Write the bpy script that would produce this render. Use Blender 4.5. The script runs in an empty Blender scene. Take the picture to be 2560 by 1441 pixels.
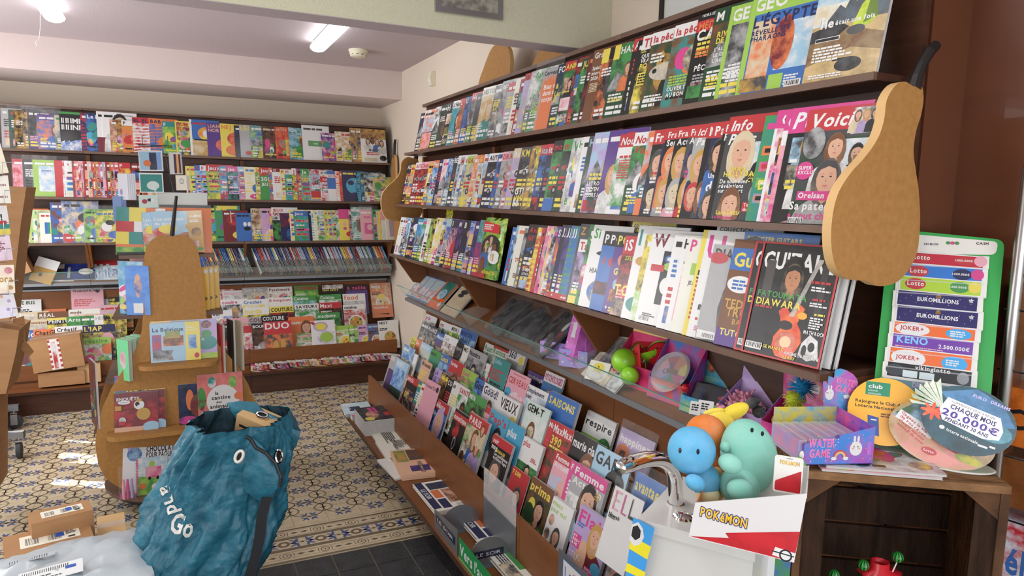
import bpy, math, random, time
from mathutils import Vector, Matrix, noise
from mathutils.bvhtree import BVHTree
from mathutils.geometry import tessellate_polygon
T0=time.time()
C=bpy.context.scene.collection
scene=bpy.context.scene
PI=math.pi
# ---------------------------------------------------------------- camera
F=1733.0; CX,CY=1280.0,720.5; HC=1.65
RW=((0.90129347,-0.03871578,0.43147557),(-0.43281579,-0.12290481,0.89306489),(0.01845471,-0.991663,-0.1275301))
cam=bpy.data.cameras.new('camera'); cam.lens=F/2560*36; cam.sensor_width=36; cam.clip_start=.02
cam_ob=bpy.data.objects.new('camera',cam); C.objects.link(cam_ob)
M=Matrix(((RW[0][0],-RW[0][1],-RW[0][2],0),(RW[1][0],-RW[1][1],-RW[1][2],0),(RW[2][0],-RW[2][1],-RW[2][2],HC),(0,0,0,1)))
cam_ob.matrix_world=M; scene.camera=cam_ob
# ---------------------------------------------------------------- world, sun, area lights, exposure
world=bpy.data.worlds.new('world'); scene.world=world; world.use_nodes=True
wn=world.node_tree; bg=wn.nodes['Background']; bg.inputs[0].default_value=(.80,.88,1,1); bg.inputs[1].default_value=1.2
def light(name,kind,loc,rot,power,color=(1,1,1),**kw):
    l=bpy.data.lights.new(name,kind); l.energy=power; l.color=color
    for k,v in kw.items(): setattr(l,k,v)
    o=bpy.data.objects.new(name,l); C.objects.link(o); o.location=loc; o.rotation_euler=rot; return o
sun=light('sun','SUN',(-4,8,4),(0,0,0),30,(1,.95,.86),angle=.009)
SUND=Vector((.80,-.50,-.46)).normalized()
sun.rotation_euler=SUND.to_track_quat('-Z','Y').to_euler()
# daylight from the shop window behind the camera, then added fill lights
light('shop_window_daylight','AREA',(.0,-1.42,1.55),(PI/2,0,0),54,(.97,.985,1),shape='RECTANGLE',size=3.2,size_y=2.0)
light('side_window_daylight','AREA',(-1.93,2.6,1.5),(0,-PI/2,0),34,(.97,.985,1),shape='RECTANGLE',size=1.9,size_y=2.4)  # added fill from the left, the wall behind it has no window
light('rear_side_window_daylight','AREA',(-1.93,5.0,1.55),(0,-PI/2,0),62,(.97,.985,1),shape='RECTANGLE',size=1.7,size_y=1.6)  # added to lift the far end of the room, no window there
light('front_ceiling_lamp','AREA',(.1,1.2,2.9),(0,0,0),26,(1,.99,.96),shape='RECTANGLE',size=.14,size_y=1.3)  # unseen overhead light, added to even out the brightness
scene.view_settings.view_transform='Standard'; scene.view_settings.look='None'
scene.view_settings.exposure=.02; scene.view_settings.gamma=1; scene.view_settings.use_curve_mapping=False
# ---------------------------------------------------------------- pixel -> place
def ray(px,py):
    a,b=(px-CX)/F,(py-CY)/F
    return Vector((RW[0][0]*a+RW[0][1]*b+RW[0][2],RW[1][0]*a+RW[1][1]*b+RW[1][2],RW[2][0]*a+RW[2][1]*b+RW[2][2]))
CAM=Vector((0,0,HC))
def onx(px,py,x): d=ray(px,py); return CAM+d*(x/d.x)
def ony(px,py,y): d=ray(px,py); return CAM+d*(y/d.y)
def onz(px,py,z): d=ray(px,py); return CAM+d*((z-HC)/d.z)
def dep(px,py,d): return CAM+ray(px,py)*d
def alongy(px,x,z):      # y of the point of the line (x,*,z) seen at column px
    a=(px-CX)/F; c0=[RW[0][0],RW[1][0],RW[2][0]]; c2=[RW[0][2],RW[1][2],RW[2][2]]
    k=[c0[i]-a*c2[i] for i in range(3)]
    return -(k[0]*x+k[2]*(z-HC))/k[1]
def alongx(px,y,z):
    a=(px-CX)/F; c0=[RW[0][0],RW[1][0],RW[2][0]]; c2=[RW[0][2],RW[1][2],RW[2][2]]
    k=[c0[i]-a*c2[i] for i in range(3)]
    return -(k[1]*y+k[2]*(z-HC))/k[0]
# ---------------------------------------------------------------- colours
def lin(c): return tuple((v/12.92 if v<=.04045 else ((v+.055)/1.055)**2.4) for v in c)
def hx(s): return lin(tuple(int(s[i:i+2],16)/255 for i in (0,2,4)))
PAL={'w':'eeeeec','k':'1a191c','r':'c8202a','o':'e8762c','y':'f2d422','g':'3a9a45','d':'1f4a2c','l':'9ccb3c','b':'2f6fc0','n':'20285a',
'c':'35a6cf','s':'9cc8e4','p':'f0a3b5','m':'dc2f8e','v':'5b3590','u':'b9a0d6','t':'1f8f8a','a':'a9aaac','h':'47484c','e':'d9c7a3','i':'f3ecd8',
'z':'7a4a28','f':'e0ab8c','q':'c9992f','x':'7c1c2b','j':'c9dfd6'}
NAMES={'w':'white','k':'black','r':'red','o':'orange','y':'yellow','g':'green','d':'dark green','l':'lime','b':'blue','n':'navy','c':'bright blue','s':'sky blue',
'p':'pink','m':'magenta','v':'violet','u':'lavender','t':'teal','a':'grey','h':'charcoal','e':'sand','i':'cream','z':'brown','f':'peach','q':'gold','x':'maroon','j':'pale green'}
def tone(c):
    l=.3*c[0]+.55*c[1]+.15*c[2]; return tuple(min(.70,(v*.86+l*.14)*.88+.006) for v in c)
PAL={k:tone(hx(v)) for k,v in PAL.items()}
def col(c): return PAL[c] if isinstance(c,str) and len(c)==1 else (hx(c) if isinstance(c,str) else c)
def mixc(a,b,t): return tuple(a[i]*(1-t)+b[i]*t for i in range(3))
# ---------------------------------------------------------------- materials
MATS={}
def nmat(name):
    m=bpy.data.materials.new(name); m.use_nodes=True; nt=m.node_tree; MATS[name]=m
    return m,nt,nt.nodes['Principled BSDF']
def plain(name,c,rough=.5,metal=0,noise_amt=0,nscale=8,bump=0,bscale=60,coat=0,stretch=None,spec=.5,c2=None,detail=4,trans=0,sheen=0):
    m,nt,b=nmat(name); c=col(c)
    b.inputs['Base Color'].default_value=(*c,1); b.inputs['Roughness'].default_value=rough; b.inputs['Metallic'].default_value=metal
    b.inputs['Coat Weight'].default_value=coat; b.inputs['Specular IOR Level'].default_value=spec
    if sheen: b.inputs['Sheen Weight'].default_value=sheen
    tc=nt.nodes.new('ShaderNodeTexCoord'); mp=nt.nodes.new('ShaderNodeMapping'); nt.links.new(tc.outputs['Object'],mp.inputs[0])
    if stretch: mp.inputs['Scale'].default_value=stretch
    if noise_amt or c2:
        n=nt.nodes.new('ShaderNodeTexNoise'); n.inputs['Scale'].default_value=nscale; n.inputs['Detail'].default_value=detail
        nt.links.new(mp.outputs[0],n.inputs['Vector'])
        r=nt.nodes.new('ShaderNodeValToRGB'); nt.links.new(n.outputs['Fac'],r.inputs[0])
        r.color_ramp.elements[0].position=.3; r.color_ramp.elements[1].position=.7
        ca=c; cb=col(c2) if c2 else tuple(v*(1-noise_amt) for v in c)
        r.color_ramp.elements[0].color=(*ca,1); r.color_ramp.elements[1].color=(*cb,1)
        nt.links.new(r.outputs[0],b.inputs['Base Color'])
    if bump:
        n2=nt.nodes.new('ShaderNodeTexNoise'); n2.inputs['Scale'].default_value=bscale; n2.inputs['Detail'].default_value=3
        nt.links.new(mp.outputs[0],n2.inputs['Vector'])
        bp=nt.nodes.new('ShaderNodeBump'); bp.inputs['Strength'].default_value=bump; bp.inputs['Distance'].default_value=.01
        nt.links.new(n2.outputs['Fac'],bp.inputs['Height']); nt.links.new(bp.outputs[0],b.inputs['Normal'])
    return m
def printed(name,rough=.32,coat=.25,bump=0):
    m,nt,b=nmat(name)
    a=nt.nodes.new('ShaderNodeAttribute'); a.attribute_name='Col'; a2=nt.nodes.new('ShaderNodeAttribute'); a2.attribute_name='Col2'
    tc=nt.nodes.new('ShaderNodeTexCoord'); oi=nt.nodes.new('ShaderNodeObjectInfo'); ad=nt.nodes.new('ShaderNodeVectorMath'); ad.operation='MULTIPLY_ADD'
    ad.inputs[1].default_value=(1,1,1)
    ml=nt.nodes.new('ShaderNodeMath'); ml.operation='MULTIPLY'; ml.inputs[1].default_value=37
    nt.links.new(oi.outputs['Random'],ml.inputs[0]); nt.links.new(tc.outputs['Object'],ad.inputs[0]); nt.links.new(ml.outputs[0],ad.inputs[2])
    n=nt.nodes.new('ShaderNodeTexNoise'); n.inputs['Scale'].default_value=22; n.inputs['Detail'].default_value=5; n.inputs['Roughness'].default_value=.62
    nt.links.new(ad.outputs[0],n.inputs['Vector'])
    r=nt.nodes.new('ShaderNodeMapRange'); r.inputs[1].default_value=.40; r.inputs[2].default_value=.62; nt.links.new(n.outputs['Fac'],r.inputs[0])
    mx=nt.nodes.new('ShaderNodeMix'); mx.data_type='RGBA'
    nt.links.new(r.outputs[0],mx.inputs[0]); nt.links.new(a.outputs['Color'],mx.inputs[6]); nt.links.new(a2.outputs['Color'],mx.inputs[7])
    nt.links.new(mx.outputs[2],b.inputs['Base Color'])
    b.inputs['Roughness'].default_value=rough; b.inputs['Coat Weight'].default_value=coat; b.inputs['Coat Roughness'].default_value=.12
    if bump:
        n2=nt.nodes.new('ShaderNodeTexNoise'); n2.inputs['Scale'].default_value=9; nt.links.new(ad.outputs[0],n2.inputs['Vector'])
        bp=nt.nodes.new('ShaderNodeBump'); bp.inputs['Strength'].default_value=bump; bp.inputs['Distance'].default_value=.02
        nt.links.new(n2.outputs['Fac'],bp.inputs['Height']); nt.links.new(bp.outputs[0],b.inputs['Normal'])
    return m
printed('print',.3,.2,.12); printed('matte_print',.62,0); printed('plush',.95,0); printed('foil',.16,.6,.9)
plain('pages','c9c6c2',.7,noise_amt=.25,nscale=90,stretch=(1,1,60))
plain('wood_dark','3f261b',.38,c2='4f3123',nscale=5,stretch=(1,1,9),spec=.35)
plain('wood_mid','744728',.42,c2='825231',nscale=4,stretch=(1,1,5),spec=.3)
plain('wood_edge','70574a',.42,c2='624a3e',nscale=7,spec=.35)
plain('mdf','b08149',.6,c2='a57640',nscale=60,detail=2,spec=.3)
plain('mdf_edge','d3ad78',.6,spec=.3)
plain('stem_black','1d1817',.5)
plain('wall_paint','ded0bf',.85,bump=.25,bscale=170)
plain('wall_pink','d8c8c4',.85,bump=.12,bscale=170)
plain('beam_paper','d6d2b8',.9,bump=.7,bscale=330)
plain('ceiling_paint','bcaeb2',.9,bump=.1,bscale=90)
plain('wall_wood','6c3f28',.32,c2='5a3220',nscale=2,stretch=(1,1,.5),coat=.25)
plain('metal','b5b6b8',.28,metal=1); plain('chrome','f2f2f4',.06,metal=1); plain('metal_grey','8d9197',.4,metal=.7); plain('wire','17171a',.4,metal=.3)
plain('cardboard','b58b63',.8,c2='ab8059',nscale=6,stretch=(1,1,6),spec=.2); plain('cardboard_light','d2ae7d',.75,noise_amt=.06,nscale=5,spec=.2)
plain('black_plastic','151517',.4); plain('rubber','3c3f44',.7); plain('white_plastic','dedcd6',.35); plain('cream_plastic','e6e0c8',.4)
plain('white_laminate','cfcfcc',.3,coat=.2); plain('old_wood','6e4d33',.8,c2='3b281d',nscale=9,stretch=(1,7,1),bump=.6,bscale=40,spec=.2)
plain('old_wood_dark','3e2b20',.85,c2='231811',nscale=7,stretch=(7,1,1),bump=.6,bscale=35,spec=.15)
plain('old_wood_top','9a7450',.8,c2='5d4029',nscale=10,stretch=(1,8,1),bump=.6,bscale=50,spec=.2)
plain('bag','2a7288',.5,c2='1d566a',nscale=14,bump=1.0,bscale=22,coat=.12,spec=.4,detail=6); plain('bag_dark','14333f',.7); plain('strap','16171d',.75)
plain('mailer','c6ced3',.3,c2='b4bfc6',nscale=5,bump=.6,bscale=9,coat=.3); plain('slate','3c3d3f',.55,c2='2a2b2c',nscale=18,bump=.3,bscale=60,spec=.5)
plain('grout','77705f',.9); plain('red_plastic','c51f2c',.35); plain('green_plastic','2f9f4a',.35); plain('rubber_green','8fd02f',.35,coat=.3)
plain('blue_fluff','1c86c0',.8)
m,nt,b=nmat('tube_light'); b.inputs['Emission Color'].default_value=(.95,.98,1,1); b.inputs['Emission Strength'].default_value=7
m,nt,b=nmat('glass'); b.inputs['Base Color'].default_value=(.80,.93,.88,1); b.inputs['Roughness'].default_value=.03; b.inputs['Alpha'].default_value=.16; b.inputs['Coat Weight'].default_value=.6
m,nt,b=nmat('glass_edge'); b.inputs['Base Color'].default_value=(.10,.30,.24,1); b.inputs['Roughness'].default_value=.1
m,nt,b=nmat('film'); b.inputs['Base Color'].default_value=(.92,.93,.95,1); b.inputs['Roughness'].default_value=.08; b.inputs['Alpha'].default_value=.07; b.inputs['Coat Weight'].default_value=1
_n=nt.nodes.new('ShaderNodeTexNoise'); _n.inputs['Scale'].default_value=24; _b=nt.nodes.new('ShaderNodeBump'); _b.inputs['Strength'].default_value=1; _b.inputs['Distance'].default_value=.02
_t=nt.nodes.new('ShaderNodeTexCoord'); nt.links.new(_t.outputs['Object'],_n.inputs['Vector']); nt.links.new(_n.outputs['Fac'],_b.inputs['Height']); nt.links.new(_b.outputs[0],b.inputs['Normal']); nt.links.new(_b.outputs[0],b.inputs['Coat Normal'])
m,nt,b=nmat('clear_plastic'); b.inputs['Base Color'].default_value=(.9,.92,.95,1); b.inputs['Roughness'].default_value=.08; b.inputs['Alpha'].default_value=.3; b.inputs['Coat Weight'].default_value=.6
# ---------------------------------------------------------------- glyphs (built-in font)
GL={}
def glyph(ch,bold):
    k=(ch,bold)
    if k in GL: return GL[k]
    cu=bpy.data.curves.new('g','FONT'); cu.body=ch; cu.size=1; cu.resolution_u=2; cu.offset=.028 if bold else 0
    ob=bpy.data.objects.new('g',cu); C.objects.link(ob)
    dg=bpy.context.evaluated_depsgraph_get(); ev=ob.evaluated_get(dg); me=ev.to_mesh()
    vs=[(v.co.x,v.co.y) for v in me.vertices]; fs=[tuple(p.vertices) for p in me.polygons]
    ev.to_mesh_clear(); bpy.data.objects.remove(ob); bpy.data.curves.remove(cu)
    if vs:
        x0=min(v[0] for v in vs); x1=max(v[0] for v in vs); vs=[(v[0]-x0,v[1]) for v in vs]; w=x1-x0+(.075 if not bold else .085)
    else: w=.28
    GL[k]=(vs,fs,w); return GL[k]
def twidth(s,bold): return sum(glyph(c,bold)[2] for c in s)
# ---------------------------------------------------------------- mesh builder
DZ=.00003
class MB:
    def __init__(self): self.v=[];self.f=[];self.c=[];self.c2=[];self.m=[];self.mats=[];self.cur=0;self.lay=0;self.tf=None;self.clip=None
    def mat(self,n):
        if n not in self.mats: self.mats.append(n)
        self.cur=self.mats.index(n); return self
    def add(self,vs,fs,c=(1,1,1),c2=None,tf=True):
        o=len(self.v)
        if self.tf is not None and tf: vs=[self.tf(*v) for v in vs]
        self.v.extend(vs); c=col(c); c2=col(c2) if c2 is not None else c
        for f in fs: self.f.append(tuple(i+o for i in f)); self.c.append(c); self.c2.append(c2); self.m.append(self.cur)
        return self
    def box(self,a,b,c=(1,1,1),c2=None,skip=''):
        x0,y0,z0=a;x1,y1,z1=b
        vs=[(x0,y0,z0),(x1,y0,z0),(x1,y1,z0),(x0,y1,z0),(x0,y0,z1),(x1,y0,z1),(x1,y1,z1),(x0,y1,z1)]
        fs={'b':(3,2,1,0),'t':(4,5,6,7),'f':(0,1,5,4),'r':(1,2,6,5),'k':(2,3,7,6),'l':(3,0,4,7)}
        return self.add(vs,[q for k,q in fs.items() if k not in skip],c,c2)
    def prism(self,pts,h,c=(1,1,1),c2=None,ax='z',side=None):  # polygon (2D) extruded from h0 to h1 along ax
        h0,h1=h; n=len(pts)
        P={'z':lambda p,h:(p[0],p[1],h),'y':lambda p,h:(p[0],h,p[1]),'x':lambda p,h:(h,p[0],p[1])}[ax]
        vs=[P(p,h0) for p in pts]+[P(p,h1) for p in pts]
        tr=tessellate_polygon([[Vector((p[0],p[1],0)) for p in pts]]) if n>8 else None
        self.add(vs,([t for t in tr]+[(t[0]+n,t[2]+n,t[1]+n) for t in tr]) if tr else [tuple(range(n))[::-1],tuple(range(n,2*n))],c,c2)
        if side: self.mat(side)
        return self.add(vs,[(i,(i+1)%n,n+(i+1)%n,n+i) for i in range(n)],c,c2)
    def hexa(self,p,c=(1,1,1),c2=None):  # 8 corner points, bottom 4 then top 4
        return self.add([tuple(q) for q in p],[(3,2,1,0),(4,5,6,7),(0,1,5,4),(1,2,6,5),(2,3,7,6),(3,0,4,7)],c,c2)
    def tube(self,pts,r,c=(1,1,1),n=8,closed=False):
        pts=[Vector(p) for p in pts]; vs=[]; m=len(pts); rr=r if isinstance(r,(list,tuple)) else [r]*m
        up=None
        for i,p in enumerate(pts):
            if closed: d=pts[(i+1)%m]-pts[i-1]
            else: d=pts[min(i+1,m-1)]-pts[max(i-1,0)]
            d.normalize()
            if up is None: up=Vector((0,0,1)) if abs(d.z)<.9 else Vector((1,0,0))
            a=d.cross(up).normalized(); b2=a.cross(d); up=b2
            for k in range(n):
                t=2*PI*k/n; vs.append(tuple(p+(a*math.cos(t)+b2*math.sin(t))*rr[i]))
        fs=[]
        for i in range(m if closed else m-1):
            j=(i+1)%m
            for k in range(n): fs.append((i*n+k,i*n+(k+1)%n,j*n+(k+1)%n,j*n+k))
        if not closed: fs+= [tuple(range(n))[::-1],tuple(range((m-1)*n,m*n))]
        return self.add(vs,fs,c)
    def lathe(self,prof,ctr,c=(1,1,1),n=24,axis='z',sx=1,sy=1,c2=None):
        vs=[];cx,cy,cz=ctr;m=len(prof)
        for r,h in prof:
            for k in range(n):
                t=2*PI*k/n; a,b2=r*math.cos(t)*sx,r*math.sin(t)*sy
                vs.append({'z':(cx+a,cy+b2,cz+h),'y':(cx+a,cy+h,cz+b2),'x':(cx+h,cy+a,cz+b2)}[axis])
        fs=[(i*n+k,i*n+(k+1)%n,(i+1)*n+(k+1)%n,(i+1)*n+k) for i in range(m-1) for k in range(n)]
        fs+=[tuple(range(n))[::-1],tuple(range((m-1)*n,m*n))]
        return self.add(vs,fs,c,c2)
    def ball(self,ctr,r,c=(1,1,1),n=20,m=12,c2=None,rot=None):
        if not isinstance(r,(list,tuple)): r=(r,r,r)
        vs=[]; ctr=Vector(ctr)
        for i in range(1,m):
            ph=PI*i/m
            for k in range(n):
                t=2*PI*k/n; q=Vector((r[0]*math.sin(ph)*math.cos(t),r[1]*math.sin(ph)*math.sin(t),r[2]*math.cos(ph)))
                if rot: q=rot@q
                vs.append(tuple(ctr+q))
        for s in (1,-1):
            q=Vector((0,0,s*r[2])); q=rot@q if rot else q; vs.append(tuple(ctr+q))
        fs=[(i*n+k,(i+1)*n+k,(i+1)*n+(k+1)%n,i*n+(k+1)%n) for i in range(m-2) for k in range(n)]
        N=(m-1)*n
        fs+=[(N,k,(k+1)%n) for k in range(n)]+[(N+1,(m-2)*n+(k+1)%n,(m-2)*n+k) for k in range(n)]
        return self.add(vs,fs,c,c2)
    # ---- flat print layers in the local XY plane, each a hair above the last
    def L(self): self.lay+=1; return self.lay*DZ
    def rect(self,x0,y0,x1,y1,c,c2=None):
        z=self.L(); x0,y0=self.cl((x0,y0)); x1,y1=self.cl((x1,y1)); return self.add([(x0,y0,z),(x1,y0,z),(x1,y1,z),(x0,y1,z)],[(0,1,2,3)],c,c2)
    def cl(self,p):
        if self.clip: return (min(max(p[0],0),self.clip[0]),min(max(p[1],0),self.clip[1]))
        return p
    def poly(self,pts,c,c2=None):
        z=self.L(); pts=[self.cl(p) for p in pts]; return self.add([(p[0],p[1],z) for p in pts],[tuple(range(len(pts)))],c,c2)
    def ell(self,x,y,rx,ry,c,c2=None,n=14,a=0): 
        ca,sa=math.cos(a),math.sin(a)
        return self.poly([(x+rx*math.cos(t)*ca-ry*math.sin(t)*sa,y+rx*math.cos(t)*sa+ry*math.sin(t)*ca) for t in [2*PI*k/n for k in range(n)]],c,c2)
    def ring(self,x,y,r0,r1,c,n=16,a0=0,a1=2*PI):
        z=self.L(); vs=[];N=n+1
        for k in range(N):
            t=a0+(a1-a0)*k/n; vs+= [(x+r0*math.cos(t),y+r0*math.sin(t),z),(x+r1*math.cos(t),y+r1*math.sin(t),z)]
        return self.add(vs,[(2*k,2*k+1,2*k+3,2*k+2) for k in range(n)],c)
    def text(self,s,x,y,h,c,bold=True,maxw=None,w=None,slant=0,a=0,stretch=1,center=False):
        sc=h/.72; sx=sc*stretch; tw=twidth(s,bold)*sx
        if w: sx*=w/max(tw,1e-6)
        elif maxw and tw>maxw: sx*=maxw/tw
        if center: x-=twidth(s,bold)*sx/2*math.cos(a); y-=twidth(s,bold)*sx/2*math.sin(a)
        z=self.L(); cx=0; ca,sa=math.cos(a),math.sin(a)
        for ch in s:
            vs,fs,wd=glyph(ch,bold)
            if vs:
                P=[((cx+v[0])*sx+v[1]*sc*slant,v[1]*sc) for v in vs]
                self.add([(*self.cl((x+p[0]*ca-p[1]*sa,y+p[0]*sa+p[1]*ca)),z) for p in P],fs,c)
            cx+=wd
        return self
    def build(self,name,parent=None,smooth=False,mw=None):
        me=bpy.data.meshes.new(name); me.from_pydata(self.v,[],self.f)
        for n in (self.mats or ['print']): me.materials.append(MATS[n])
        if len(self.mats)>1: me.polygons.foreach_set('material_index',self.m)
        if any(n in ('print','matte_print','plush','foil','floor_tile') for n in (self.mats or ['print'])):
            for an,cc in (('Col',self.c),('Col2',self.c2)):
                at=me.color_attributes.new(an,'FLOAT_COLOR','CORNER'); d=[]
                for p,q in zip(me.polygons,cc): d.extend((q[0],q[1],q[2],1.0)*p.loop_total)
                at.data.foreach_set('color',d)
        if smooth: me.polygons.foreach_set('use_smooth',[True]*len(me.polygons))
        me.update(); o=bpy.data.objects.new(name,me); C.objects.link(o)
        if mw is not None: o.matrix_world=mw
        if parent is not None:
            o.parent=parent
        return o
USED={}
def tag(o,label,cat,group=None,kind=None):
    k=0; base=label
    o['label']=label; o['category']=cat
    if group: o['group']=group
    if kind: o['kind']=kind
    return o
def struct(o): o['kind']='structure'; return o
def thing(name,label,cat,mw=None,group=None):
    o=bpy.data.objects.new(name,None); o.empty_display_size=.05; C.objects.link(o)
    if mw is not None: o.matrix_world=mw if isinstance(mw,Matrix) else Matrix.Translation(mw)
    return tag(o,label,cat,group)
def frame(o,x,y,z=None):   # matrix from origin, x axis, y axis (orthonormalised)
    x=Vector(x).normalized(); y=Vector(y); y=(y-x*x.dot(y)).normalized(); z=x.cross(y)
    return Matrix(((x.x,y.x,z.x,o[0]),(x.y,y.y,z.y,o[1]),(x.z,y.z,z.z,o[2]),(0,0,0,1)))

def onp(px,py,Q,N): d=ray(px,py); return CAM+d*((Vector(Q)-CAM).dot(Vector(N))/d.dot(Vector(N)))
# ---------------------------------------------------------------- printed covers
def person(mb,x,y,s,hair='z',skin='f',shirt='b',W=1,long=True):
    sk=col(skin); sh=mixc(sk,(.25,.09,.04),.3); c2=mixc(col(shirt),(.02,.02,.03),.35)
    mb.poly([(x-s*1.2,y-s*2.6),(x-s*1.12,y-s*1.5),(x-s*.95,y-s*1.12),(x-s*.6,y-s*.88),(x-s*.2,y-s*.7),(x+s*.2,y-s*.7),(x+s*.6,y-s*.88),(x+s*.95,y-s*1.12),(x+s*1.12,y-s*1.5),(x+s*1.2,y-s*2.6)],shirt,c2)
    if long: mb.ell(x,y-s*.2,s*.58,s*.92,hair,mixc(col(hair),(.5,.35,.2),.25))
    else: mb.ell(x,y+s*.14,s*.5,s*.58,hair)
    mb.poly([(x-s*.17,y-s*.4),(x+s*.17,y-s*.4),(x+s*.22,y-s*.8),(x,y-s*.98),(x-s*.22,y-s*.8)],sh)
    mb.ell(x,y-s*.05,s*.39,s*.56,sk,mixc(sk,sh,.35))
    mb.poly([(x-s*.42,y+s*.05),(x-s*.4,y+s*.42),(x-s*.12,y+s*.62),(x+s*.25,y+s*.58),(x+s*.42,y+s*.3),(x+s*.41,y+s*.02),(x+s*.3,y+s*.3),(x+s*.02,y+s*.4),(x-s*.28,y+s*.28)],hair)
    for d in (-1,1): mb.ell(x+d*s*.16,y+s*.02,s*.05,s*.028,'2a1c18',n=6); mb.poly([(x+d*s*.07,y+s*.1),(x+d*s*.16,y+s*.14),(x+d*s*.25,y+s*.1),(x+d*s*.16,y+s*.12)],mixc(col(hair),sh,.3))
    mb.poly([(x-s*.12,y-s*.3),(x,y-s*.28),(x+s*.12,y-s*.3),(x,y-s*.38)],mixc(sk,(.45,.05,.06),.55)); mb.poly([(x-s*.02,y-s*.02),(x+s*.06,y-s*.17),(x-s*.05,y-s*.18)],sh)
def bars(mb,x,y,w,n,c,h=.006,rng=random,gap=1.7):
    for i in range(n):
        cx=x; ww=w*rng.uniform(.6,1)
        while cx<x+ww-.002:
            l=min(rng.uniform(1.2,4)*h,x+ww-cx); mb.rect(cx,y-i*h*gap,cx+l,y-i*h*gap+h,c); cx+=l+h*.45
def barcode(mb,x,y,w,h,rng):
    mb.rect(x,y,x+w,y+h,'w'); cx=x+w*.06
    while cx<x+w*.94: l=rng.uniform(.02,.06)*w; mb.rect(cx,y+h*.2,cx+l,y+h*.9,'k'); cx+=l+rng.uniform(.03,.06)*w
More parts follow.
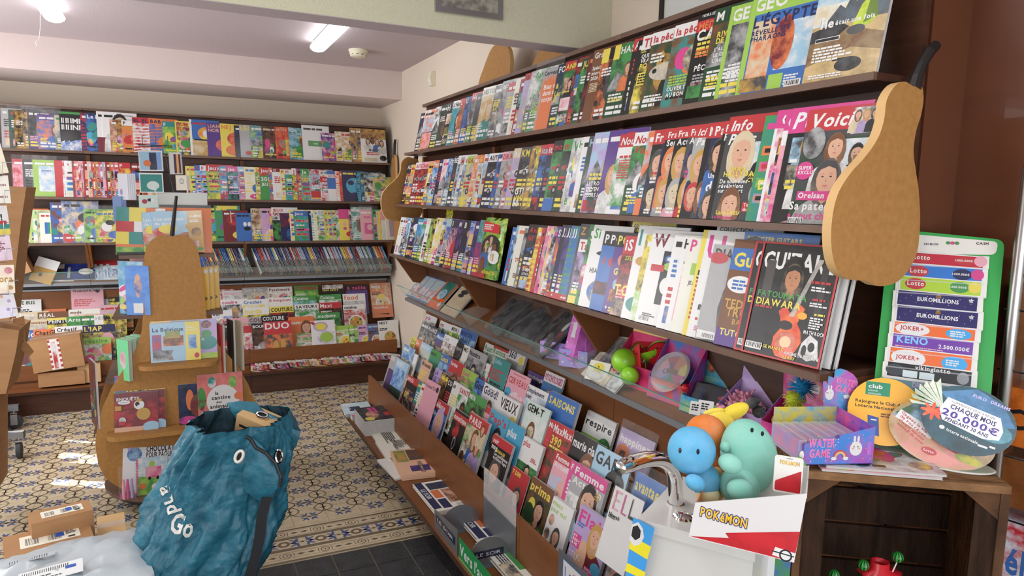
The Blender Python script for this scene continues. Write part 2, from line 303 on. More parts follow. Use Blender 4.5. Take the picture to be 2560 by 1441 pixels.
def art(mb,W,H,kind,b1,b2,t1,t2,rng,top):
    hh=top; acc=[c for c in (b1,b2,t1,t2) if c]
    warm=list('yrowkcpg')
    if kind=='P':
        x=W*rng.uniform(.42,.6); s=W*rng.uniform(.26,.34)
        person(mb,x,hh-s*1.1,s,rng.choice('kzzqh'),rng.choice(['f','f','e','z']),rng.choice('krbwgtmav'),long=rng.random()<.6)
        bars(mb,W*.06,H*.3,W*.3,3,rng.choice('ywwp'),.007,rng); bars(mb,W*.06,H*.15,W*.6,2,rng.choice('wyw'),.014,rng)
    elif kind=='A':
        c=rng.choice('zehqa'); x=W*.5; y=H*.42
        mb.ell(x,y,W*.3,H*.2,c,mixc(col(c),(.02,.02,.02),.5)); mb.ell(x-W*.12,y+H*.17,W*.17,H*.11,c,'k'); mb.ell(x-W*.17,y+H*.19,W*.02,W*.02,'k'); mb.poly([(x-W*.24,y+H*.25),(x-W*.2,y+H*.33),(x-W*.13,y+H*.27)],c)
        bars(mb,W*.06,H*.7,W*.4,3,rng.choice('yw'),.007,rng); bars(mb,W*.06,H*.12,W*.8,2,'w',.01,rng)
    elif kind=='C':
        for j in range(2):
            y=H*(.58-.28*j); c=rng.choice('brwoay'); x=W*.08
            mb.poly([(x,y),(x,y+H*.05),(x+W*.18,y+H*.065),(x+W*.3,y+H*.12),(x+W*.6,y+H*.12),(x+W*.72,y+H*.06),(x+W*.84,y+H*.05),(x+W*.84,y)],c,mixc(col(c),(0,0,0),.4))
            mb.poly([(x+W*.32,y+H*.11),(x+W*.22,y+H*.065),(x+W*.66,y+H*.065),(x+W*.58,y+H*.11)],'h')
            for q in (.2,.66): mb.ell(x+W*q,y,W*.08,W*.08,'k'); mb.ell(x+W*q,y,W*.04,W*.04,'a')
        bars(mb,W*.06,H*.45,W*.6,2,rng.choice('ywr'),.012,rng); bars(mb,W*.06,H*.14,W*.8,2,rng.choice('wy'),.014,rng)
    elif kind=='L':
        g=b2 or 'g'
        mb.poly([(0,0),(0,H*.42),(W*.3,H*.5),(W*.55,H*.38),(W,H*.46),(W,0)],g,'d'); mb.poly([(0,H*.42),(W*.22,H*.66),(W*.4,H*.5),(W*.6,H*.7),(W*.85,H*.5),(W,H*.46),(W,H*.4),(0,H*.36)],'h','a')
        bars(mb,W*.06,H*.3,W*.45,3,'w',.007,rng); bars(mb,W*.06,H*.12,W*.7,2,rng.choice('yw'),.012,rng)
    elif kind=='B':
        for (x,y,w,h) in ((.05,.5,.42,.25),(.53,.5,.42,.25),(.05,.24,.9,.2),(.05,.05,.42,.14),(.53,.05,.42,.14)):
            c=rng.choice('rbygtovphkwec'); d=rng.choice('kwefzh'); mb.rect(x*W,y*H,(x+w)*W,(y+h)*H,c,d)
            if rng.random()<.5: person(mb,(x+w/2)*W,(y+h*.62)*H,h*H*.42,rng.choice('kzq'),'f',rng.choice('krbw'))
            bars(mb,(x+.03)*W,(y+.02)*H,w*.7*W,1,rng.choice('wyk'),.007,rng)
    elif kind=='S':
        for i in range(9): mb.poly([(0,H*(.02+i*.085)),(W,H*(.08+i*.085)),(W,H*(.11+i*.085)),(0,H*(.05+i*.085))],b2 or 'w')
        mb.ell(W*.55,H*.35,W*.28,H*.16,t2 or 'b')
    elif kind=='O':
        for i in range(7): mb.ell(rng.uniform(.1,.9)*W,rng.uniform(.08,.66)*H,rng.uniform(.07,.22)*W,rng.uniform(.05,.15)*H,rng.choice('rybgopmctvlw'),rng.choice('rybgopmctvlw') if rng.random()<.4 else None,a=rng.uniform(0,3))
        bars(mb,W*.08,H*.1,W*.7,1,rng.choice('wyk'),.012,rng)
    elif kind=='G':   # puzzle / games magazine
        for i in range(4): mb.rect(W*.05,H*(.62-.15*i),W*rng.uniform(.5,.95),H*(.71-.15*i),rng.choice('ybropcmlgw'),rng.choice('ybropcmlgw')); bars(mb,W*.09,H*(.645-.15*i),W*.5,1,rng.choice('rkwb'),.012,rng)
        mb.ell(W*.75,H*.14,W*.2,W*.2,rng.choice('myro'))
    elif kind=='F':
        for (x,y,r) in ((.55,.4,.36),(.2,.14,.18)):
            mb.ell(W*x,H*y,W*r,W*r,'w'); mb.ell(W*x,H*y,W*r*.82,W*r*.82,rng.choice('eqgy')); 
            for k in range(9): mb.ell(W*x+W*r*.6*rng.uniform(-1,1),H*y+W*r*.6*rng.uniform(-.8,.8),W*.06,W*.04,rng.choice('rgoyld'),a=rng.uniform(0,3),n=8)
        bars(mb,W*.06,H*.7,W*.5,2,rng.choice('rkgw'),.008,rng)
    elif kind=='R':
        mb.rect(W*.08,H*.12,W*.92,H*.68,'e','h'); mb.rect(W*.15,H*.3,W*.5,H*.6,'w','s'); mb.rect(W*.55,H*.18,W*.88,H*.4,rng.choice('tzva')); mb.poly([(W*.1,H*.12),(W*.4,H*.3),(W*.9,H*.3),(W*.92,H*.12)],'z','e')
        bars(mb,W*.1,H*.08,W*.7,1,'w',.008,rng)
    elif kind=='T':
        bars(mb,W*.08,H*.7,W*.7,4,rng.choice('rkbwy') ,.009,rng); bars(mb,W*.08,H*.4,W*.75,3,rng.choice('kwr'),.012,rng); mb.rect(W*.1,H*.06,W*.9,H*.24,rng.choice('eakptb'),rng.choice('kzfw'))
def cover(mb,W,H,s,rng):
    b1=s['bg'][0]; b2=s['bg'][1] if len(s['bg'])>1 else None
    t1=s['tc'][0] if s['tc'] else 'w'; t2=s['tc'][1] if len(s['tc'])>1 else None
    b2c=col(b2) if b2 else mixc(col(b1),(.01,.01,.01),.16)
    mb.clip=(W,H)
    mb.rect(0,0,W,H,b1,b2c if s['k'] not in 'NT' else None)
    top=H*(1-.03); th=s['s']*H/100
    ty=H*(.96-s['ty']/100)-th
    if t2: mb.rect(0,ty-th*.3,W,H if s['ty']<3 else ty+th*1.3,t2)
    art(mb,W,H,s['k'],b1,b2,t1,t2,rng,ty-th*.4)
    if s['title']:
        y=ty
        for k,line in enumerate(s['title'].split('/')):
            mb.text(line,W*.05,y,th,t1,maxw=W*.92,w=(W*.9 if s['fit'] else None),slant=s['sl']); y-=th*1.3
    else: bars(mb,W*.06,ty,W*.7,1,t1,th*.6,rng)
    for e in s['ex']:
        k,a=e.split(':',1); a=a.split(',')
        n=[float(v) if v.replace('.','',1).replace('-','',1).isdigit() else v for v in a]
        if k=='T': mb.text(a[4].replace('_',' '),n[0]*W/100,n[1]*H/100,n[2]*H/100,a[3],maxw=W*(1.0-n[0]/100)*.97)
        elif k=='E': mb.ell(n[0]*W/100,n[1]*H/100,n[2]*W/100,n[3]*H/100,a[4],a[5] if len(a)>5 else None,n=24)
        elif k=='R': mb.rect(n[0]*W/100,n[1]*H/100,n[2]*W/100,n[3]*H/100,a[4],a[5] if len(a)>5 else None)
        elif k=='G': q=[float(v) for v in a[2:]]; mb.poly([(q[i]*W/100,q[i+1]*H/100) for i in range(0,len(q),2)],a[0],a[1] if a[1]!='-' else None)
        elif k=='P': person(mb,n[0]*W/100,n[1]*H/100,n[2]*W/100,a[3],a[4],a[5])
        elif k=='B': barcode(mb,n[0]*W/100,n[1]*H/100,W*.22,H*.06,rng)
        elif k=='L': bars(mb,n[0]*W/100,n[1]*H/100,n[2]*W/100,int(n[3]),a[4],float(a[5])*H/100 if len(a)>5 else .007,rng)
def spec(line):
    d=''
    if '#' in line: line,d=line.split('#'); d=d.strip()
    f=[x.strip() for x in line.split(';')]+['']*6
    s=dict(px=f[0],title=f[1],bg=f[2] or 'w',tc=f[3],k=f[4] or 'T',w=21,h=28,t=0,s=9.5,ty=0,fit=0,sl=0,ex=[],wrap=0,desc=d,n=1,foil=0)
    for o in f[5].split():
        if ':' in o: s['ex'].append(o)
        elif o=='wrap': s['wrap']=1
        elif o=='fit': s['fit']=1
        elif o=='sl': s['sl']=.25
        elif o=='foil': s['foil']=1
        elif o[:2]=='ty': s['ty']=float(o[2:])
        elif o[0] in 'whtsn': s[o[0]]=float(o[1:])
    return s
CNT=[0]
def mag(s,mw,label,group=None,pages=True,name='magazine',cat='magazine',thick=.004,grain='print'):
    CNT[0]+=1; rng=random.Random(CNT[0]*7+3); W,H=s['w']/100,s['h']/100
    t=(s['t']/1000 if s['t'] else thick)
    mb=MB(); mb.mat('foil' if s['foil'] else grain)
    e=min(.0006,t*.2)
    edge=mixc(col(s['bg'][0]),(1,1,1),.15)
    mb.box((0,0,-e),(W,H,0),s['bg'][0]); mb.box((0,0,-t),(e,H,-e),edge); mb.box((0,0,-t),(W,H,-t+e),'w')
    cover(mb,W,H,s,rng)
    o=mb.build(name,mw=mw); tag(o,label,cat,group)
    if pages and t>.0025:
        pb=MB().mat('pages'); pb.box((e*1.1,.001,-t+e*1.1),(W-.0012,H-.001,-e*1.1)); pb.build('page_block',parent=o)
    if s['wrap']:
        wb=MB().mat('film'); g=.006; n=9; vs=[];fs=[]
        for j in range(n+1):
            for i in range(7):
                ex=.5 if j in (0,n) or i in (0,6) else 1
                vs.append((-g+(W+2*g)*i/6,-.001+(H+.035)*j/n,ex*.0022+.0012*rng.random()))
        fs=[(j*7+i,j*7+i+1,(j+1)*7+i+1,(j+1)*7+i) for j in range(n) for i in range(6)]
        wb.add(vs,fs); wb.build('plastic_wrap',parent=o)
    return o
def lname(s):
    if s['desc']: return s['desc']
    c=NAMES[s['bg'][0]]; c2=NAMES[s['bg'][1]] if len(s['bg'])>1 else ''
    tc=NAMES[s['tc'][0]] if s['tc'] else ''
    band=NAMES[s['tc'][1]] if len(s['tc'])>1 else ''
    kk={'P':'with a portrait','A':'with an animal picture','C':'with cars','L':'with a landscape','B':'with boxed pictures','S':'with slanting stripes','O':'with coloured shapes','G':'of puzzles','F':'with food','T':'of small text','R':'with a room picture','N':''}[s['k']]
    base=(c+(' and '+c2 if c2 and c2!=c else ''))
    t=(f'{tc} title on {band} band' if band and band!=tc else (f'{tc} title' if tc else ''))
    return f'{base} magazine {kk}, {t}' if t else f'{base} magazine {kk}'
LAB=[]  # (object, short, where, index, count)
def addlab(o,s,where,i,n): LAB.append([o,lname(s),where,i,n])
ORD=['','first','second','third','fourth','fifth','sixth','seventh','eighth','ninth','tenth','eleventh','twelfth']
def ordi(n):
    if n<=12: return ORD[n]
    return f'{n}'+('th' if 10<=n%100<=20 else {1:'st',2:'nd',3:'rd'}.get(n%10,'th'))
def finish_labels():
    lm={}
    for r in LAB: lm.setdefault(r[1]+'|'+r[2],[]).append(r)
    for o,sh,wh,i,n in LAB:
        if len(lm[sh+'|'+wh])==1: lab=f'{sh}, {wh}'
        else: lab=f'{sh}, {wh}, '+(f'{ordi(i+1)} from its left end' if i<n/2 else f'{ordi(n-i)} from its right end')
        w=lab.split()
        if len(w)>16:
            lab=lab.replace(' magazine','',1) if len(w)==17 else lab
            w=lab.split()
            if len(w)>16: lab=lab.replace(' with a ',' ').replace(' with ',' ').replace(' title on ',' on ').replace(' and ','/')
            w=lab.split()
            if len(w)>16: lab=lab.replace(', '+wh,', '+wh.replace(' of the ',' ').replace('wall','wall')).replace(' from its ',' from ').replace(' in clear wrap','')
            w=lab.split()
            if len(w)>16: print('LONG',lab)
        o['label']=lab
R1='''1035;;nk;w;L;h26
1045;;wo;k;L;h27 R:8,45,92,80,s,o R:8,5,92,42,p,o #white travel magazine with orange canyon pictures
1070;A;wd;r;L;h27 #white and green magazine with a red letter at the top
1085;;kd;w;A;h27
1100;H;k;w;B;h27 s14 T:5,20,6,w,M T:5,12,6,w,CU #black magazine with huge white initial
1113;L'Histoire;ct;kw;P;h27 T:5,16,7,y,Loi #blue portrait magazine with a figure in a black hat
1131;L;zo;wr;P;h27
1143;U;nb;w;P;h27
1158;Histo;ha;wr;P;h28 T:5,20,7,l,CO #grey magazine with red title box and green letters
1171;;h;a;P;h27
1184;HISTOIRE;eq;ai;P;h29 #cream magazine with a golden statue
1214;;ha;w;A;h28 T:8,60,6,y,LES T:8,52,7,y,BA T:8,44,6,w,1939 #grey aircraft magazine with yellow lettering
1231;epsiloon;ah;w;O;h29 R:40,0,75,60,h #silver grey science magazine
1246;;ak;wr;T;h27
1264;LE;ia;z;T;h28 s6 ty22 #cream magazine with small brown lettering
1276;;kr;w;B;h27
1285;CE;au;kr;O;h29 s6 #grey magazine with a purple ring
1300;CO;wa;w;L;h29 T:5,45,9,w,A_LA #silver glossy magazine
1311;Santé;wg;g;L;h29 wrap T:10,38,9,l,CORPS T:10,28,9,l,MENTALE #green health magazine in clear wrap
1331;Cerveau;ao;ka;O;h28 s7 R:8,0,80,80,o T:12,66,8,w,Bien_vivre T:12,56,8,w,dans_son T:12,46,8,w,corps #grey magazine with a big orange panel
1366;FOSSILES;dn;w;L;h28 T:5,62,8,y,& T:5,50,8,y,Les T:5,41,8,y,13 #dark green magazine with yellow lettering
1384;ANIMAUX;kg;yr;B;h28 s8 #animal magazine with yellow title on red
1411;;kr;w;B;h28
1425;JU;gk;yd;A;h27 #green garden magazine with slanted yellow title
1441;;xk;o;A;h28
1451;Gra;z;iz;N;h29 s8 T:5,72,5,w,Spécial T:5,65,5,w,nouveauté T:5,58,5,w,2026 L:6,52,45,6,e,1.3 #brown kraft magazine with white lettering
1475;C;ko;kk;A;h28 E:60,86,28,7,r R:0,80,20,100,y T:50,10,9,y,Ba #autumn magazine with a yellow corner strip
1504;CHASSE;gd;w;L;h28 R:0,80,16,100,y P:45,66,16,z,f,o T:10,22,6,y,Chasse_de #hunting magazine with an orange clad figure on green grass
1549;A;k;wr;T;h28
1560;;k;w;T;h27
1571;TPF;yk;rw;A;h28 s11 R:0,60,100,78,k T:5,71,5,w,QUE_MANGENT T:5,65,5,w,VRAIMENT T:5,57,7,y,POISSONS R:4,36,60,52,y L:7,48,50,4,k,2 #yellow and black fishing magazine
1594;la pêche;dz;rw;A;h28 w22 s9 P:70,66,30,k,f,k E:45,48,36,11,e,a E:20,50,5,3,k L:8,18,60,3,w,2 #angler magazine with a big pale fish
1648;la pêche;tz;rw;O;h28 w22 s9 E:56,56,26,18,h,e L:8,36,60,4,l,2 T:8,20,5,w,OUVERTURE T:8,13,5,w,AU_BON R:84,0,100,100,r #teal fishing magazine with a spiny ball
1703;MÉDI;k;or;T;h29 w22 s8 ty6 T:8,96,3,w,HORS-SÉRIE T:5,70,12,w,CARNA L:8,58,50,3,o,2 T:12,36,6,w,PÊCHER L:12,30,60,3,a,2 R:6,6,48,20,g,d #black fishing special with orange lettering
1744;M;zd;wd;L;h29 w22 s10 T:12,68,6,y,RIVIÈRES T:12,61,6,y,DE_FRANCE T:12,53,4,w,L'ALAGNON T:12,47,4,w,LE_GIJOUT T:12,41,4,w,L'AGOUT L:8,24,70,4,y,2 #river magazine with yellow headline
1784;GEO;ha;wl;L;h28 w22 s13 R:0,0,7,100,l T:45,72,6,w,LES_PLUS T:45,60,11,w,EN L:14,34,60,6,w,2 #green framed magazine with a mountain road
1836;GEO;bo;wl;N;h29 w23 t9 s13 R:0,0,8,100,l R:10,14,42,72,o,e R:50,20,95,66,s,w E:56,46,15,26,o,x E:57,64,8,9,o,x T:8,66,11,n,L'ÉGYPTE T:8,58,5,n,RÉVEILLE_SES T:8,52,5,n,PHARAONS R:4,2,44,16,h,q R:46,2,66,16,l L:68,12,26,4,w,1.5 B:70,2 #blue magazine with an orange stone pharaoh
2004;CARNETS/D'AVENTURES;ie;;N;h30 w19.5 t9 s0.2 R:0,0,100,100,s,i R:0,76,100,100,7fa3cc,s R:0,50,100,66,i,e G:h,5a6670,20,52,34,64,42,60,48,70,56,64,62,72,66,66,80,82,92,88,100,87,100,46,20,46 R:0,0,100,48,c4a878,a08a62 G:8a7450,z,0,40,40,46,100,34,100,20,60,26,0,14 G:k,h,0,44,36,50,52,44,40,38,0,34 G:9cb82e,c8d44a,56,44,64,60,72,66,82,62,88,48,78,42 G:5f7a22,-,70,44,74,64,84,60,88,48 R:38,16,60,18,k E:62,40,12,4,h E:60,12,18,6,k,h T:20,90,8,w,CARNETS T:12,82,8,w,D'AVENTURES T:10,46,8,w,Île T:32,47,4,w,était_une_fois R:8,34,42,37.5,w R:8.6,34.5,41,37,k L:8,28,60,5,w,1.6 L:8,5,50,2,w,1.2 #travel magazine with a green tent before grey peaks
'''
R2='''1001;AUTO;nk;w;B;h28 T:5,60,9,w,V T:5,50,9,w,E #navy magazine with white capitals
1011;;oy;r;B;h27
1021;AUTO;kr;rw;C;h28
1034;L'Auto;rk;rp;C;h28 #red racing car magazine
1053;;yo;k;B;h27
1064;Plein;sb;wo;C;h28 #sky blue motorhome magazine with orange title
1078;;nk;w;T;h28
1087;;wp;m;L;h28
1100;VTT;bs;w;L;h28 T:8,60,12,n,Y #blue mountain bike magazine
1113;BE;kh;w;C;h29 T:5,30,6,y,VTT #black bicycle magazine
1123;VTT;ks;ww;C;h29
1130;MOTO;aw;ra;C;h28
1139;VOIT;hs;rw;C;h28
1146;GAZ;ay;rl;C;h28 #car magazine with a dark saloon on lime
1162;;oe;w;B;h28
1175;G;aw;yo;C;h28 T:12,50,10,y,B #grey magazine with large yellow letter
1187;;wc;r;B;h28
1198;AUTO/HEBDO;kn;kw;C;h28 s9 #white and black motoring weekly
1220;;bn;w;C;h27
1231;DR;ah;rp;C;h28
1246;ALFA;ar;ra;C;h28
1257;Auto;au;we;C;h29 T:8,30,7,w,COX #silver magazine with a pale blue van
1275;KM;hk;yh;C;h29 s11 T:6,24,11,w,GTI T:6,17,6,y,ANNÉES T:6,5,11,w,80 #grey car magazine with bold yellow title
1300;TO;hq;y;C;h29
1314;;hy;q;C;h28
1323;ital;bk;sr;C;h29 R:0,0,60,20,k,r
1340;it;nk;wr;C;h29
1353;mo;dg;rk;C;h30 T:35,62,9,w,S R:0,0,70,18,b #green motorcycle magazine with red title
1377;m;dk;rg;C;h30 E:60,60,28,16,w
1398;W;wa;g;O;h30 s14 T:10,10,9,g,B #white magazine with a giant green letter
1412;H;aw;g;O;h30
1423;;wa;k;T;h30
1437;HI;hd;s;L;h30
1449;;su;w;L;h31 E:70,87,24,9,r T:52,87,4.5,w,POINT T:52,81.5,4.5,w,DE_VUE P:48,58,22,a,f,k L:8,46,60,2,y,3 T:6,34,5,w,LES_ROYAUX T:6,27,5,w,PAYENT-ILS T:6,20,5,w,LEURS_IMPÔTS? R:4,2,40,16,r,h #lavender field magazine with an elderly man in black
1485;;vh;w;N;h31 E:60,87,28,9,r T:42,87,4.5,w,POINT T:42,81.5,4.5,w,DE_VUE P:30,45,30,q,f,w #violet magazine with a round red title spot
1513;Nous;wa;wr;T;h29 sl R:0,10,100,70,g,w L:10,66,60,8,r,1.8 #white and green magazine with red banner
1548;Nous/Vosh;gd;rw;L;h29 sl E:40,38,22,14,w P:40,40,20,k,z,b L:10,20,60,3,y,2 #green magazine with a round portrait
1581;;os;w;L;h29 R:0,0,50,20,o
1596;Fra;kd;wr;N;h29 s10 R:0,40,100,76,d,k P:20,62,30,h,f,n L:10,48,60,1,r,2.5 L:10,42,80,2,w,2.5 P:20,24,28,k,e,k L:10,6,70,2,w,2 #black celebrity magazine with a dark haired man
1621;;nk;wr;T;h29
1625;France/Serie;ko;wr;N;h29 s7 P:20,64,30,o,f,o P:20,28,30,q,f,a L:10,8,70,2,w,2.4 #celebrity magazine with an orange haired woman
1650;Fra/Actu;kz;wr;N;h29 s7 P:20,62,30,q,f,k P:20,28,30,a,e,p L:10,8,70,2,w,2.4 #celebrity magazine with a bald bearded man
1680;Fr/Auj;hs;wr;N;h29 s7 P:20,62,30,n,f,k L:8,48,50,2,m,3 P:20,30,30,q,f,r L:10,10,70,3,y,3 #celebrity magazine with pink and yellow headlines
1697;ici/Paris;aw;wr;N;h29 s8 sl P:20,58,30,q,f,n P:16,26,24,r,f,k R:60,4,80,14,w #celebrity magazine with long blonde hair
1725;M;kh;wr;N;h29 P:16,26,30,z,f,h T:10,48,6,w,Imm #celebrity magazine with a dark lower portrait
1738;Pa;nb;wr;N;h29 P:20,68,30,k,f,b T:8,42,5,w,Une T:8,28,11,w,dé P:20,16,30,h,f,k #navy celebrity magazine with big white letters
1764;Fr/Ré;kr;wr;T;h29 s7
1775;Info/Paris;hk;wr;N;h30 w23 t8 s10 sl R:46,46,98,74,w,s P:28,66,36,e,f,h P:64,66,15,a,f,k P:84,66,15,e,f,z T:16,47,4.5,y,Johnny T:8,41.5,5,y,HALLYDAY T:4,35,4,w,De_nouvelles T:4,30.5,4,w,révélations T:4,26,4,w,sur_sa_mort P:26,15,30,z,f,k T:8,5,4,y,Lara_FABIAN T:46,41,4,y,AVEC_ROMANE... T:46,36,4,y,C'EST_REPARTI! P:60,27,14,a,f,h P:82,27,14,k,f,n R:46,8,98,17,r T:48,13,3,w,Tous_les_détails T:48,9,3,w,du_mariage! T:4,1,3,m,La_chanteuse #weekly with a long haired older man and a blonde woman
1862;;gt;m;G;h29 T:10,30,9,y,D #green and teal magazine
1890;C;wm;wm;T;h30 w22 T:10,70,6,y,HORS T:10,62,6,y,JEUX L:8,30,40,4,y,4 #white magazine with magenta circle title
1897;Oh;mw;wm;B;h30 w22
1912;C;wm;wm;N;h29 w22 R:0,0,100,70,m,p P:50,40,30,q,f,w T:12,30,5,w,En T:12,20,8,y,UN T:12,12,7,w,les #magenta weekly with blonde portraits
1925;Public;km;wm;N;h30 w22 s14 sl R:8,52,60,74,h,s P:30,68,16,q,f,s P:44,68,16,h,f,k L:10,52,55,2,w,3 R:8,32,60,50,e,h P:34,46,18,q,f,w E:66,46,14,9,c L:10,34,55,2,y,3 P:40,20,28,k,f,p E:80,64,20,11,y L:70,66,20,2,k,2 T:78,48,6,w,NO T:78,20,8,y,au #black weekly with magenta masthead and yellow spot
1966;Voici;ha;wr;N;h29 w23 t6 s12 sl R:0,0,100,74,h,d R:66,76,100,98,w,h P:72,92,9,z,f,e P:83,92,9,q,f,u P:94,92,9,k,f,k R:60,0,100,72,s,w P:80,60,18,k,f,k R:76,30,100,58,d,f E:18,70,16,14,a,h P:50,66,26,z,f,w P:46,40,36,h,f,a E:12,46,13,8,m T:3,47,3,w,SUPER T:3,43,3,w,EXCLU R:8,20,54,28,m T:10,22,5,w,Orelsan T:0,12,7,w,Sa_paternité T:0,4,6,m,a_tout_changé! B:2,-1 #grey weekly with a long haired young man, magenta headline
'''
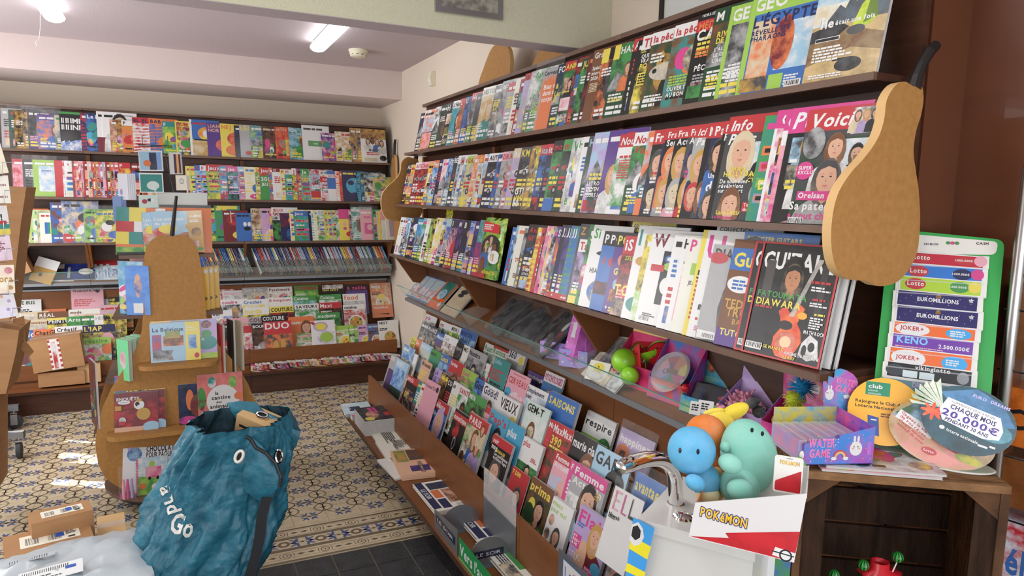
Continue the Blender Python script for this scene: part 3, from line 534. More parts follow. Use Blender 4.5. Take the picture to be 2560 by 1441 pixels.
R3='''984;;wz;k;T;h26
990;;wk;z;T;h26
995;;wb;r;B;h26
1001;;sb;w;L;h26
1007;;cw;b;L;h26
1011;E;nk;y;B;h27 E:50,75,30,9,w T:15,40,9,w,60 #navy magazine with yellow title and number sixty
1026;;cb;w;L;h26
1038;;sg;m;L;h27 T:5,14,6,y,Cas #green and sky magazine with pink title
1047;C;wa;pw;T;h27 T:10,60,5,k,Do #pale magazine with columns of text
1056;;lk;k;P;h27
1064;;yk;k;P;h28
1070;T;yw;k;P;h28
1084;;wa;b;B;h28
1094;T;be;ys;P;h28 #blue and sand magazine with yellow capital
1106;5;np;yn;P;h28 E:50,40,30,20,r #navy basketball magazine with yellow number
1123;M;kv;w;P;h28 T:30,50,10,s,M E:70,50,20,10,o #dark basketball magazine with pale capital
1136;B;kn;wk;P;h28 s11 E:55,74,30,10,q T:10,30,6,w,YES #black sports magazine with gold badge
1151;DH;bu;w;B;h28 s7 #blue sports magazine with small white title
1163;;vn;w;P;h28 E:60,50,20,18,r
1174;;vr;wt;P;h29 R:0,60,100,100,t,s E:60,24,25,8,w #violet magazine with a footballer in red
1253;;bk;w;T;h27 T:8,70,7,w,II T:8,60,7,w,I
1262;;ks;a;B;h28
1267;;ie;o;N;h28 T:10,40,7,r,TF L:14,20,60,3,z,1.6 #plain cream magazine with orange spine
1282;;ah;k;C;h27
1290;Avi/let;hk;rk;C;h29 sl s9 E:40,44,14,4,y T:10,28,6,w,S-MA T:10,22,4,w,LE_NOUVEAU T:10,16,4,w,WTS_D R:5,2,60,14,s,r #black aviation magazine with red slanted title
1313;;ry;w;S;h28 #red and yellow striped magazine
1323;;ry;k;T;h28
1330;;kr;y;B;h28
1334;;pm;w;O;h29 #pink cartoon magazine
1343;;py;b;G;h28
1350;;wk;m;P;h29 L:5,6,60,2,r,3
1360;SI;vo;wv;B;h29 #violet magazine with yellow circles
1369;JJ;nk;w;P;h30 R:0,0,100,8,r L:10,3,60,1,w,2 #navy and purple comic with red foot band
1380;JJ;nv;w;P;h30 R:0,0,100,8,r
1392;JJ;gb;w;S;h30 R:0,0,100,8,r L:10,3,60,1,w,2 #green and blue comic with red foot band
1412;Z;he;q;T;h31
1417;Tau;uk;rw;P;h25 w18 s12 R:0,0,100,12,y #small purple and black booklet with red title
1435;;gd;w;O;h31 T:8,80,9,w,S #green comic spine with white letter
1444;Si;wy;gw;N;h31 w22 s12 E:60,66,40,4,k E:50,62,40,2,w E:45,45,40,9,w T:12,42,6,k,HIAÂÂ E:55,20,40,16,b,y E:60,20,30,10,w #white comic with brush strokes and a shout bubble
1472;P;bx;wk;N;h29 w20 s11 E:30,62,20,8,r R:0,20,100,36,x,k E:35,50,16,9,g #first blue and brick game magazine with plus sign
1486;PO;bx;wk;N;h29 w20 s11 E:30,62,20,8,r R:0,20,100,36,x,k E:35,50,16,9,g E:40,40,14,10,b #second blue and brick game magazine with white title
1503;POP;vk;yk;N;h29 w20 s11 E:40,66,26,10,r,f T:10,48,8,y,GÉNIES E:30,36,16,8,c,w R:10,14,44,30,o,k T:6,4,6,w,+ L:16,6,50,2,y,2 #violet and black magazine with yellow headline
1523;iS;rk;wr;P;h28 w20 s14 T:10,70,5,l,ZELDA T:0,26,13,y,TOP R:0,0,100,22,h,f #red title game magazine with large yellow letters
1551;1;w;tw;N;h32 w23 s17 T:52,84,6,t,LE_PETIT T:52,76,6,l,PRINCE E:20,62,14,5,q E:30,16,26,9,t R:60,30,90,52,g,k #large white magazine with teal numeral
1572;;yk;w;O;h29 w20 R:0,0,100,34,l,w #yellow and green illustrated magazine
1586;W;wa;xw;N;h31 w23 s14 R:30,22,60,78,k E:42,70,8,4,b E:42,70,4,2,w E:42,62,8,4,l R:10,56,36,63,r E:46,42,12,9,w B:6,2 L:4,90,30,1,a,1.2 L:12,10,28,2,h,1.2 #white magazine with a black robot face and red nose
1639;;wk;k;T;h30 w21
1660;H;we;kw;N;h30 w21 s10 R:10,10,60,66,p,w T:10,70,3,k,la_collection #white and peach collection magazine
1675;P;il;mi;N;h30 w21 s12 R:14,60,60,72,l T:14,50,4,k,JEAN_JACQUES E:52,36,18,18,u,g R:30,10,60,30,l #cream magazine with pink and green doodles
1704;50;y;k;T;h32 w21 ty34 s8 L:6,50,60,9,r,2.5 #yellow magazine with red list
1715;U;wk;m;N;h32 w23 s22 P:60,52,40,h,f,k R:0,0,100,10,w L:10,10,60,3,m,1 T:10,26,5,k,INTERVIEW #white magazine with magenta capital, man in black suit
1736;DIAPASON;ak;ka;N;h28 w22 wrap s11 P:62,44,60,h,a,k E:12,86,16,6,r R:2,2,50,10,w B:10,2 #grey portrait magazine in clear wrap
1783;Guitare;zo;yb;N;h30 w22 s13 ty8 P:80,60,36,q,f,v E:22,58,20,8,w L:10,60,26,3,b,2 T:4,36,8,q,TEDES T:10,28,8,q,TRUCKS T:22,21,5,q,BAND R:0,0,40,16,v T:6,10,6,y,TUTO_> P:66,14,30,k,z,k #guitar magazine with yellow title and blonde guitarist
1833;GUITARE;k;wk;N;h30 w22 s15 ty4 fit R:10,50,22,84,4a4644 R:0,0,100,2,r R:0,0,3,100,r R:0,98,100,100,r T:6,52,5.2,g,FATOUMATA T:6,44.5,6,y,DIAWARA B:4,5 #red framed guitar magazine half hidden by its twin
1853;GUITARE;k;wk;N;h30 w23 t9 s15 ty4 fit R:10,50,22,84,4a4644 R:34,50,44,86,3c3837 R:80,40,88,84,38383a G:141214,2a2624,26,10,24,50,30,66,34,82,44,90,56,86,64,70,72,50,76,30,70,10 P:47,70,24,k,b5805f,1c1a1c G:c8452f,e0703a,42,44,48,45,52,41,57,43,63,49,70,46,66,39,64,33,70,27,73,18,67,8,56,2,45,3,38,10,38,19,45,27,42,35,38,41 E:50,30,9,4,2a2426 E:54,16,13,9,d98a7a,b0503a E:54,16,7,5,e8c29a G:8f8a86,b8b2ac,52,38,58,38,79,88,75,90 R:74,88,84,94,k E:68,40,6,3,e8a23a E:58,7,9,5,e07a6a G:e8e8e6,a,74,18,82,26,92,22,96,8,84,4,72,8 E:86,16,4,4,k E:78,12,3,5,k T:6,52,5.2,g,FATOUMATA T:6,44.5,6,y,DIAWARA L:6,42,30,1,r,1.6 L:70,68,26,1,r,2 L:72,64,24,2,w,1.4 L:76,54,20,1,r,1.6 L:74,51,22,2,w,1.2 L:82,42,14,1,y,1.6 L:78,39,18,5,w,1.2 T:74,26,3,w,MATH_ROCK T:12,8,2.6,y,VINTAGE_MANIAC T:56,6,2.6,w,ANGINE_DE_POITRINE T:56,2.4,2.4,y,LE_RIFF R:0,0,100,1.6,r R:0,0,2.4,100,r R:97.6,0,100,100,r R:0,98.4,100,100,r B:4,5 #red framed magazine with a guitarist and a red guitar
'''
B1='''6;;ah;w;T;h30 wrap #silver magazine in clear wrap
25;4;dr;r;T;h29 wrap #dark green magazine in clear wrap
39;E;kq;q;A;h29 #black and gold magazine
60;;kq;q;P;h30 wrap
72;;kh;w;P;h30 wrap
97;;bo;wv;P;h27 wrap #blue and purple magazine in a large clear bag
140;;ea;g;L;h27
153;IMMER/INNOV;kn;wk;N;h30 s13 ty12 E:50,0,70,30,w,b R:0,94,60,100,g #first black album with block letters and a planet
164;IMMER/INNOV;kn;wk;N;h30 s13 ty12 E:50,0,70,30,w,b R:0,94,60,100,g #second black album with block letters and a planet
176;IMMER/INNOV;kn;wk;N;h30 s13 ty12 E:50,0,70,30,w,b R:0,94,60,100,g #third black album with block letters and a planet
205;;rn;w;S;h30
219;Le Pe;nb;w;O;h30 #navy album with ice blue shapes
246;;wx;k;N;h32 R:0,0,100,36,x #first white album with maroon foot
260;;wx;k;N;h32 w24 R:0,0,100,36,x P:50,76,40,k,e,w L:60,92,30,1,k,1.5 #second white album with maroon foot and a sleeping face
278;;fz;w;P;h26 #peach album with a figure
295;;zq;q;O;h26
308;P;oq;kw;O;h26 #orange album with a white square
335;BLA;rw;nr;S;h29 #red striped joke book
356;BLA;rw;nr;S;h29
377;BAB;ob;no;S;h29 #orange and blue striped joke book
410;F;lg;wt;O;h27 #green cartoon album
442;NUM/BLOCKS;ny;r;O;h28 s10 R:0,96,100,100,y R:0,0,5,100,y E:70,20,20,9,r E:40,34,24,12,g #navy number game book with yellow dotted edge
478;;wb;r;T;h30
484;;by;r;N;h30 R:0,0,100,45,e,q E:60,62,40,20,y,o E:60,62,22,11,w R:6,42,90,46,k #blue album with a yellow explosion
521;LIAN/NOR;vx;f;N;h28 s10 E:60,34,30,18,m,o #purple album with pale lettering
555;NEJ;y;o;N;h28 s12 E:62,54,38,22,o,r E:50,20,34,16,o E:80,52,12,6,k #yellow album with an orange blob creature
590;;nk;w;S;h27
603;LÉO;ah;y;N;h28 s13 E:60,44,26,14,p,b T:40,76,4,y,GÉNIE E:30,14,12,6,r #grey album with yellow title
630;;bl;w;L;h28 P:60,46,30,y,f,y
659;;zk;e;O;h28
692;MON;ro;f;O;h28 R:40,10,90,60,o,y #red fantasy album with glowing arch
726;CHI;ts;w;P;h28 T:30,78,7,w,CHI #teal album with white lettering
760;;wi;k;N;h31 w24 wrap R:20,40,100,56,g T:40,46,5,w,mini #white dotted album in clear wrap with green label
807;;vp;w;O;h25 w18 #purple pony activity pack
842;;qw;w;P;h27 w16 foil #narrow gold foil pack
857;;wq;r;P;h27 w19 foil #gold and white football sticker pack
880;;qn;w;P;h31 w20 foil #first large gold football sticker pack
893;;qn;w;P;h31 w20 foil #second large gold football sticker pack
906;;wq;r;N;h31 w24 foil R:0,70,100,100,q,z P:28,64,16,k,f,w P:46,68,16,k,z,w P:64,64,16,z,f,b P:82,60,16,k,f,w R:10,4,60,14,e T:30,34,6,n,MATCH L:20,28,60,2,r,3 E:84,14,14,8,k #front gold football sticker pack with players
'''
B2='''35;;rp;w;O;h28 wrap #red activity set in clear bag
60;;hk;w;T;h28 wrap
86;;lw;w;N;h28 w22 wrap R:16,14,86,84,w,s L:24,70,40,2,b,2 #lime and white activity book in clear bag
140;;r;w;N;h28
145;;ra;w;N;h28
150;;r;w;N;h28
155;;r;w;N;h28
160;;rw;w;B;h28
165;;w;r;G;h28
184;;rz;w;B;h28
190;;pr;w;B;h28
200;;rw;w;B;h28
206;;pz;w;B;h28
212;;rx;w;B;h28
222;;pe;w;B;h28
232;;ra;w;B;h28
240;;qr;w;B;h28
251;;ru;w;B;h28
260;;pa;w;B;h28
268;;xr;w;B;h28
278;;rq;w;B;h28
287;;pr;w;B;h28
300;P;ry;wr;P;h28 T:30,50,9,r,ER
330;;rk;w;B;h28
468;;yw;r;G;h27
477;;yl;m;G;h27
491;F;bs;rb;G;h28 #blue puzzle magazine with a red flash
505;F;sb;rw;G;h28
520;Jeux;gy;wr;G;h29 s12 T:20,60,12,y,328 T:20,52,5,k,MOTS T:20,46,5,k,FLÉCHÉS #green puzzle magazine with yellow number
552;;cr;w;G;h28 T:5,8,12,r,43
571;Jeu;tk;wm;G;h28 T:40,38,8,y,36 R:10,40,60,64,s,k #magenta and teal puzzle magazine with a photo
599;;pb;ws;G;h28 T:10,70,9,r,20 T:10,52,6,r,103
615;;yw;b;S;h28 E:50,10,34,9,m T:30,8,6,w,246 #yellow puzzle magazine with coloured lines
642;Je;yg;ry;G;h28
653;Jeux;rg;wr;G;h28 s11 R:0,0,100,74,g T:5,58,13,w,300 T:5,44,9,w,JEUX #green and red puzzle magazine with white 300
676;;ob;w;G;h28
685;CI;wx;wx;T;h28 s7
705;P;yw;r;G;h27
716;Fl;gc;rw;G;h27 T:10,60,9,w,60 E:60,20,16,14,m #green crossword magazine with red title
734;J;ky;rw;G;h28 s12 T:8,62,12,y,200 #black and yellow puzzle magazine
745;;ov;k;G;h28
756;Je;lb;wg;G;h28 s12 T:8,60,11,y,200 #green and blue puzzle magazine with yellow 200
778;Ca;sr;w;C;h28 R:5,10,90,30,r #sky blue magazine with a red bus
804;BITE;wr;kw;G;h27 s7 R:0,62,100,80,r T:10,67,7,w,XXI #white puzzle magazine with red band
822;DE PUZZLE;bo;rw;N;h27 s7 ty10 R:0,0,100,70,b R:0,0,60,40,w R:60,0,100,78,o #blue white and orange puzzle pack
843;;ow;r;S;h27
852;;or;w;S;h27
859;;ny;y;N;h28 w20 E:55,50,38,26,c E:40,60,14,8,n E:70,66,10,8,e E:55,24,14,5,n #navy and yellow pack with a blue mask toy
895;;kc;c;S;h27
903;;ck;k;A;h27
914;;kw;c;P;h26 R:40,10,80,50,y #black pack with a yellow toy
937;;yt;p;O;h23 w18 E:45,30,18,14,w,a #pastel card pack with a small toy
'''
B3='''41;ANIM;gh;ro;N;h26 s8 E:60,46,30,28,a,e T:5,4,10,w,Marie #green magazine with a grey cat
74;;el;g;O;h25
85;Y;wl;g;O;h25
95;Yamm;eg;g;O;h25 #pale children's magazine with green title
102;;iw;r;N;h23 w17 R:18,30,28,68,b R:28,30,38,68,t R:38,30,48,68,y R:48,30,58,68,o R:58,30,68,68,r R:68,30,78,68,x #white pack with coloured pencils
130;;bz;w;O;h31 w20 #blue and brown pirate magazine
159;;be;k;O;h32 w24 wrap E:72,60,30,13,k #blue and sand magazine in large shiny bag
213;;gl;k;O;h26 wrap E:50,30,30,18,b #green magazine in clear bag with blue toy
241;;yg;b;O;h25 w20 wrap E:70,24,30,13,b E:50,62,16,8,k #yellow and green magazine in clear bag
525;;gy;k;O;h28
541;;gt;y;O;h30 w20 R:10,90,90,99,y #green pirate style magazine with yellow top
561;;xy;w;N;h26 w20 E:70,20,36,14,y E:55,70,40,20,r,x R:30,60,34,98,f #maroon activity pack with a yellow shape
593;;bc;k;N;h24 w17 R:84,0,92,100,n E:42,60,8,8,w E:62,60,8,8,w E:52,44,16,7,k #bright blue notebook with an elastic band
632;Harry;ez;z;P;h28 #sand magazine with brown figures
656;;up;k;P;h28
678;;my;w;O;h27
684;JEUX/COLL;wk;rw;O;h29 w22 s9 R:0,0,100,62,k,g #white magazine with red title, dark monsters below
704;;nr;w;N;h24 w17 R:0,50,100,100,x,n E:60,74,20,12,o E:60,24,34,22,b,n #navy and red activity pack
728;;wy;b;G;h27
738;Jeux;gc;wb;G;h26 s10 #blue and green games magazine
775;;nk;w;S;h26
782;;cw;y;S;h27
788;;yw;c;S;h27
797;COLO;gw;bw;G;h27 s8 T:20,48,8,r,AN #green colouring book
814;;ly;r;G;h27
822;;yc;r;G;h27
832;;cy;r;G;h27
843;;gw;m;O;h26
851;TOP;yp;wm;N;h28 w17 s10 R:0,68,100,100,m E:30,52,10,6,p E:64,54,10,6,o E:30,38,10,5,m E:66,36,10,6,u E:50,20,16,8,r #yellow sticker book with pink top
876;;kp;w;O;h27
883;;tj;w;A;h30 w20 wrap #pale green pack in clear wrap
905;;pj;w;N;h28 w17 wrap R:20,20,80,56,m E:50,42,16,10,p L:20,76,50,2,m,3 #pink toy phone pack
935;;gt;k;B;h28
945;;ey;z;T;h27
950;;yi;p;T;h27
956;;pe;m;N;h28 w17 R:0,0,100,66,i,j R:0,72,100,100,p #pink and cream card pack
968;;ia;p;N;h24 w15 R:20,12,90,76,a,u #pale grey stationery pack
'''
LR={5:'''1066,784;Jardin;wa;mw;L;s9
1102,801;Ami;wg;rw;L;s9 t7
1131,812;MON J;yg;kw;L;s9 t7
1155,820;MAISON/JARDIN;sb;nb;R;s10 w23 t8 #blue magazine with tall dark lettering at the rack top
1215,856;Rusti;wg;gw;L;s11
1236,863;Rustica;gw;gw;L;s11 w20 t6 R:0,95,90,100,r R:88,60,100,98,y #white garden weekly with green title and red strip
1276,869;360;aw;nw;N;s13 w18 t15 E:80,84,14,8,y L:62,60,24,5,h,1.4 #grey booklet with blue numerals and yellow spot
1322,926;psychologies;vk;wv;P;s7 w20 t4 #dark violet magazine with lower case white title
1366,926;PSYCHOLOGIES;bt;mw;P;fit s11 w17 t8 E:50,54,32,16,f #white and blue magazine with a pink title
1470,1025;respire;wg;k;N;fit s11 ty5 t14 R:0,0,100,66,g,l E:80,52,24,20,d,g #pale magazine with a green meadow and black title
1555,1067;happinez;uk;iu;N;fit s11 ty4 t9 wrap E:22,66,20,13,o R:14,60,30,70,k,o P:60,34,36,z,f,w #lavender magazine in clear wrap with orange sticker
''',4:'''1057,802;;ha;w;R;t3
1073,812;FRANCE;ha;wh;R;t3
1095,830;Maison;bz;wb;R;t3
1113,835;Com;wz;aw;R;s9 t4
1127,852;;nh;w;P;t3
1143,858;epoq;kh;ak;P;s9 t3
1162,862;MO;iw;ki;P;t3
1176,869;Numéro;ah;ka;P;s10 w23 t4 #grey fashion magazine with bold black title
1240,891;Salles;td;st;T;w17 h24 t4 #small teal garden booklet
1191,895;Système;wg;rw;G;s9 w19 t5 #white do it yourself magazine with thin red title
1229,912;FABRI;rw;wr;N;s0.1 t4 w12 T:10,66,9,w,FABRI R:20,84,80,90,w #first red magazine with white lettering
1243,920;FABRIQUE;rw;wr;N;s0.1 w19 t5 T:3,66,9,w,FABRIQUE R:50,76,100,98,w T:54,82,4,r,Système #second red magazine with white lettering
1277,923;CERVEAU;pr;rp;N;fit s11 ty7 t5 E:16,60,16,9,c E:60,50,36,16,p,w T:20,94,3.4,r,faites_du_performant #pink magazine with large red title
1320,959;Simplement/bien;sw;nw;P;s8 t5 w20 #white and sky magazine with red and blue title
1376,976;SAISONS;b;yb;N;fit s12 ty3 t16 w24 E:40,52,14,6,y E:47,56,5,3,y L:66,86,24,2,w,1.2 T:8,10,8,w,SAISONS #blue magazine with a yellow bird
''',3:'''1031,841;Déco;yk;gy;O;t3
1043,846;De;oz;wo;R;t3
1055,854;MAISON;se;ws;R;s9 t3
1080,871;marie;gt;dg;L;s9 t3
1105,883;Santé;bs;yb;P;s11 t3 #blue magazine with yellow title
1129,896;forme;rf;wr;N;s9 t6 w20 R:0,0,100,72,c,o P:56,56,44,z,f,o #red top magazine with a smiling woman
1159,919;Good/Best bo;lg;ml;G;s9 t8 w19 #lime green magazine with pink second line
1191,944;Goo;bs;kb;P;s14 t3 w20
1213,956;Good!;wa;nw;N;s15 w22 t4 P:50,58,30,z,f,w T:30,92,2.6,k,Bonbonnettes #white magazine with round bold navy title
1255,985;VIEUX;wb;kw;N;fit s18 w20 t16 R:0,0,100,62,b,s E:84,66,16,8,y #white magazine with huge black title over a sea view
1322,999;GEM-T;jw;kj;P;s12 w20 t9 #pale green magazine with thin tall black title
1376,1047;Maxi;rg;wr;N;s8 w11 t4 T:8,66,4,m,texte
1388,1052;MaxMaxi;rg;wr;N;fit s12 w17 t5 ty0 R:0,0,100,80,d,r T:6,66,13,y,390 L:6,60,70,1,y,3.5 #red title magazine with a yellow number over red flowers
1438,1076;marie claire;kd;wk;N;s13 w22 t5 ty4 P:60,58,40,z,f,a #dark magazine with white title and a woman in white
1495,1111;GAEL;sk;ks;N;s17 w22 t6 ty2 L:10,60,40,5,k,1.6 E:70,62,26,18,k P:70,50,30,k,z,s #pale blue magazine with a dark haired woman
''',2:'''1012,860;;bs;w;R;t3
1020,874;maisons;wi;qw;R;s8 w20 t8 #white house magazine with a golden title
1058,898;101 conseils;fe;kf;T;fit s10 w16 h24 t3 #peach booklet with black title
1090,919;LA;uv;vu;P;t3
1106,930;;kq;y;P;t3 s9 T:8,86,10,y,URGEN
1122,944;CO;kw;wk;T;t3 s10
1136,952;sa;wr;kw;T;t3 s9
1152,963;SANTÉ;gw;rw;P;t4 s10 w19 #white and green magazine with red title
1176,977;MEN;gk;wg;P;t3 s9
1190,999;Stop;rw;wp;N;s9 w19 t9 ty10 R:0,0,100,78,w,e P:58,62,44,q,f,w #white magazine with a blonde woman and pink strip
1229,1021;Pep's;cs;rc;N;fit s13 w20 t5 ty2 P:62,56,42,k,f,w #sky blue magazine with slanted red title
1276,1052;plus;cb;wc;N;s13 w15 t4 ty6 P:70,30,30,z,f,w #bright blue narrow magazine with white title
1312,1090;plus;wg;rw;N;s9 w17 t14 R:0,0,100,62,d,g P:56,52,26,k,f,r L:10,36,40,4,y,2 L:60,74,30,3,r,1.4 #white magazine with a person in red before trees
1393,1126;Femme/Actuelle;pw;wr;N;s8 w16 t5 R:0,0,100,66,s,p E:66,50,26,16,f,p #pink and blue woman's magazine
1430,1150;F;m;wm;T;s8 t3
1440,1156;Femme/Actuelle;aw;wm;N;s10 w22 t15 fit R:0,0,100,60,a,w P:62,60,46,k,f,s L:76,76,20,3,q,2 L:76,56,20,6,q,1.6 #silver magazine with a laughing dark haired woman
1594,1178;avantages;bs;yb;N;fit s14 w17 t6 ty3 wrap P:50,40,40,z,f,w #blue magazine with yellow title behind the tap
''',1:'''980,885;OUE;aw;wa;N;s9 w20 t5 R:10,14,70,66,h,v #grey architecture magazine
994,896;OUEST;sw;ws;N;s10 w21 t12 R:0,0,100,34,d,h R:0,34,100,80,s,b #sky and tree magazine with white title
1011,932;;zf;w;P;t3
1022,936;MAÇO;ky;wr;N;s8 t3 w20 R:10,10,90,70,n,q L:12,60,40,4,y,2 L:12,16,60,3,y,4 #dark blue magazine with gold door
1048,952;;ty;y;T;t3 w15 h25
1056,958;;wr;r;T;t3 T:20,50,6,r,C
1068,946;Weekend TRAVEL;pw;kp;N;fit s6 ty4 w20 h32 t3 E:86,90,8,5,k #pink travel supplement standing taller than its neighbours
1065,974;Tr;kb;wk;P;t3 s12 ty4 T:14,20,6,w,TURBULENCES
1091,994;télépro;kb;wr;N;s11 w20 t9 R:0,0,100,80,k,b P:58,62,54,u,f,k L:8,74,20,4,w,1.4 L:10,12,60,2,m,2 #black television weekly with a lilac haired woman
1140,1021;moustique;k;wr;N;s10 w17 t10 ty4 E:40,64,22,16,r,k E:50,40,10,12,w E:50,40,8,10,k L:16,20,50,3,y,4 #black weekly with a red title box
1177,1030;PARIS/MATCH;wz;wr;N;s11 w22 h31 t14 R:0,0,100,82,e,g P:55,66,30,z,f,b P:76,62,28,z,f,u P:80,86,16,z,f,e E:22,44,14,14,w,z E:18,24,12,14,z,k T:30,18,10,y,Kate #large weekly with two embracing women
1236,1085;soir/mag;k;wr;N;s8 w19 t14 P:50,46,50,h,f,k T:30,76,5,y,MARIAGE T:26,70,5,w,Les_confidences T:26,64,5,w,de_Florent_Pagny L:8,40,20,3,y,2 #black weekly with a dark haired man and white headline
1284,1164;7 DIM;ra;yr;N;s7 w15 t5 P:60,60,44,h,f,w L:8,24,40,3,y,3 #red magazine with a man in a pale shirt
1332,1190;prima;kg;yz;N;fit s13 w18 t9 ty1 R:0,0,100,80,z,d P:62,60,40,k,f,g E:28,64,14,9,y E:24,50,20,14,d T:4,8,7,w,20_recettes #yellow title magazine with a woman in green
1385,1240;mieux/pour moi;ws;lw;N;s8 w15 h24 t16 P:56,44,34,h,f,s E:20,64,12,9,h,f E:16,40,12,9,h,f #white magazine with a person in pale blue
1454,1260;Flair;uw;mu;N;fit s17 w20 h27 t14 ty1 P:64,72,34,q,f,x E:38,34,16,26,f R:2,44,28,62,m T:4,56,4,w,MY T:4,51,4,w,BODY T:4,46,4,w,&_ME T:4,30,8,w,SELF- T:22,18,8,w,LOVE R:56,22,84,32,m T:58,28,3,w,ÉDITION T:58,23.5,3,w,LOVE L:6,76,30,2,b,2 E:86,36,14,8,c L:80,92,16,2,b,1.3 #lilac magazine with handwritten pink title and seated blonde
1539,1214;;w;;N;s0.2 h25 w15 t9 wrap R:10,70,14,96,p,m R:14,93,30,96,p R:14,82,28,84,p R:14,70,30,72,p R:40,70,44,96,m R:44,70,58,72,m R:66,70,69,96,k R:70,70,86,74,k T:6,60,5,k,Nawah L:6,60,30,2,h,1.2 #white magazine with tall thin title in clear wrap
1552,1304;Femmes;ah;tw;N;fit s14 w15 h24 t6 wrap R:0,0,100,70,a,z P:60,40,40,z,f,a L:4,66,60,8,w,2 E:50,24,30,16,o E:50,24,26,14,k T:32,22,5,o,Femme #grey wrapped magazine with green title and orange round sticker
'''}
BR={5:'''41,751;TE IRIS;w;dw;T;s9 w16
97,775;;oi;w;T;w18
177,722;Weekend BLACK;pw;kp;T;s5 w22 h33 wrap E:82,92,7,5,k #pink wrapped magazine at the back
179,750;Tre;aw;kw;N;s11 w20
220,750;T;ek;wa;N;s11
249,764;;ky;yd;G;w18
271,744;HE;ky;yk;G;s8 w17
535,725;;rw;w;O;w17
556,728;Amigurumi;wa;pw;O;s9 w19
605,720;Quilt & Co;ae;wa;O;s8 w22 T:5,70,7,k,21 #grey quilting magazine
669,719;Patchwork;we;xw;O;s9 w21 T:5,70,8,k,21 #white patchwork magazine
735,715;CUISINE;gl;rg;F;fit s11 w21 #green cookery magazine with red title
802,712;Desserts/sans sucre;kn;yk;N;s8 w21 R:4,84,96,98,w,z #dark cookery magazine with yellow lettering
864,713;à table;vk;mk;N;s12 w20 fit #dark violet cookery magazine with pink title
924,709;;oe;w;F;h33 w20 t5 wrap E:50,60,20,7,y R:0,0,100,36,o T:8,26,7,w,marmiton #tall orange cookery bundle in clear wrap
''',4:'''40,782;Nature;ea;we;R;s8
94,782;RÉAL;ze;iz;R;s10 w23
171,775;mode;fi;xi;P;s8 w22
249,764;;pa;r;S;w17
551,750;coudre;wk;mw;P;s10 w22 T:15,78,5,k,SACS_À_DOS #white sewing magazine with magenta title
605,750;Crochet;wy;bw;P;s10 w21 #white crochet magazine with blue title
669,746;13 Amigurumi;wi;rw;O;s8 w21
731,741;Cuisine;sg;wg;F;s10 w20 #green and sky cookery magazine
797,738;Cuisine;wg;wg;F;s10 w20
856,736;food;aw;ow;F;s14 w21 h31 t5 #pale magazine with big orange title
''',3:'''61,802;connaissance;ea;xe;O;s7 w20 E:20,66,8,5,r
117,797;PEINTURE;yk;wk;O;s10 w21 R:0,94,100,100,y #black and yellow painting magazine
166,793;Arts;gd;wg;L;s10 w20
200,791;;dg;w;L;
235,789;HEN;wa;aw;T;s9 w18
258,787;;yk;k;G;w16
529,778;bur;wb;nw;P;s11 w16
608,771;burda;yk;yw;P;s14 w21 #white magazine with fat yellow title
674,768;COUTURE;kr;ky;P;s12 w20 T:5,76,6,r,curvy #yellow title sewing magazine on black
736,762;SAVEURS;wg;kw;F;fit s9 w21 T:5,76,5,a,NUTRITION #white food magazine with thin black title
797,758;Maxi;kz;wr;F;s12 w20 #dark food magazine with red title box
857,763;cuisine;wr;kw;F;s10 w20 #white food magazine with black slanted title
''',2:'''54,827;nic;bk;wb;T;s15 w18
83,825;ChatGPT;oi;ko;O;s12 w19 #orange magazine with bold black title
137,818;Créatif/Photo;wk;kw;O;s10 w22 #white photo magazine with bold black title
206,815;L'IAP;ny;yn;O;s13 w22 #navy magazine with yellow and white title
554,798;broderies;pf;xp;P;s8 w21
620,794;COU;ak;xa;P;s11 w18
653,790;COUTURE;kh;wk;P;s12 w20 fit #black magazine with bold white title
720,794;AIRFRYER;oz;wo;N;s8 ty12 w22 t6 R:0,0,100,74,o P:68,66,40,z,f,w T:6,80,5,w,Ma_cuisine #orange magazine with a cook in white
790,784;madame;dg;wg;F;s11 w21 sl #green food magazine with white script title
''',1:'''41,851;PHO;hx;wh;P;s11 w19 T:20,12,10,w,PORT
83,854;l'essentiel;wx;kw;O;s9 w20 R:5,90,25,98,r
141,852;Pâques;wv;vw;O;s11 w20 #white magazine with violet title
195,847;Créative;wg;gl;O;s12 w22 h27 #white craft magazine with bright green title
548,810;;hk;w;P;w15
573,819;VIN;rw;wr;O;s13 w19 #red wine magazine
592,828;Vin;dr;wr;L;s10 w17 T:8,70,5,w,Sucré #green wine magazine with red title box
628,811;BOURG;kz;wk;P;s9 w19 #black and amber magazine with a silhouette
658,806;DUO;ro;wr;N;fit s19 w23 t6 R:0,0,100,60,h,o E:40,26,10,16,q E:66,30,10,16,q #red sunset magazine with large white title and wine glasses
741,835;;eg;p;F;w18 h24
776,803;;wt;r;N;w21 t6 R:0,90,14,98,r E:40,80,30,15,u E:40,80,22,11,y E:62,46,40,22,u,w E:62,46,28,16,l E:44,12,14,8,w #white food magazine with purple soup bowls
835,816;Col;lw;ll;F;s9 w17 h24
870,818;;gl;w;F;w12 h24
893,814;;up;v;F;w14 h24
918,811;;bz;s;F;w14 h25 E:50,30,34,14,r #blue food magazine with a red bowl
944,803;NEST;wi;kw;F;s9 w19 h26 #white food magazine with thin black title
'''}
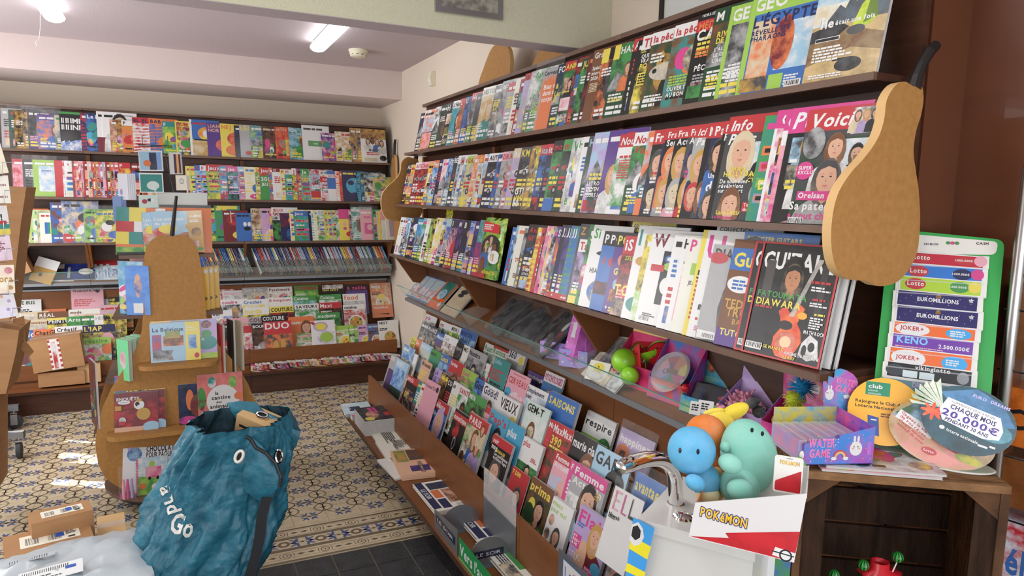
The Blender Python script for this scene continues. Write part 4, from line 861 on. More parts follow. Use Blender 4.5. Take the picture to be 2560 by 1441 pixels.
# ================================================================ ROOM
XR=1.83; YB=6.8; ZC=2.74; YBM0,YBM1=2.79,2.92
def sbox(name,a,b,mat,**k): o=MB().mat(mat).box(a,b).build(name); struct(o); return o
sbox('wall_back',(-2.05,YB,0),(XR,YB+.1,ZC),'wall_paint')
sbox('wall_right',(XR,1.19,0),(XR+.12,YB+.1,2.95),'wall_paint')
sbox('ceiling',(-2.05,YBM1,ZC),(XR,YB,ZC+.1),'ceiling_paint')
sbox('ceiling.001',(-2.05,-1.6,2.95),(XR+.1,YBM1,3.05),'ceiling_paint')
o=MB().mat('wall_pink').box((-2.05,6.09,2.5),(XR,YB,ZC)).build('trim_1'); struct(o)       # boxed soffit over the back wall
o=MB().mat('beam_paper').box((-2.05,YBM0,2.33),(XR,YBM1,2.95)).build('trim_2'); struct(o)   # papered beam across the ceiling
m=MB().mat('ceiling_paint').box((-2.05,YBM0+.002,2.328),(XR,YBM1-.002,2.3305)).build('trim_3'); struct(m)
# unseen left wall, with openings added to shape the sun strips on the floor
def wall_left():
    m=MB().mat('wall_paint'); x0,x1=-2.05,-2.0
    def back(p,t=None):  # where the sun ray through floor point p crosses the wall plane
        k=(p[0]+2.0)/SUND.x; return (p[1]-SUND.y*k,-SUND.z*k)
    holes=[]
    for (a,b) in HOLES: holes.append((a[0],b[0],a[1],b[1]))
    ys=sorted({-1.6,YB}|{h[0] for h in holes}|{h[1] for h in holes}); zs=sorted({0,2.95}|{h[2] for h in holes}|{h[3] for h in holes})
    for i in range(len(ys)-1):
        for j in range(len(zs)-1):
            cy,cz=(ys[i]+ys[i+1])/2,(zs[j]+zs[j+1])/2
            if any(h[0]<cy<h[1] and h[2]<cz<h[3] for h in holes): continue
            m.box((x0,ys[i],zs[j]),(x1,ys[i+1],zs[j+1]))
    struct(m.build('wall_left'))
def bk(x,y): k=(x+2.0)/SUND.x; return (y-SUND.y*k,-SUND.z*k)
A=bk(-.73,5.28); B1_=bk(-.49,5.13); HOLES=[((A[0]-.02,A[1]-.0),(A[0]+.05,B1_[1]))]
A=bk(-.72,4.90); B1_=bk(-.42,4.7); HOLES.append(((A[0]-.03,A[1]),(A[0]+.17,B1_[1])))
A=bk(-.70,4.52); B1_=bk(-.26,4.27); HOLES.append(((A[0]-.03,A[1]),(A[0]+.09,B1_[1])))
HOLES=[((min(a[0],b[0]),min(a[1],b[1])),(max(a[0],b[0]),max(a[1],b[1]))) for a,b in HOLES]
wall_left()
# front wall: shop window opening behind the camera
m=MB().mat('wall_paint'); m.box((-2.05,-1.6,0),(XR,-1.5,.45)); m.box((-2.05,-1.6,2.6),(XR,-1.5,2.95)); m.box((-2.05,-1.6,.45),(-1.5,-1.5,2.6)); struct(m.build('wall_front'))
# brown panelling on the right wall near the camera
for i,(y0,y1,z0) in enumerate(((.93,1.178,0),(1.186,1.6,0),(-1.6,.928,1.62))):
    o=MB().mat('wall_wood').box((XR-.055,y0,z0),(XR-.02,y1,2.95)).build('trim_%d'%(4+i)); struct(o)
struct(MB().mat('stem_black').box((XR-.06,1.176,0),(XR-.045,1.188,2.95)).build('trim_7'))
struct(MB().mat('wall_paint').box((XR+.13,-1.6,0),(XR+.2,1.19,2.95)).build('wall_right.001'))
struct(MB().mat('beam_paper').box((1.70,4.95,0),(XR,5.1,1.7)).build('trim_8'))
# ---------------------------------------------------------------- floor: patterned cement tiles, vector drawn
P=.1725; X0=.557; Y0=3.513
CR='cfbfa0'; GR='8b8068'; DK='3b2f26'; BL='4b5f92'
fl=MB().mat('floor_tile'); 
_m=printed('floor_tile',.3,.3)
fl.box((-2.05,3.40,-.03),(XR,YB,0),CR,mixc(col(CR),(.3,.22,.13),.25)); fl.box((-2.05,3.08,-.03),(XR,3.40,0),CR,mixc(col(CR),(.3,.22,.13),.25))
FZ=.00012
def lay(n): fl.lay=n*FZ/DZ
def leaf(cx,cy,a,s):
    ca,sa=math.cos(a),math.sin(a)
    def q(u,v): return (cx+(u*ca-v*sa)*s,cy+(u*sa+v*ca)*s)
    for pts in ([(0,0),(.35,.16),(.75,.09),(1,0),(.75,-.09),(.35,-.16)],[(.2,.05),(.3,.42),(.62,.55),(.52,.3),(.42,.08)],[(.2,-.05),(.42,-.08),(.52,-.3),(.62,-.55),(.3,-.42)]):
        lay(3); fl.poly([q(*p) for p in pts],BL,mixc(col(BL),(.3,.3,.35),.3))
nx0=int((-2.0-X0)/P)+1; nx1=int((XR-X0)/P)
for i in range(nx0,nx1+1):
    for j in range(0,19):
        cx,cy=X0+i*P,Y0+j*P
        if cy+P/2>6.3 or cx<-1.75: continue
        hx_,hy_=cx+P/2,cy+P/2
        lay(1); fl.ring(hx_,hy_,P*.235,P*.30,GR,12)
        lay(2); fl.poly([(hx_+P*.13*math.cos(t)*(1 if k%2==0 else .38),hy_+P*.13*math.sin(t)*(1 if k%2==0 else .38)) for k,t in enumerate([PI/4*q for q in range(8)])],'5c5244')
        lay(1); fl.rect(cx-P/2-.0012,cy-P*.5,cx-P/2+.0012,cy+P*.5,'8f8266'); 
        lay(1); fl.rect(cx-P*.5,cy-P/2-.0012,cx+P*.5,cy-P/2+.0012,'8f8266')
        lay(4); fl.ring(cx,cy+P/2,P*.50,P*.53,DK,20)
        if cy>Y0: lay(5); fl.ring(cx+P/2,cy,P*.20,P*.235,DK,12)
        for a in range(4): t=PI/4+PI/2*a; leaf(cx+P*.07*math.cos(t),cy+P*.07*math.sin(t),t,P*.27)
        lay(4); fl.poly([(cx+P*.07*math.cos(PI/2*k),cy+P*.07*math.sin(PI/2*k)) for k in range(4)],GR)
# border
lay(1)
for (a,b) in ((3.395,3.41),(3.30,3.325),(3.19,3.215),(3.083,3.10)): lay(1); fl.rect(-2.0,a,XR,b,'6f634f')
for yy in (3.36,3.145):
    for dy in (-.028,.026): lay(1); fl.rect(-2.0,yy+dy,XR,yy+dy+.003,'6f634f')
    for i in range(-14,8):
        cx=.396+i*P; lay(2); fl.ring(cx,yy,.017,.021,DK,14); fl.rect(cx-.01,yy-.0015,cx+.01,yy+.0015,DK); fl.rect(cx-.0015,yy-.01,cx+.0015,yy+.01,DK)
        for s in (-1,1): fl.ring(cx,yy,.031,.034,DK,6,(PI-.6 if s<0 else -.6),(PI+.6 if s<0 else .6)); fl.poly([(cx+s*.045,yy),(cx+s*.06,yy+.009),(cx+s*.083,yy),(cx+s*.06,yy-.009)],'5c5244')
for i in range(-14,8):
    cx=.396+i*P; lay(2); fl.ring(cx,3.2575,.014,.028,'6b5a44',16); lay(2); fl.rect(cx+.028,3.2565,cx+P-.028,3.2585,BL); fl.ell(cx+P/2,3.2575,.011,.009,'6b5a44',n=8)
    for sx in (-1,1):
        for sy in (-1,1): leaf(cx+P/2+sx*.012,3.2575+sy*.005,math.atan2(sy*.6,sx),.058)
struct(fl.build('floor'))
# slate tiles nearer the door
sl=MB().mat('grout').box((-2.05,-1.6,-.03),(XR,3.08,-.004)); sl.mat('slate'); rr=random.Random(5)
y=3.075
while y>1.2:
    x=-2.0+rr.random()*.1
    while x<XR:
        w=.168; sl.box((x+.004,y-.164,-.004),(min(x+w,XR)-.002,y-.002,rr.uniform(-.001,.0005))); x+=w
    y-=.168
struct(sl.build('floor.001'))
# ================================================================ SHELVING UNITS
def unit(kind,s0,s1,label,first,last):
    R=(kind=='R')
    tf=(lambda s,q,z:(1.6-q,4.74-s,z)) if R else (lambda s,q,z:(-1.9+s,6.45-q,z))
    qr,qb=(.41,.625) if R else (.35,.5); qk=.36 if R else .455
    o=tf((s0+s1)/2,.1,0); root=thing('shelving_unit',label,'shelf unit',Vector(o),'magazine shelf units'); 
    inv=root.matrix_world.inverted()
    def new(mat): m=MB().mat(mat); m.tf=lambda s,q,z:(tf(s,q,z)[0]-o[0],tf(s,q,z)[1]-o[1],z); return m
    g=.0015; a,b=s0+g,s1-g
    new('wood_dark').box((a,-.02,.93),(b,0,2.27)).build('back_panel',root)
    new('wood_mid').box((a,-.02,.2),(b,0,.905 if R else .86)).build('rack_panel',root)
    new('stem_black').box((a,-.03,.86),(b,-.021,.96)).build('rear_strip',root)
    new('wood_dark').box((a,-.2,0),(a+.018,-.0305,2.27)).build('side_panel',root)
    new('wall_wood' if (last and R) else 'wood_dark').box((b-.018,-.2,0),(b,-.0305,2.27)).build('side_panel',root)
    m=new('wood_edge').box((a,-.2,2.272),(b,.03,2.29)); m.build('top_board',root)
    e1=b+(.0 if not last else .0)
    for z,q in ((1.935,.16),(1.583,.225),(1.238,.27)):
        m=new('wood_edge').box((a,q-.012,z),(b,q,z+.018)); m.mat('wood_dark').box((a,0.0005,z),(b,q-.0125,z+.0175)); m.build('shelf',root)
    # triangular brackets carrying the lowest shelf and the tray
    for s in ((a,a+.018),(b-.018,b)) if (last or first) else ((a,a+.018),):
        m=new('wood_mid'); m.prism([(0.001,1.237),(.235,1.237),(.10,1.05),(.001,1.03)],s,ax='x'); m.build('bracket',root)
    new('wood_mid').box((a,0.001,1.26),(a+.03,.03,1.57)).build('divider',root)
    new('wood_mid').box((a,0.001,1.61),(a+.03,.03,1.93)).build('divider',root)
    # sloping tray with a glass front
    m=new('wood_mid'); m.add([(a,.001,1.03),(b,.001,1.03),(b,.15,.935),(a,.15,.935),(a,.001,1.015),(b,.001,1.015),(b,.15,.92),(a,.15,.92)],[(0,1,2,3),(7,6,5,4),(0,3,7,4),(1,5,6,2),(3,2,6,7),(0,4,5,1)]); m.build('tray',root)
    new('metal_grey').box((a,.15,.918),(b,.158,.94)).build('tray_rail',root)
    new('metal_grey').box((a,.02,.866),(b,.03,.878)).build('lower_rail',root) if not R else None
    gl=new('glass'); gl.add([(a,.159,.94),(b,.159,.94),(b,.215,1.03),(a,.215,1.03)],[(0,1,2,3)]) 
    gl.mat('glass_edge'); gl.box((a,.213,1.029),(b,.2175,1.032)); gq=gl.build('glass_front',root)
    dv=new('glass'); dv.add([(a+.002,.157,.945),(a+.002,.213,1.03),(a+.002,.08,1.06),(a+.002,.03,1.02)],[(0,1,2,3)]); dv.mat('glass_edge'); dv.add([(a+.001,.157,.94),(a+.001,.215,1.03),(a+.004,.215,1.03),(a+.004,.157,.94)],[(0,1,2,3)]); dv.build('glass_divider',root)
    # magazine rack: five steps, riser and base board
    for k in range(5):
        q=(.37-.065*k); z=.235+.08*k
        new('wood_dark').box((a,q-.058,z-.012),(b,q,z)).build('rack_step',root)
    new('wood_mid').box((a,qr,.186),(b,qr+.016,.395 if R else .35)).build('riser',root)
    m=new('wood_mid')
    if first and R: m.prism([(a,.0),(b,.0),(b,qb),(a+.10,qb),(a,qb-.12)],(.165,.185))
    else: m.box((a,0,.165),(b,qb,.185))
    m.mat('wood_dark').box((a+.1 if first and R else a,qb,.163),(b,qb+.003,.1855)); m.build('base_board',root)
    new('wood_dark').box((a,qk,0),(b,qk+.018,.1645)).build('plinth',root)
    if last or first: 
        for s in ([a] if first else [])+([b-.018] if last else []): new('wood_dark').box((s,.0,0),(s+.018,qk-.001,.1645)).build('plinth_end',root)
    return root
for i,lb in enumerate(('shelf unit on the right wall beside the far corner','middle shelf unit of the right wall','shelf unit of the right wall nearest the large wooden pear')):
    unit('R',1.21*i,1.21*(i+1),'dark brown '+lb,i==0,i==2)
for i,(s0,s1,lb) in enumerate(((.0,1.27,'left shelf unit on the back wall behind the cardboard boxes'),(1.27,2.4,'middle shelf unit on the back wall behind the book stand'),(2.4,3.68,'right shelf unit on the back wall with cookery magazines'))):
    unit('B',s0,s1,'dark brown '+lb,i==0,i==2)
# ================================================================ MAGAZINE ROWS
def place(kind,P,lean,yaw,roll=0):
    s=Vector((0,-1,0)) if kind=='R' else Vector((1,0,0)); n=Vector((-1,0,0)) if kind=='R' else Vector((0,-1,0)); up=Vector((0,0,1))
    s2=s*math.cos(yaw)-n*math.sin(yaw); n2=n*math.cos(yaw)+s*math.sin(yaw)
    u=up*math.cos(lean)-n2*math.sin(lean)
    if roll: s2,u=s2*math.cos(roll)+u*math.sin(roll),u*math.cos(roll)-s2*math.sin(roll)
    return frame(P,s2,u)
def row(text,kind,q,z,where,lean,yaw,group,name='magazine',cat='magazine'):
    L=[spec(l) for l in text.strip().split('\n')]; rr=random.Random(len(text))
    X=[]
    for s in L: X.append(-alongy(float(s['px']),1.6-q,z) if kind=='R' else alongx(float(s['px']),6.45-q,z))
    n=len(L)
    for i,s in enumerate(L):
        if kind=='R': s['w']=min(s['w'],(-X[i]-1.098)*100)
        pitch=(X[i+1]-X[i]) if i+1<n else .1
        tmax=pitch*math.sin(yaw)*.93
        t=min(s['t']/1000 if s['t'] else .005,tmax) if i+1<n else (s['t']/1000 if s['t'] else .006); t=max(t,.0008); s['t']=t*1000
        P=(1.6-q,-X[i],z+.0006) if kind=='R' else (X[i],6.45-q,z+.0006)
        mw=place(kind,P,math.radians(lean),yaw)
        w=where
        o=mag(s,mw,'',group,pages=(kind=='R' or pitch>.06),name=name,cat=cat)
        addlab(o,s,w,i,n)
row(R1,'R',.145,1.954,'right wall top shelf',12,math.radians(6.5),'magazines on the top shelf of the right wall')
row(R2,'R',.21,1.602,'right wall middle shelf',12,math.radians(6.5),'magazines on the middle shelf of the right wall')
row(R3,'R',.255,1.257,'right wall third shelf',13,math.radians(6.5),'magazines on the third shelf of the right wall')
row(B1,'B',.145,1.954,'back wall top shelf',12,math.radians(6),'albums on the top shelf of the back wall','comic_album','comic')
row(B2,'B',.21,1.602,'back wall second shelf',12,math.radians(6),'magazines on the second shelf of the back wall','puzzle_magazine','puzzle magazine')
row(B3,'B',.255,1.257,'back wall third shelf',12,math.radians(6),'magazines on the third shelf of the back wall','childrens_magazine','magazine')
def rack(D,kind,where,group):
    lean=math.radians(18)
    for tier,text in D.items():
        L=[spec(l) for l in text.strip().split('\n')]; n=len(L); Q=[]
        for s in L:
            px,py=(float(v) for v in s['px'].split(','))
            Q.append(onx(px,py,1.32+.065*(tier-1)) if kind=='R' else ony(px,py,6.17+.065*(tier-1)))
        for i,s in enumerate(L):
            T=Q[i]; H=s['h']/100; W=s['w']/100
            gap=abs((Q[i+1]-T).y if kind=='R' else (Q[i+1]-T).x) if i+1<n else .3
            yaw=math.radians(2.2)
            t=(s['t'] or 5)/1000
            if gap<W: yaw=max(yaw,math.asin(min(.5,t/gap*1.05))) if gap>.02 else math.radians(9)
            yaw=min(yaw,math.radians(4.5)); 
            if gap<W: t=min(t,gap*math.sin(yaw)*.95)
            t=max(t,.0012); nc=1
            if t>.008: nc=int(t/.0042); tt=t/nc
            else: tt=t
            s['t']=tt*1000
            mw=place(kind,(0,0,0),lean,yaw); z0=.256+.08*(tier-1)
            # drop the bottom edge onto its step when the copy is free standing; else keep the sighted height
            P=T-Vector(mw.col[1][:3])*H
            mw=place(kind,P,lean,yaw)
            o=mag(s,mw,'',group); addlab(o,s,where,i,n)
            nv=Vector(mw.col[2][:3])
            for k in range(1,nc):
                c=o.copy(); C.objects.link(c); c.matrix_world=Matrix.Translation(-nv*(tt*k+.0001*k)+Vector((0,0,.002*((k*7)%3-1))))@mw
                for ch in o.children:
                    d=ch.copy(); C.objects.link(d); d.parent=c
                nm=' '.join(lname(s).split()[:10]); c['label']=(f'copy directly behind the front {nm}' if nc==2 else 'spare copy stacked behind the '+nm)
                if nc>2: c['group']='spare copies behind the '+nm
rack(LR,'R','right wall low rack','magazines in the low rack of the right wall')
rack(BR,'B','back wall low rack','magazines in the low rack of the back wall')
print('mags',CNT[0],time.time()-T0)

# ================================================================ PEARS
def pear_solid(name,pts,plane,axis,thick,label,parent=None,stem=None,group=None):
    """outline (list of 2D) in a vertical plane; axis 'y' -> (x,z) outline, 'x' -> (y,z) outline"""
    n=[]; m=len(pts)
    for i in range(m):  # smooth the outline with Catmull-Rom
        p0,p1,p2,p3=pts[i-1],pts[i],pts[(i+1)%m],pts[(i+2)%m]
        for k in range(5):
            t=k/5; n.append(tuple(.5*((2*p1[a])+(-p0[a]+p2[a])*t+(2*p0[a]-5*p1[a]+4*p2[a]-p3[a])*t*t+(-p0[a]+3*p1[a]-3*p2[a]+p3[a])*t**3) for a in (0,1)))
    mb=MB().mat('mdf'); mb.prism(n,(plane,plane+thick),ax=axis,side='mdf_edge')
    if parent is not None: return mb.build(name,parent)
    root=thing('wooden_pear',label,'decoration',group=group); 
    mb.build('board',root)
    if stem: MB().mat('stem_black').tube(stem,[.012,.013,.012,.013,.017][:len(stem)],n=8).build('stem',root)
    return root
def px_y(l,y): return [(q.x,q.z) for q in (ony(a,b,y) for a,b in l)]
def px_x(l,x): return [(q.y,q.z) for q in (onx(a,b,x) for a,b in l)]
NP=[(2262,204),(2238,215),(2217,250),(2210,300),(2195,345),(2165,390),(2125,435),(2093,490),(2079,560),(2080,630),(2096,680),(2130,700),(2165,702),(2200,716),(2250,700),(2290,640),(2300,560),(2297,480),(2290,430),(2284,380),(2290,330),(2302,290),(2309,250),(2306,220),(2296,212),(2284,216)]
yP=1.065
stem=[tuple(ony(a,b,yP+.012)) for a,b in ((2340,113),(2324,128),(2305,160),(2292,190),(2283,222))]
pear_solid('near',px_y(NP,yP),yP,'y',.024,'large pear cut from board at the near end of the right wall shelves',stem=stem)
p2=[(x-.005,z-.0) for x,z in px_y(NP,yP)]
pear_solid('far',[(x,z) for x,z in p2],4.76,'y',.02,'pear board at the far end of the right wall shelves, mostly hidden by magazines',stem=[(s_[0],4.77,s_[2]) for s_ in stem])
# pear on the right end of the back unit
gp=[(.5,1),(.42,.985),(.36,.93),(.35,.82),(.30,.68),(.16,.52),(.04,.38),(0,.24),(.05,.1),(.2,.02),(.38,0),(.5,.02),(.62,0),(.8,.02),(.95,.1),(1,.24),(.96,.38),(.84,.52),(.70,.68),(.65,.82),(.64,.93),(.58,.985)]
def gen(y0,y1,z0,z1): return [(y0+(y1-y0)*u,z0+(z1-z0)*v) for u,v in gp]
pear_solid('end',gen(6.02,6.44,1.20,2.03),1.79,'x',.02,'slim looking pear board on the right end of the back wall shelves',stem=[(1.8,6.20,2.16),(1.8,6.22,2.12),(1.8,6.225,2.07),(1.8,6.23,2.0)])
# two pears standing on top of the right wall units
pear_solid('top1',px_x([(1246,108),(1230,120),(1218,145),(1209,170),(1200,195),(1194,225),(1200,255),(1240,262),(1275,245),(1284,215),(1275,180),(1276,150),(1272,125),(1262,110)],1.66),1.66,'x',.022,'pear board standing above the shelves under the ceiling beam, nearer the corner')
pear_solid('top2',px_x([(1370,100),(1352,120),(1338,145),(1328,170),(1322,200),(1330,235),(1380,240),(1420,215),(1425,180),(1417,150),(1413,120),(1395,100)],1.66),1.66,'x',.022,'second pear board above the shelves, cut off by the beam')
# ================================================================ small wall things
R_=thing('motion_sensor','small cream motion sensor high on the right wall near the corner','sensor',Vector((XR-.001,5.2*XR/1.82,2.555)))
MB().mat('cream_plastic').prism([(0,-.055),(-.035,-.05),(-.045,0),(-.035,.05),(0,.055)],(-.03,.03),ax='y').build('housing',R_)
MB().mat('white_plastic').ball((-.04,0,-.015),(.012,.022,.025)).build('lens',R_)
q=onz(895,132,ZC-.02); R_=thing('smoke_detector','round cream smoke detector on the ceiling beside the right lamp','smoke detector',Vector((q.x,q.y,ZC)))
MB().mat('cream_plastic').lathe([(.07,0),(.07,-.012),(.062,-.02),(.062,-.03)],(0,0,0),n=28).build('base',R_)
m=MB().mat('cream_plastic').lathe([(.064,-.03),(.066,-.036),(.055,-.05),(.03,-.056)],(0,0,0),n=28); m.mat('black_plastic')
for k in range(10): t=k*PI/5; m.box((.0585*math.cos(t)-.007,.0585*math.sin(t)-.007,-.042),(.0585*math.cos(t)+.007,.0585*math.sin(t)+.007,-.038))
m.build('cover',R_)
def lamp(x,y0,y1,label):
    r=thing('fluorescent_lamp',label,'ceiling lamp',Vector((x,(y0+y1)/2,ZC)))
    L=(y1-y0)/2; 
    MB().mat('metal_grey').box((-.03,-L+.05,-.018),(.03,L-.05,0)).build('bracket',r)
    pr=[(.0,-.001),(.05,-.0),(.052,.03),(.052,.03)]
    n=12; vs=[];fs=[]; secs=[(-L,.35),(-L+.02,.75),(-L+.06,1),(L-.06,1),(L-.02,.75),(L,.35)]
    for yy,s in secs:
        for k in range(n): t=2*PI*k/n; vs.append((.056*s*math.cos(t),yy,-.052+.032*s*math.sin(t)))
    for i in range(len(secs)-1):
        for k in range(n): fs.append((i*n+k,i*n+(k+1)%n,(i+1)*n+(k+1)%n,(i+1)*n+k))
    fs+=[tuple(range(n)),tuple(range((len(secs)-1)*n,len(secs)*n))]
    MB().mat('tube_light').add(vs,fs).build('diffuser',r,smooth=True)
    for s in (-1,1): MB().mat('metal').box((.054*s-.003,-L+.16,-.06),(.054*s+.003,-L+.19,-.02)).build('clip',r)
    return r
lamp(.945,4.05,5.25,'right fluorescent ceiling lamp half hidden by the papered beam')
l=lamp(-.62,4.05,5.2,'left fluorescent ceiling lamp with a thin hanging cord')
MB().mat('white_plastic').tube([(-.07,.5,-.03),(-.075,.5,-.12),(-.085,.5,-.19),(-.105,.5,-.21),(-.1,.5,-.235)],.0012,n=5).build('cord',l)
# framed poster hanging on the beam, framed newspaper page on the right wall
def framed(o,x,y,W,H,label,draw,fm='metal'):
    mw=frame(o,x,y); r=thing('framed_picture',label,'picture',mw)
    m=MB().mat(fm)
    for a,b in (((0,0),(W,.022)),((0,H-.022),(W,H)),((0,.022),(.022,H-.022)),((W-.022,.022),(W,H-.022))): m.box((a[0],a[1],0),(b[0],b[1],.014))
    m.build('frame',r); p=MB().mat('print'); p.rect(.022,.022,W-.022,H-.022,'d8d4c6'); draw(p,W,H)
    o2=p.build('picture',r); o2.location=(0,0,.004); return r
framed((.975,YBM0-.001,2.4),(1,0,0),(0,0,1),.30,.42,'small metal framed gravel picture hanging on the ceiling beam',lambda p,W,H:p.rect(.022,.022,W-.022,H-.022,'6d6862','a39c90'))
def soir(p,W,H):
    p.rect(.03,.03,W-.03,H-.03,'cfd2cf'); p.rect(.17,.10,.8,.27,'c59a6e'); p.text('LE en SOIR',.20,.14,.09,'e9e2d2',w=.56,bold=True)
    p.rect(.03,.118,.16,.12,'k'); p.text("D'INFORM",.04,.2,.012,'k',bold=False); p.rect(.035,.125,.16,.127,'k'); p.rect(.035,.125,.037,.3,'k'); p.rect(.158,.125,.16,.3,'k'); bars(p,.19,.3,.3,2,'h',.008)
framed((XR-.001,2.42,2.345),(0,-1,0),(0,0,1),.95,.55,'framed newspaper front page with LE SOIR lettering above the shelves',soir,fm='stem_black')
# ================================================================ PEAR SHAPED BOOK STAND (centre)
yF=3.93
FP=[(430,591),(415,587),(398,590),(380,600),(366,616),(361,640),(360,700),(359,770),(354,830),(340,872),(318,908),(297,942),(277,975),(258,1015),(244,1060),(238,1110),(245,1160),(262,1195),(285,1212),(310,1226),(350,1234),(440,1236),(530,1232),(590,1215),(625,1190),(645,1140),(650,1080),(640,1010),(622,965),(598,921),(570,888),(545,862),(525,830),(516,790),(512,740),(506,680),(498,640),(492,618),(480,600),(466,590),(450,587)]
def stand():
    c=ony(440,1256,yF); root=thing('book_stand','pear shaped wooden book stand in the middle of the tiled floor','book stand',Vector((c.x,4.2,0)))
    o=Vector((c.x,4.2,0)); FPw=px_y(FP,yF)
    def T(m): m.tf=lambda x,y,z:(x-o.x,y-o.y,z-o.z); return m
    def pearb(y,name,dx=0,sc=1):
        zb=min(p[1] for p in FPw); mb=T(MB().mat('mdf')); pts=[((p[0]-o.x)*sc+o.x+dx,(p[1]-zb)*sc+zb) for p in FPw]; mb.prism(pts,(y,y+.018),ax='y',side='mdf_edge'); return mb.build(name,root)
    pearb(yF,'front_panel'); pearb(4.44,'rear_panel',dx=-.03)
    T(MB().mat('stem_black')).tube([tuple(ony(a,b,yF+.01)) for a,b in ((441,490),(438,515),(434,550),(430,592))],[.007,.008,.009,.011]).build('stem',root)
    def lip(x0,x1,z,d,name='front_shelf'):
        r=.06; pts=[(x0+r,yF),(x0,yF)]; pts=[(x0,yF-.001)]+[(x0+r-r*math.cos(t),yF-d+r-r*math.sin(t)) for t in (0,.4,.8,1.2,1.57)]+[(x1-r+r*math.sin(t),yF-d+r-r*math.cos(t)) for t in (0,.4,.8,1.2,1.57)]+[(x1,yF-.001)]
        T(MB().mat('mdf')).prism(pts,(z-.022,z)).build(name,root)
    a,b=ony(345,918,yF-.1),ony(547,903,yF-.1); lip(a.x,b.x,a.z,.12); SH['s1']=a.z
    a,b=ony(264,1095,yF-.1),ony(640,1060,yF-.1); lip(a.x,b.x,a.z,.12); SH['s2']=a.z
    a=ony(290,1240,yF-.08); SH['s3']=a.z; T(MB().mat('wood_edge')).lathe([(.34,0),(.34,.018)],(o.x,4.12,.088)).build('turntable',root)
    T(MB().mat('black_plastic')).lathe([(.30,0),(.30,.04)],(o.x,4.14,.045)).build('turntable_base',root)
    for z,x0,x1 in ((1.335,-.27,.17),(1.03,-.31,.2),(.70,-.36,.26),(.45,-.42,.36)):
        T(MB().mat('wood_edge')).box((x0,yF+.019,z-.018),(x1,4.438,z)).build('shelf',root)
    T(MB().mat('wood_dark')).box((o.x-.04,4.1,.11),(o.x+.04,4.22,1.30)).build('core',root)
    for x,y in ((-.38,4.0),(.35,4.0),(-.38,4.4),(.3,4.4)): T(MB().mat('rubber')).lathe([(.02,0),(.022,.02),(.02,.045)],(x*.6,y+.03,0)).build('caster',root)
    return root
SH={}; stand()
def fbook(bl,br,tl,y,line,label,lean=6,name='picture_book',cat='book',thick=.008,group=None,grain='print',z=None,wrapit=None):
    s=spec('0;'+line); A=ony(*bl,y); B=ony(*br,y); Tt=ony(*tl,y)
    if z is not None: dz=z-A.z; A.z+=dz; B.z+=dz
    s['w']=(B-A).length*100; s['h']=abs(Tt.z-A.z)*100/math.cos(math.radians(lean)); s['t']=thick*1000
    up=Vector((0,math.sin(math.radians(lean)),math.cos(math.radians(lean)))); mw=frame(A,B-A,up)
    return mag(s,mw,label,group,name=name,cat=cat,grain=grain)
s1,s2=SH['s1']+.001,SH['s2']+.001
y=yF-.035
fbook((380,918),(545,905),(350,808),y+.012,'LUDOC;uy;w;N;R:0,0,30,100,p,y R:30,0,70,100,a R:70,0,100,100,u E:84,86,8,10,n,o E:84,40,16,18,t R:0,60,26,80,o T:76,46,6,w,10 E:84,62,8,10,g R:70,0,100,14,l,y','lavender activity book behind the city picture book',z=s1,thick=.006)
fbook((378,916),(503,906),(372,812),y-.006,'La Belgique;sa;n;N;s10 ty8 R:70,0,100,100,y R:4,30,22,70,r,b R:26,40,66,66,o,z R:30,60,60,78,g,q R:4,4,66,30,a,h E:56,18,14,18,s R:76,30,92,66,b,s E:92,12,5,7,r T:72,84,5,w,Ludoc L:72,78,24,1,w,2','yellow edged picture book titled La Belgique with city houses',z=s1,thick=.012)
fbook((290,1088),(416,1075),(278,945),y+.014,'STITCH;yo;k;N;s10 ty16 R:0,80,100,100,r,v E:12,82,16,16,b E:50,94,18,12,r E:80,92,18,12,v R:0,0,100,20,l,g T:30,60,5,z,L\'anniversaire_surprise_! R:0,60,18,70,g','yellow picture book with balloons, behind the detective dog book',z=s2,thick=.006)
EN='ENQUÊTE;x;w;N;s8 ty8 R:0,0,100,12,f R:0,12,100,78,x,r L:4,60,90,7,z,.6 E:22,76,14,5,w T:14,75,3,b,d\'odeurs E:56,68,12,12,w E:52,70,5,6,k E:54,66,2,2,w R:50,76,62,84,q E:66,44,16,16,q E:84,10,20,14,s E:18,30,8,9,a,w R:10,18,24,28,r R:2,56,16,68,q'
fbook((310,1088),(416,1076),(302,985),y+.004,EN,'second copy of the brick red detective dog picture book',z=s2,thick=.006)
fbook((287,1090),(397,1080),(281,988),y-.006,EN,'front copy of the brick red detective dog picture book',z=s2,thick=.006)
fbook((449,1068),(520,1060),(443,966),y+.004,'0;nk;o;N;s1 R:0,0,100,100,n,k E:40,60,14,26,o E:70,44,30,30,z,x E:30,10,34,10,m,v','dark blue picture book with an orange ear, behind the pink book',z=s2,thick=.006)
fbook((497,1058),(610,1045),(482,943),y-.008,'la cantine;pr;k;N;s0.5 R:0,0,100,100,d97f78,c96a66 E:55,42,36,34,w E:32,82,9,12,t,w E:78,80,9,12,g,l E:90,50,10,8,o E:8,50,10,24,g,x E:50,8,30,6,g,x T:38,56,7,k,la T:30,46,8,k,cantine T:40,38,5,k,des T:26,28,8,k,animaux','coral picture book with a white plate and small animals',z=s2,thick=.008)
z3=.107
fbook((305,1243),(437,1230),(294,1098),y+.01,'0;wa;k;N;s0.3 R:0,0,100,100,dfe0e6 T:50,82,9,k,PAS_DE T:44,71,10,k,CHOCOLAT T:44,61,9,k,POUR_PÂQUES E:22,68,14,12,b,s E:12,84,4,10,u E:22,88,4,10,u E:22,92,6,5,o E:34,92,6,5,t','white picture book with tumbling black capitals',z=z3,thick=.006)
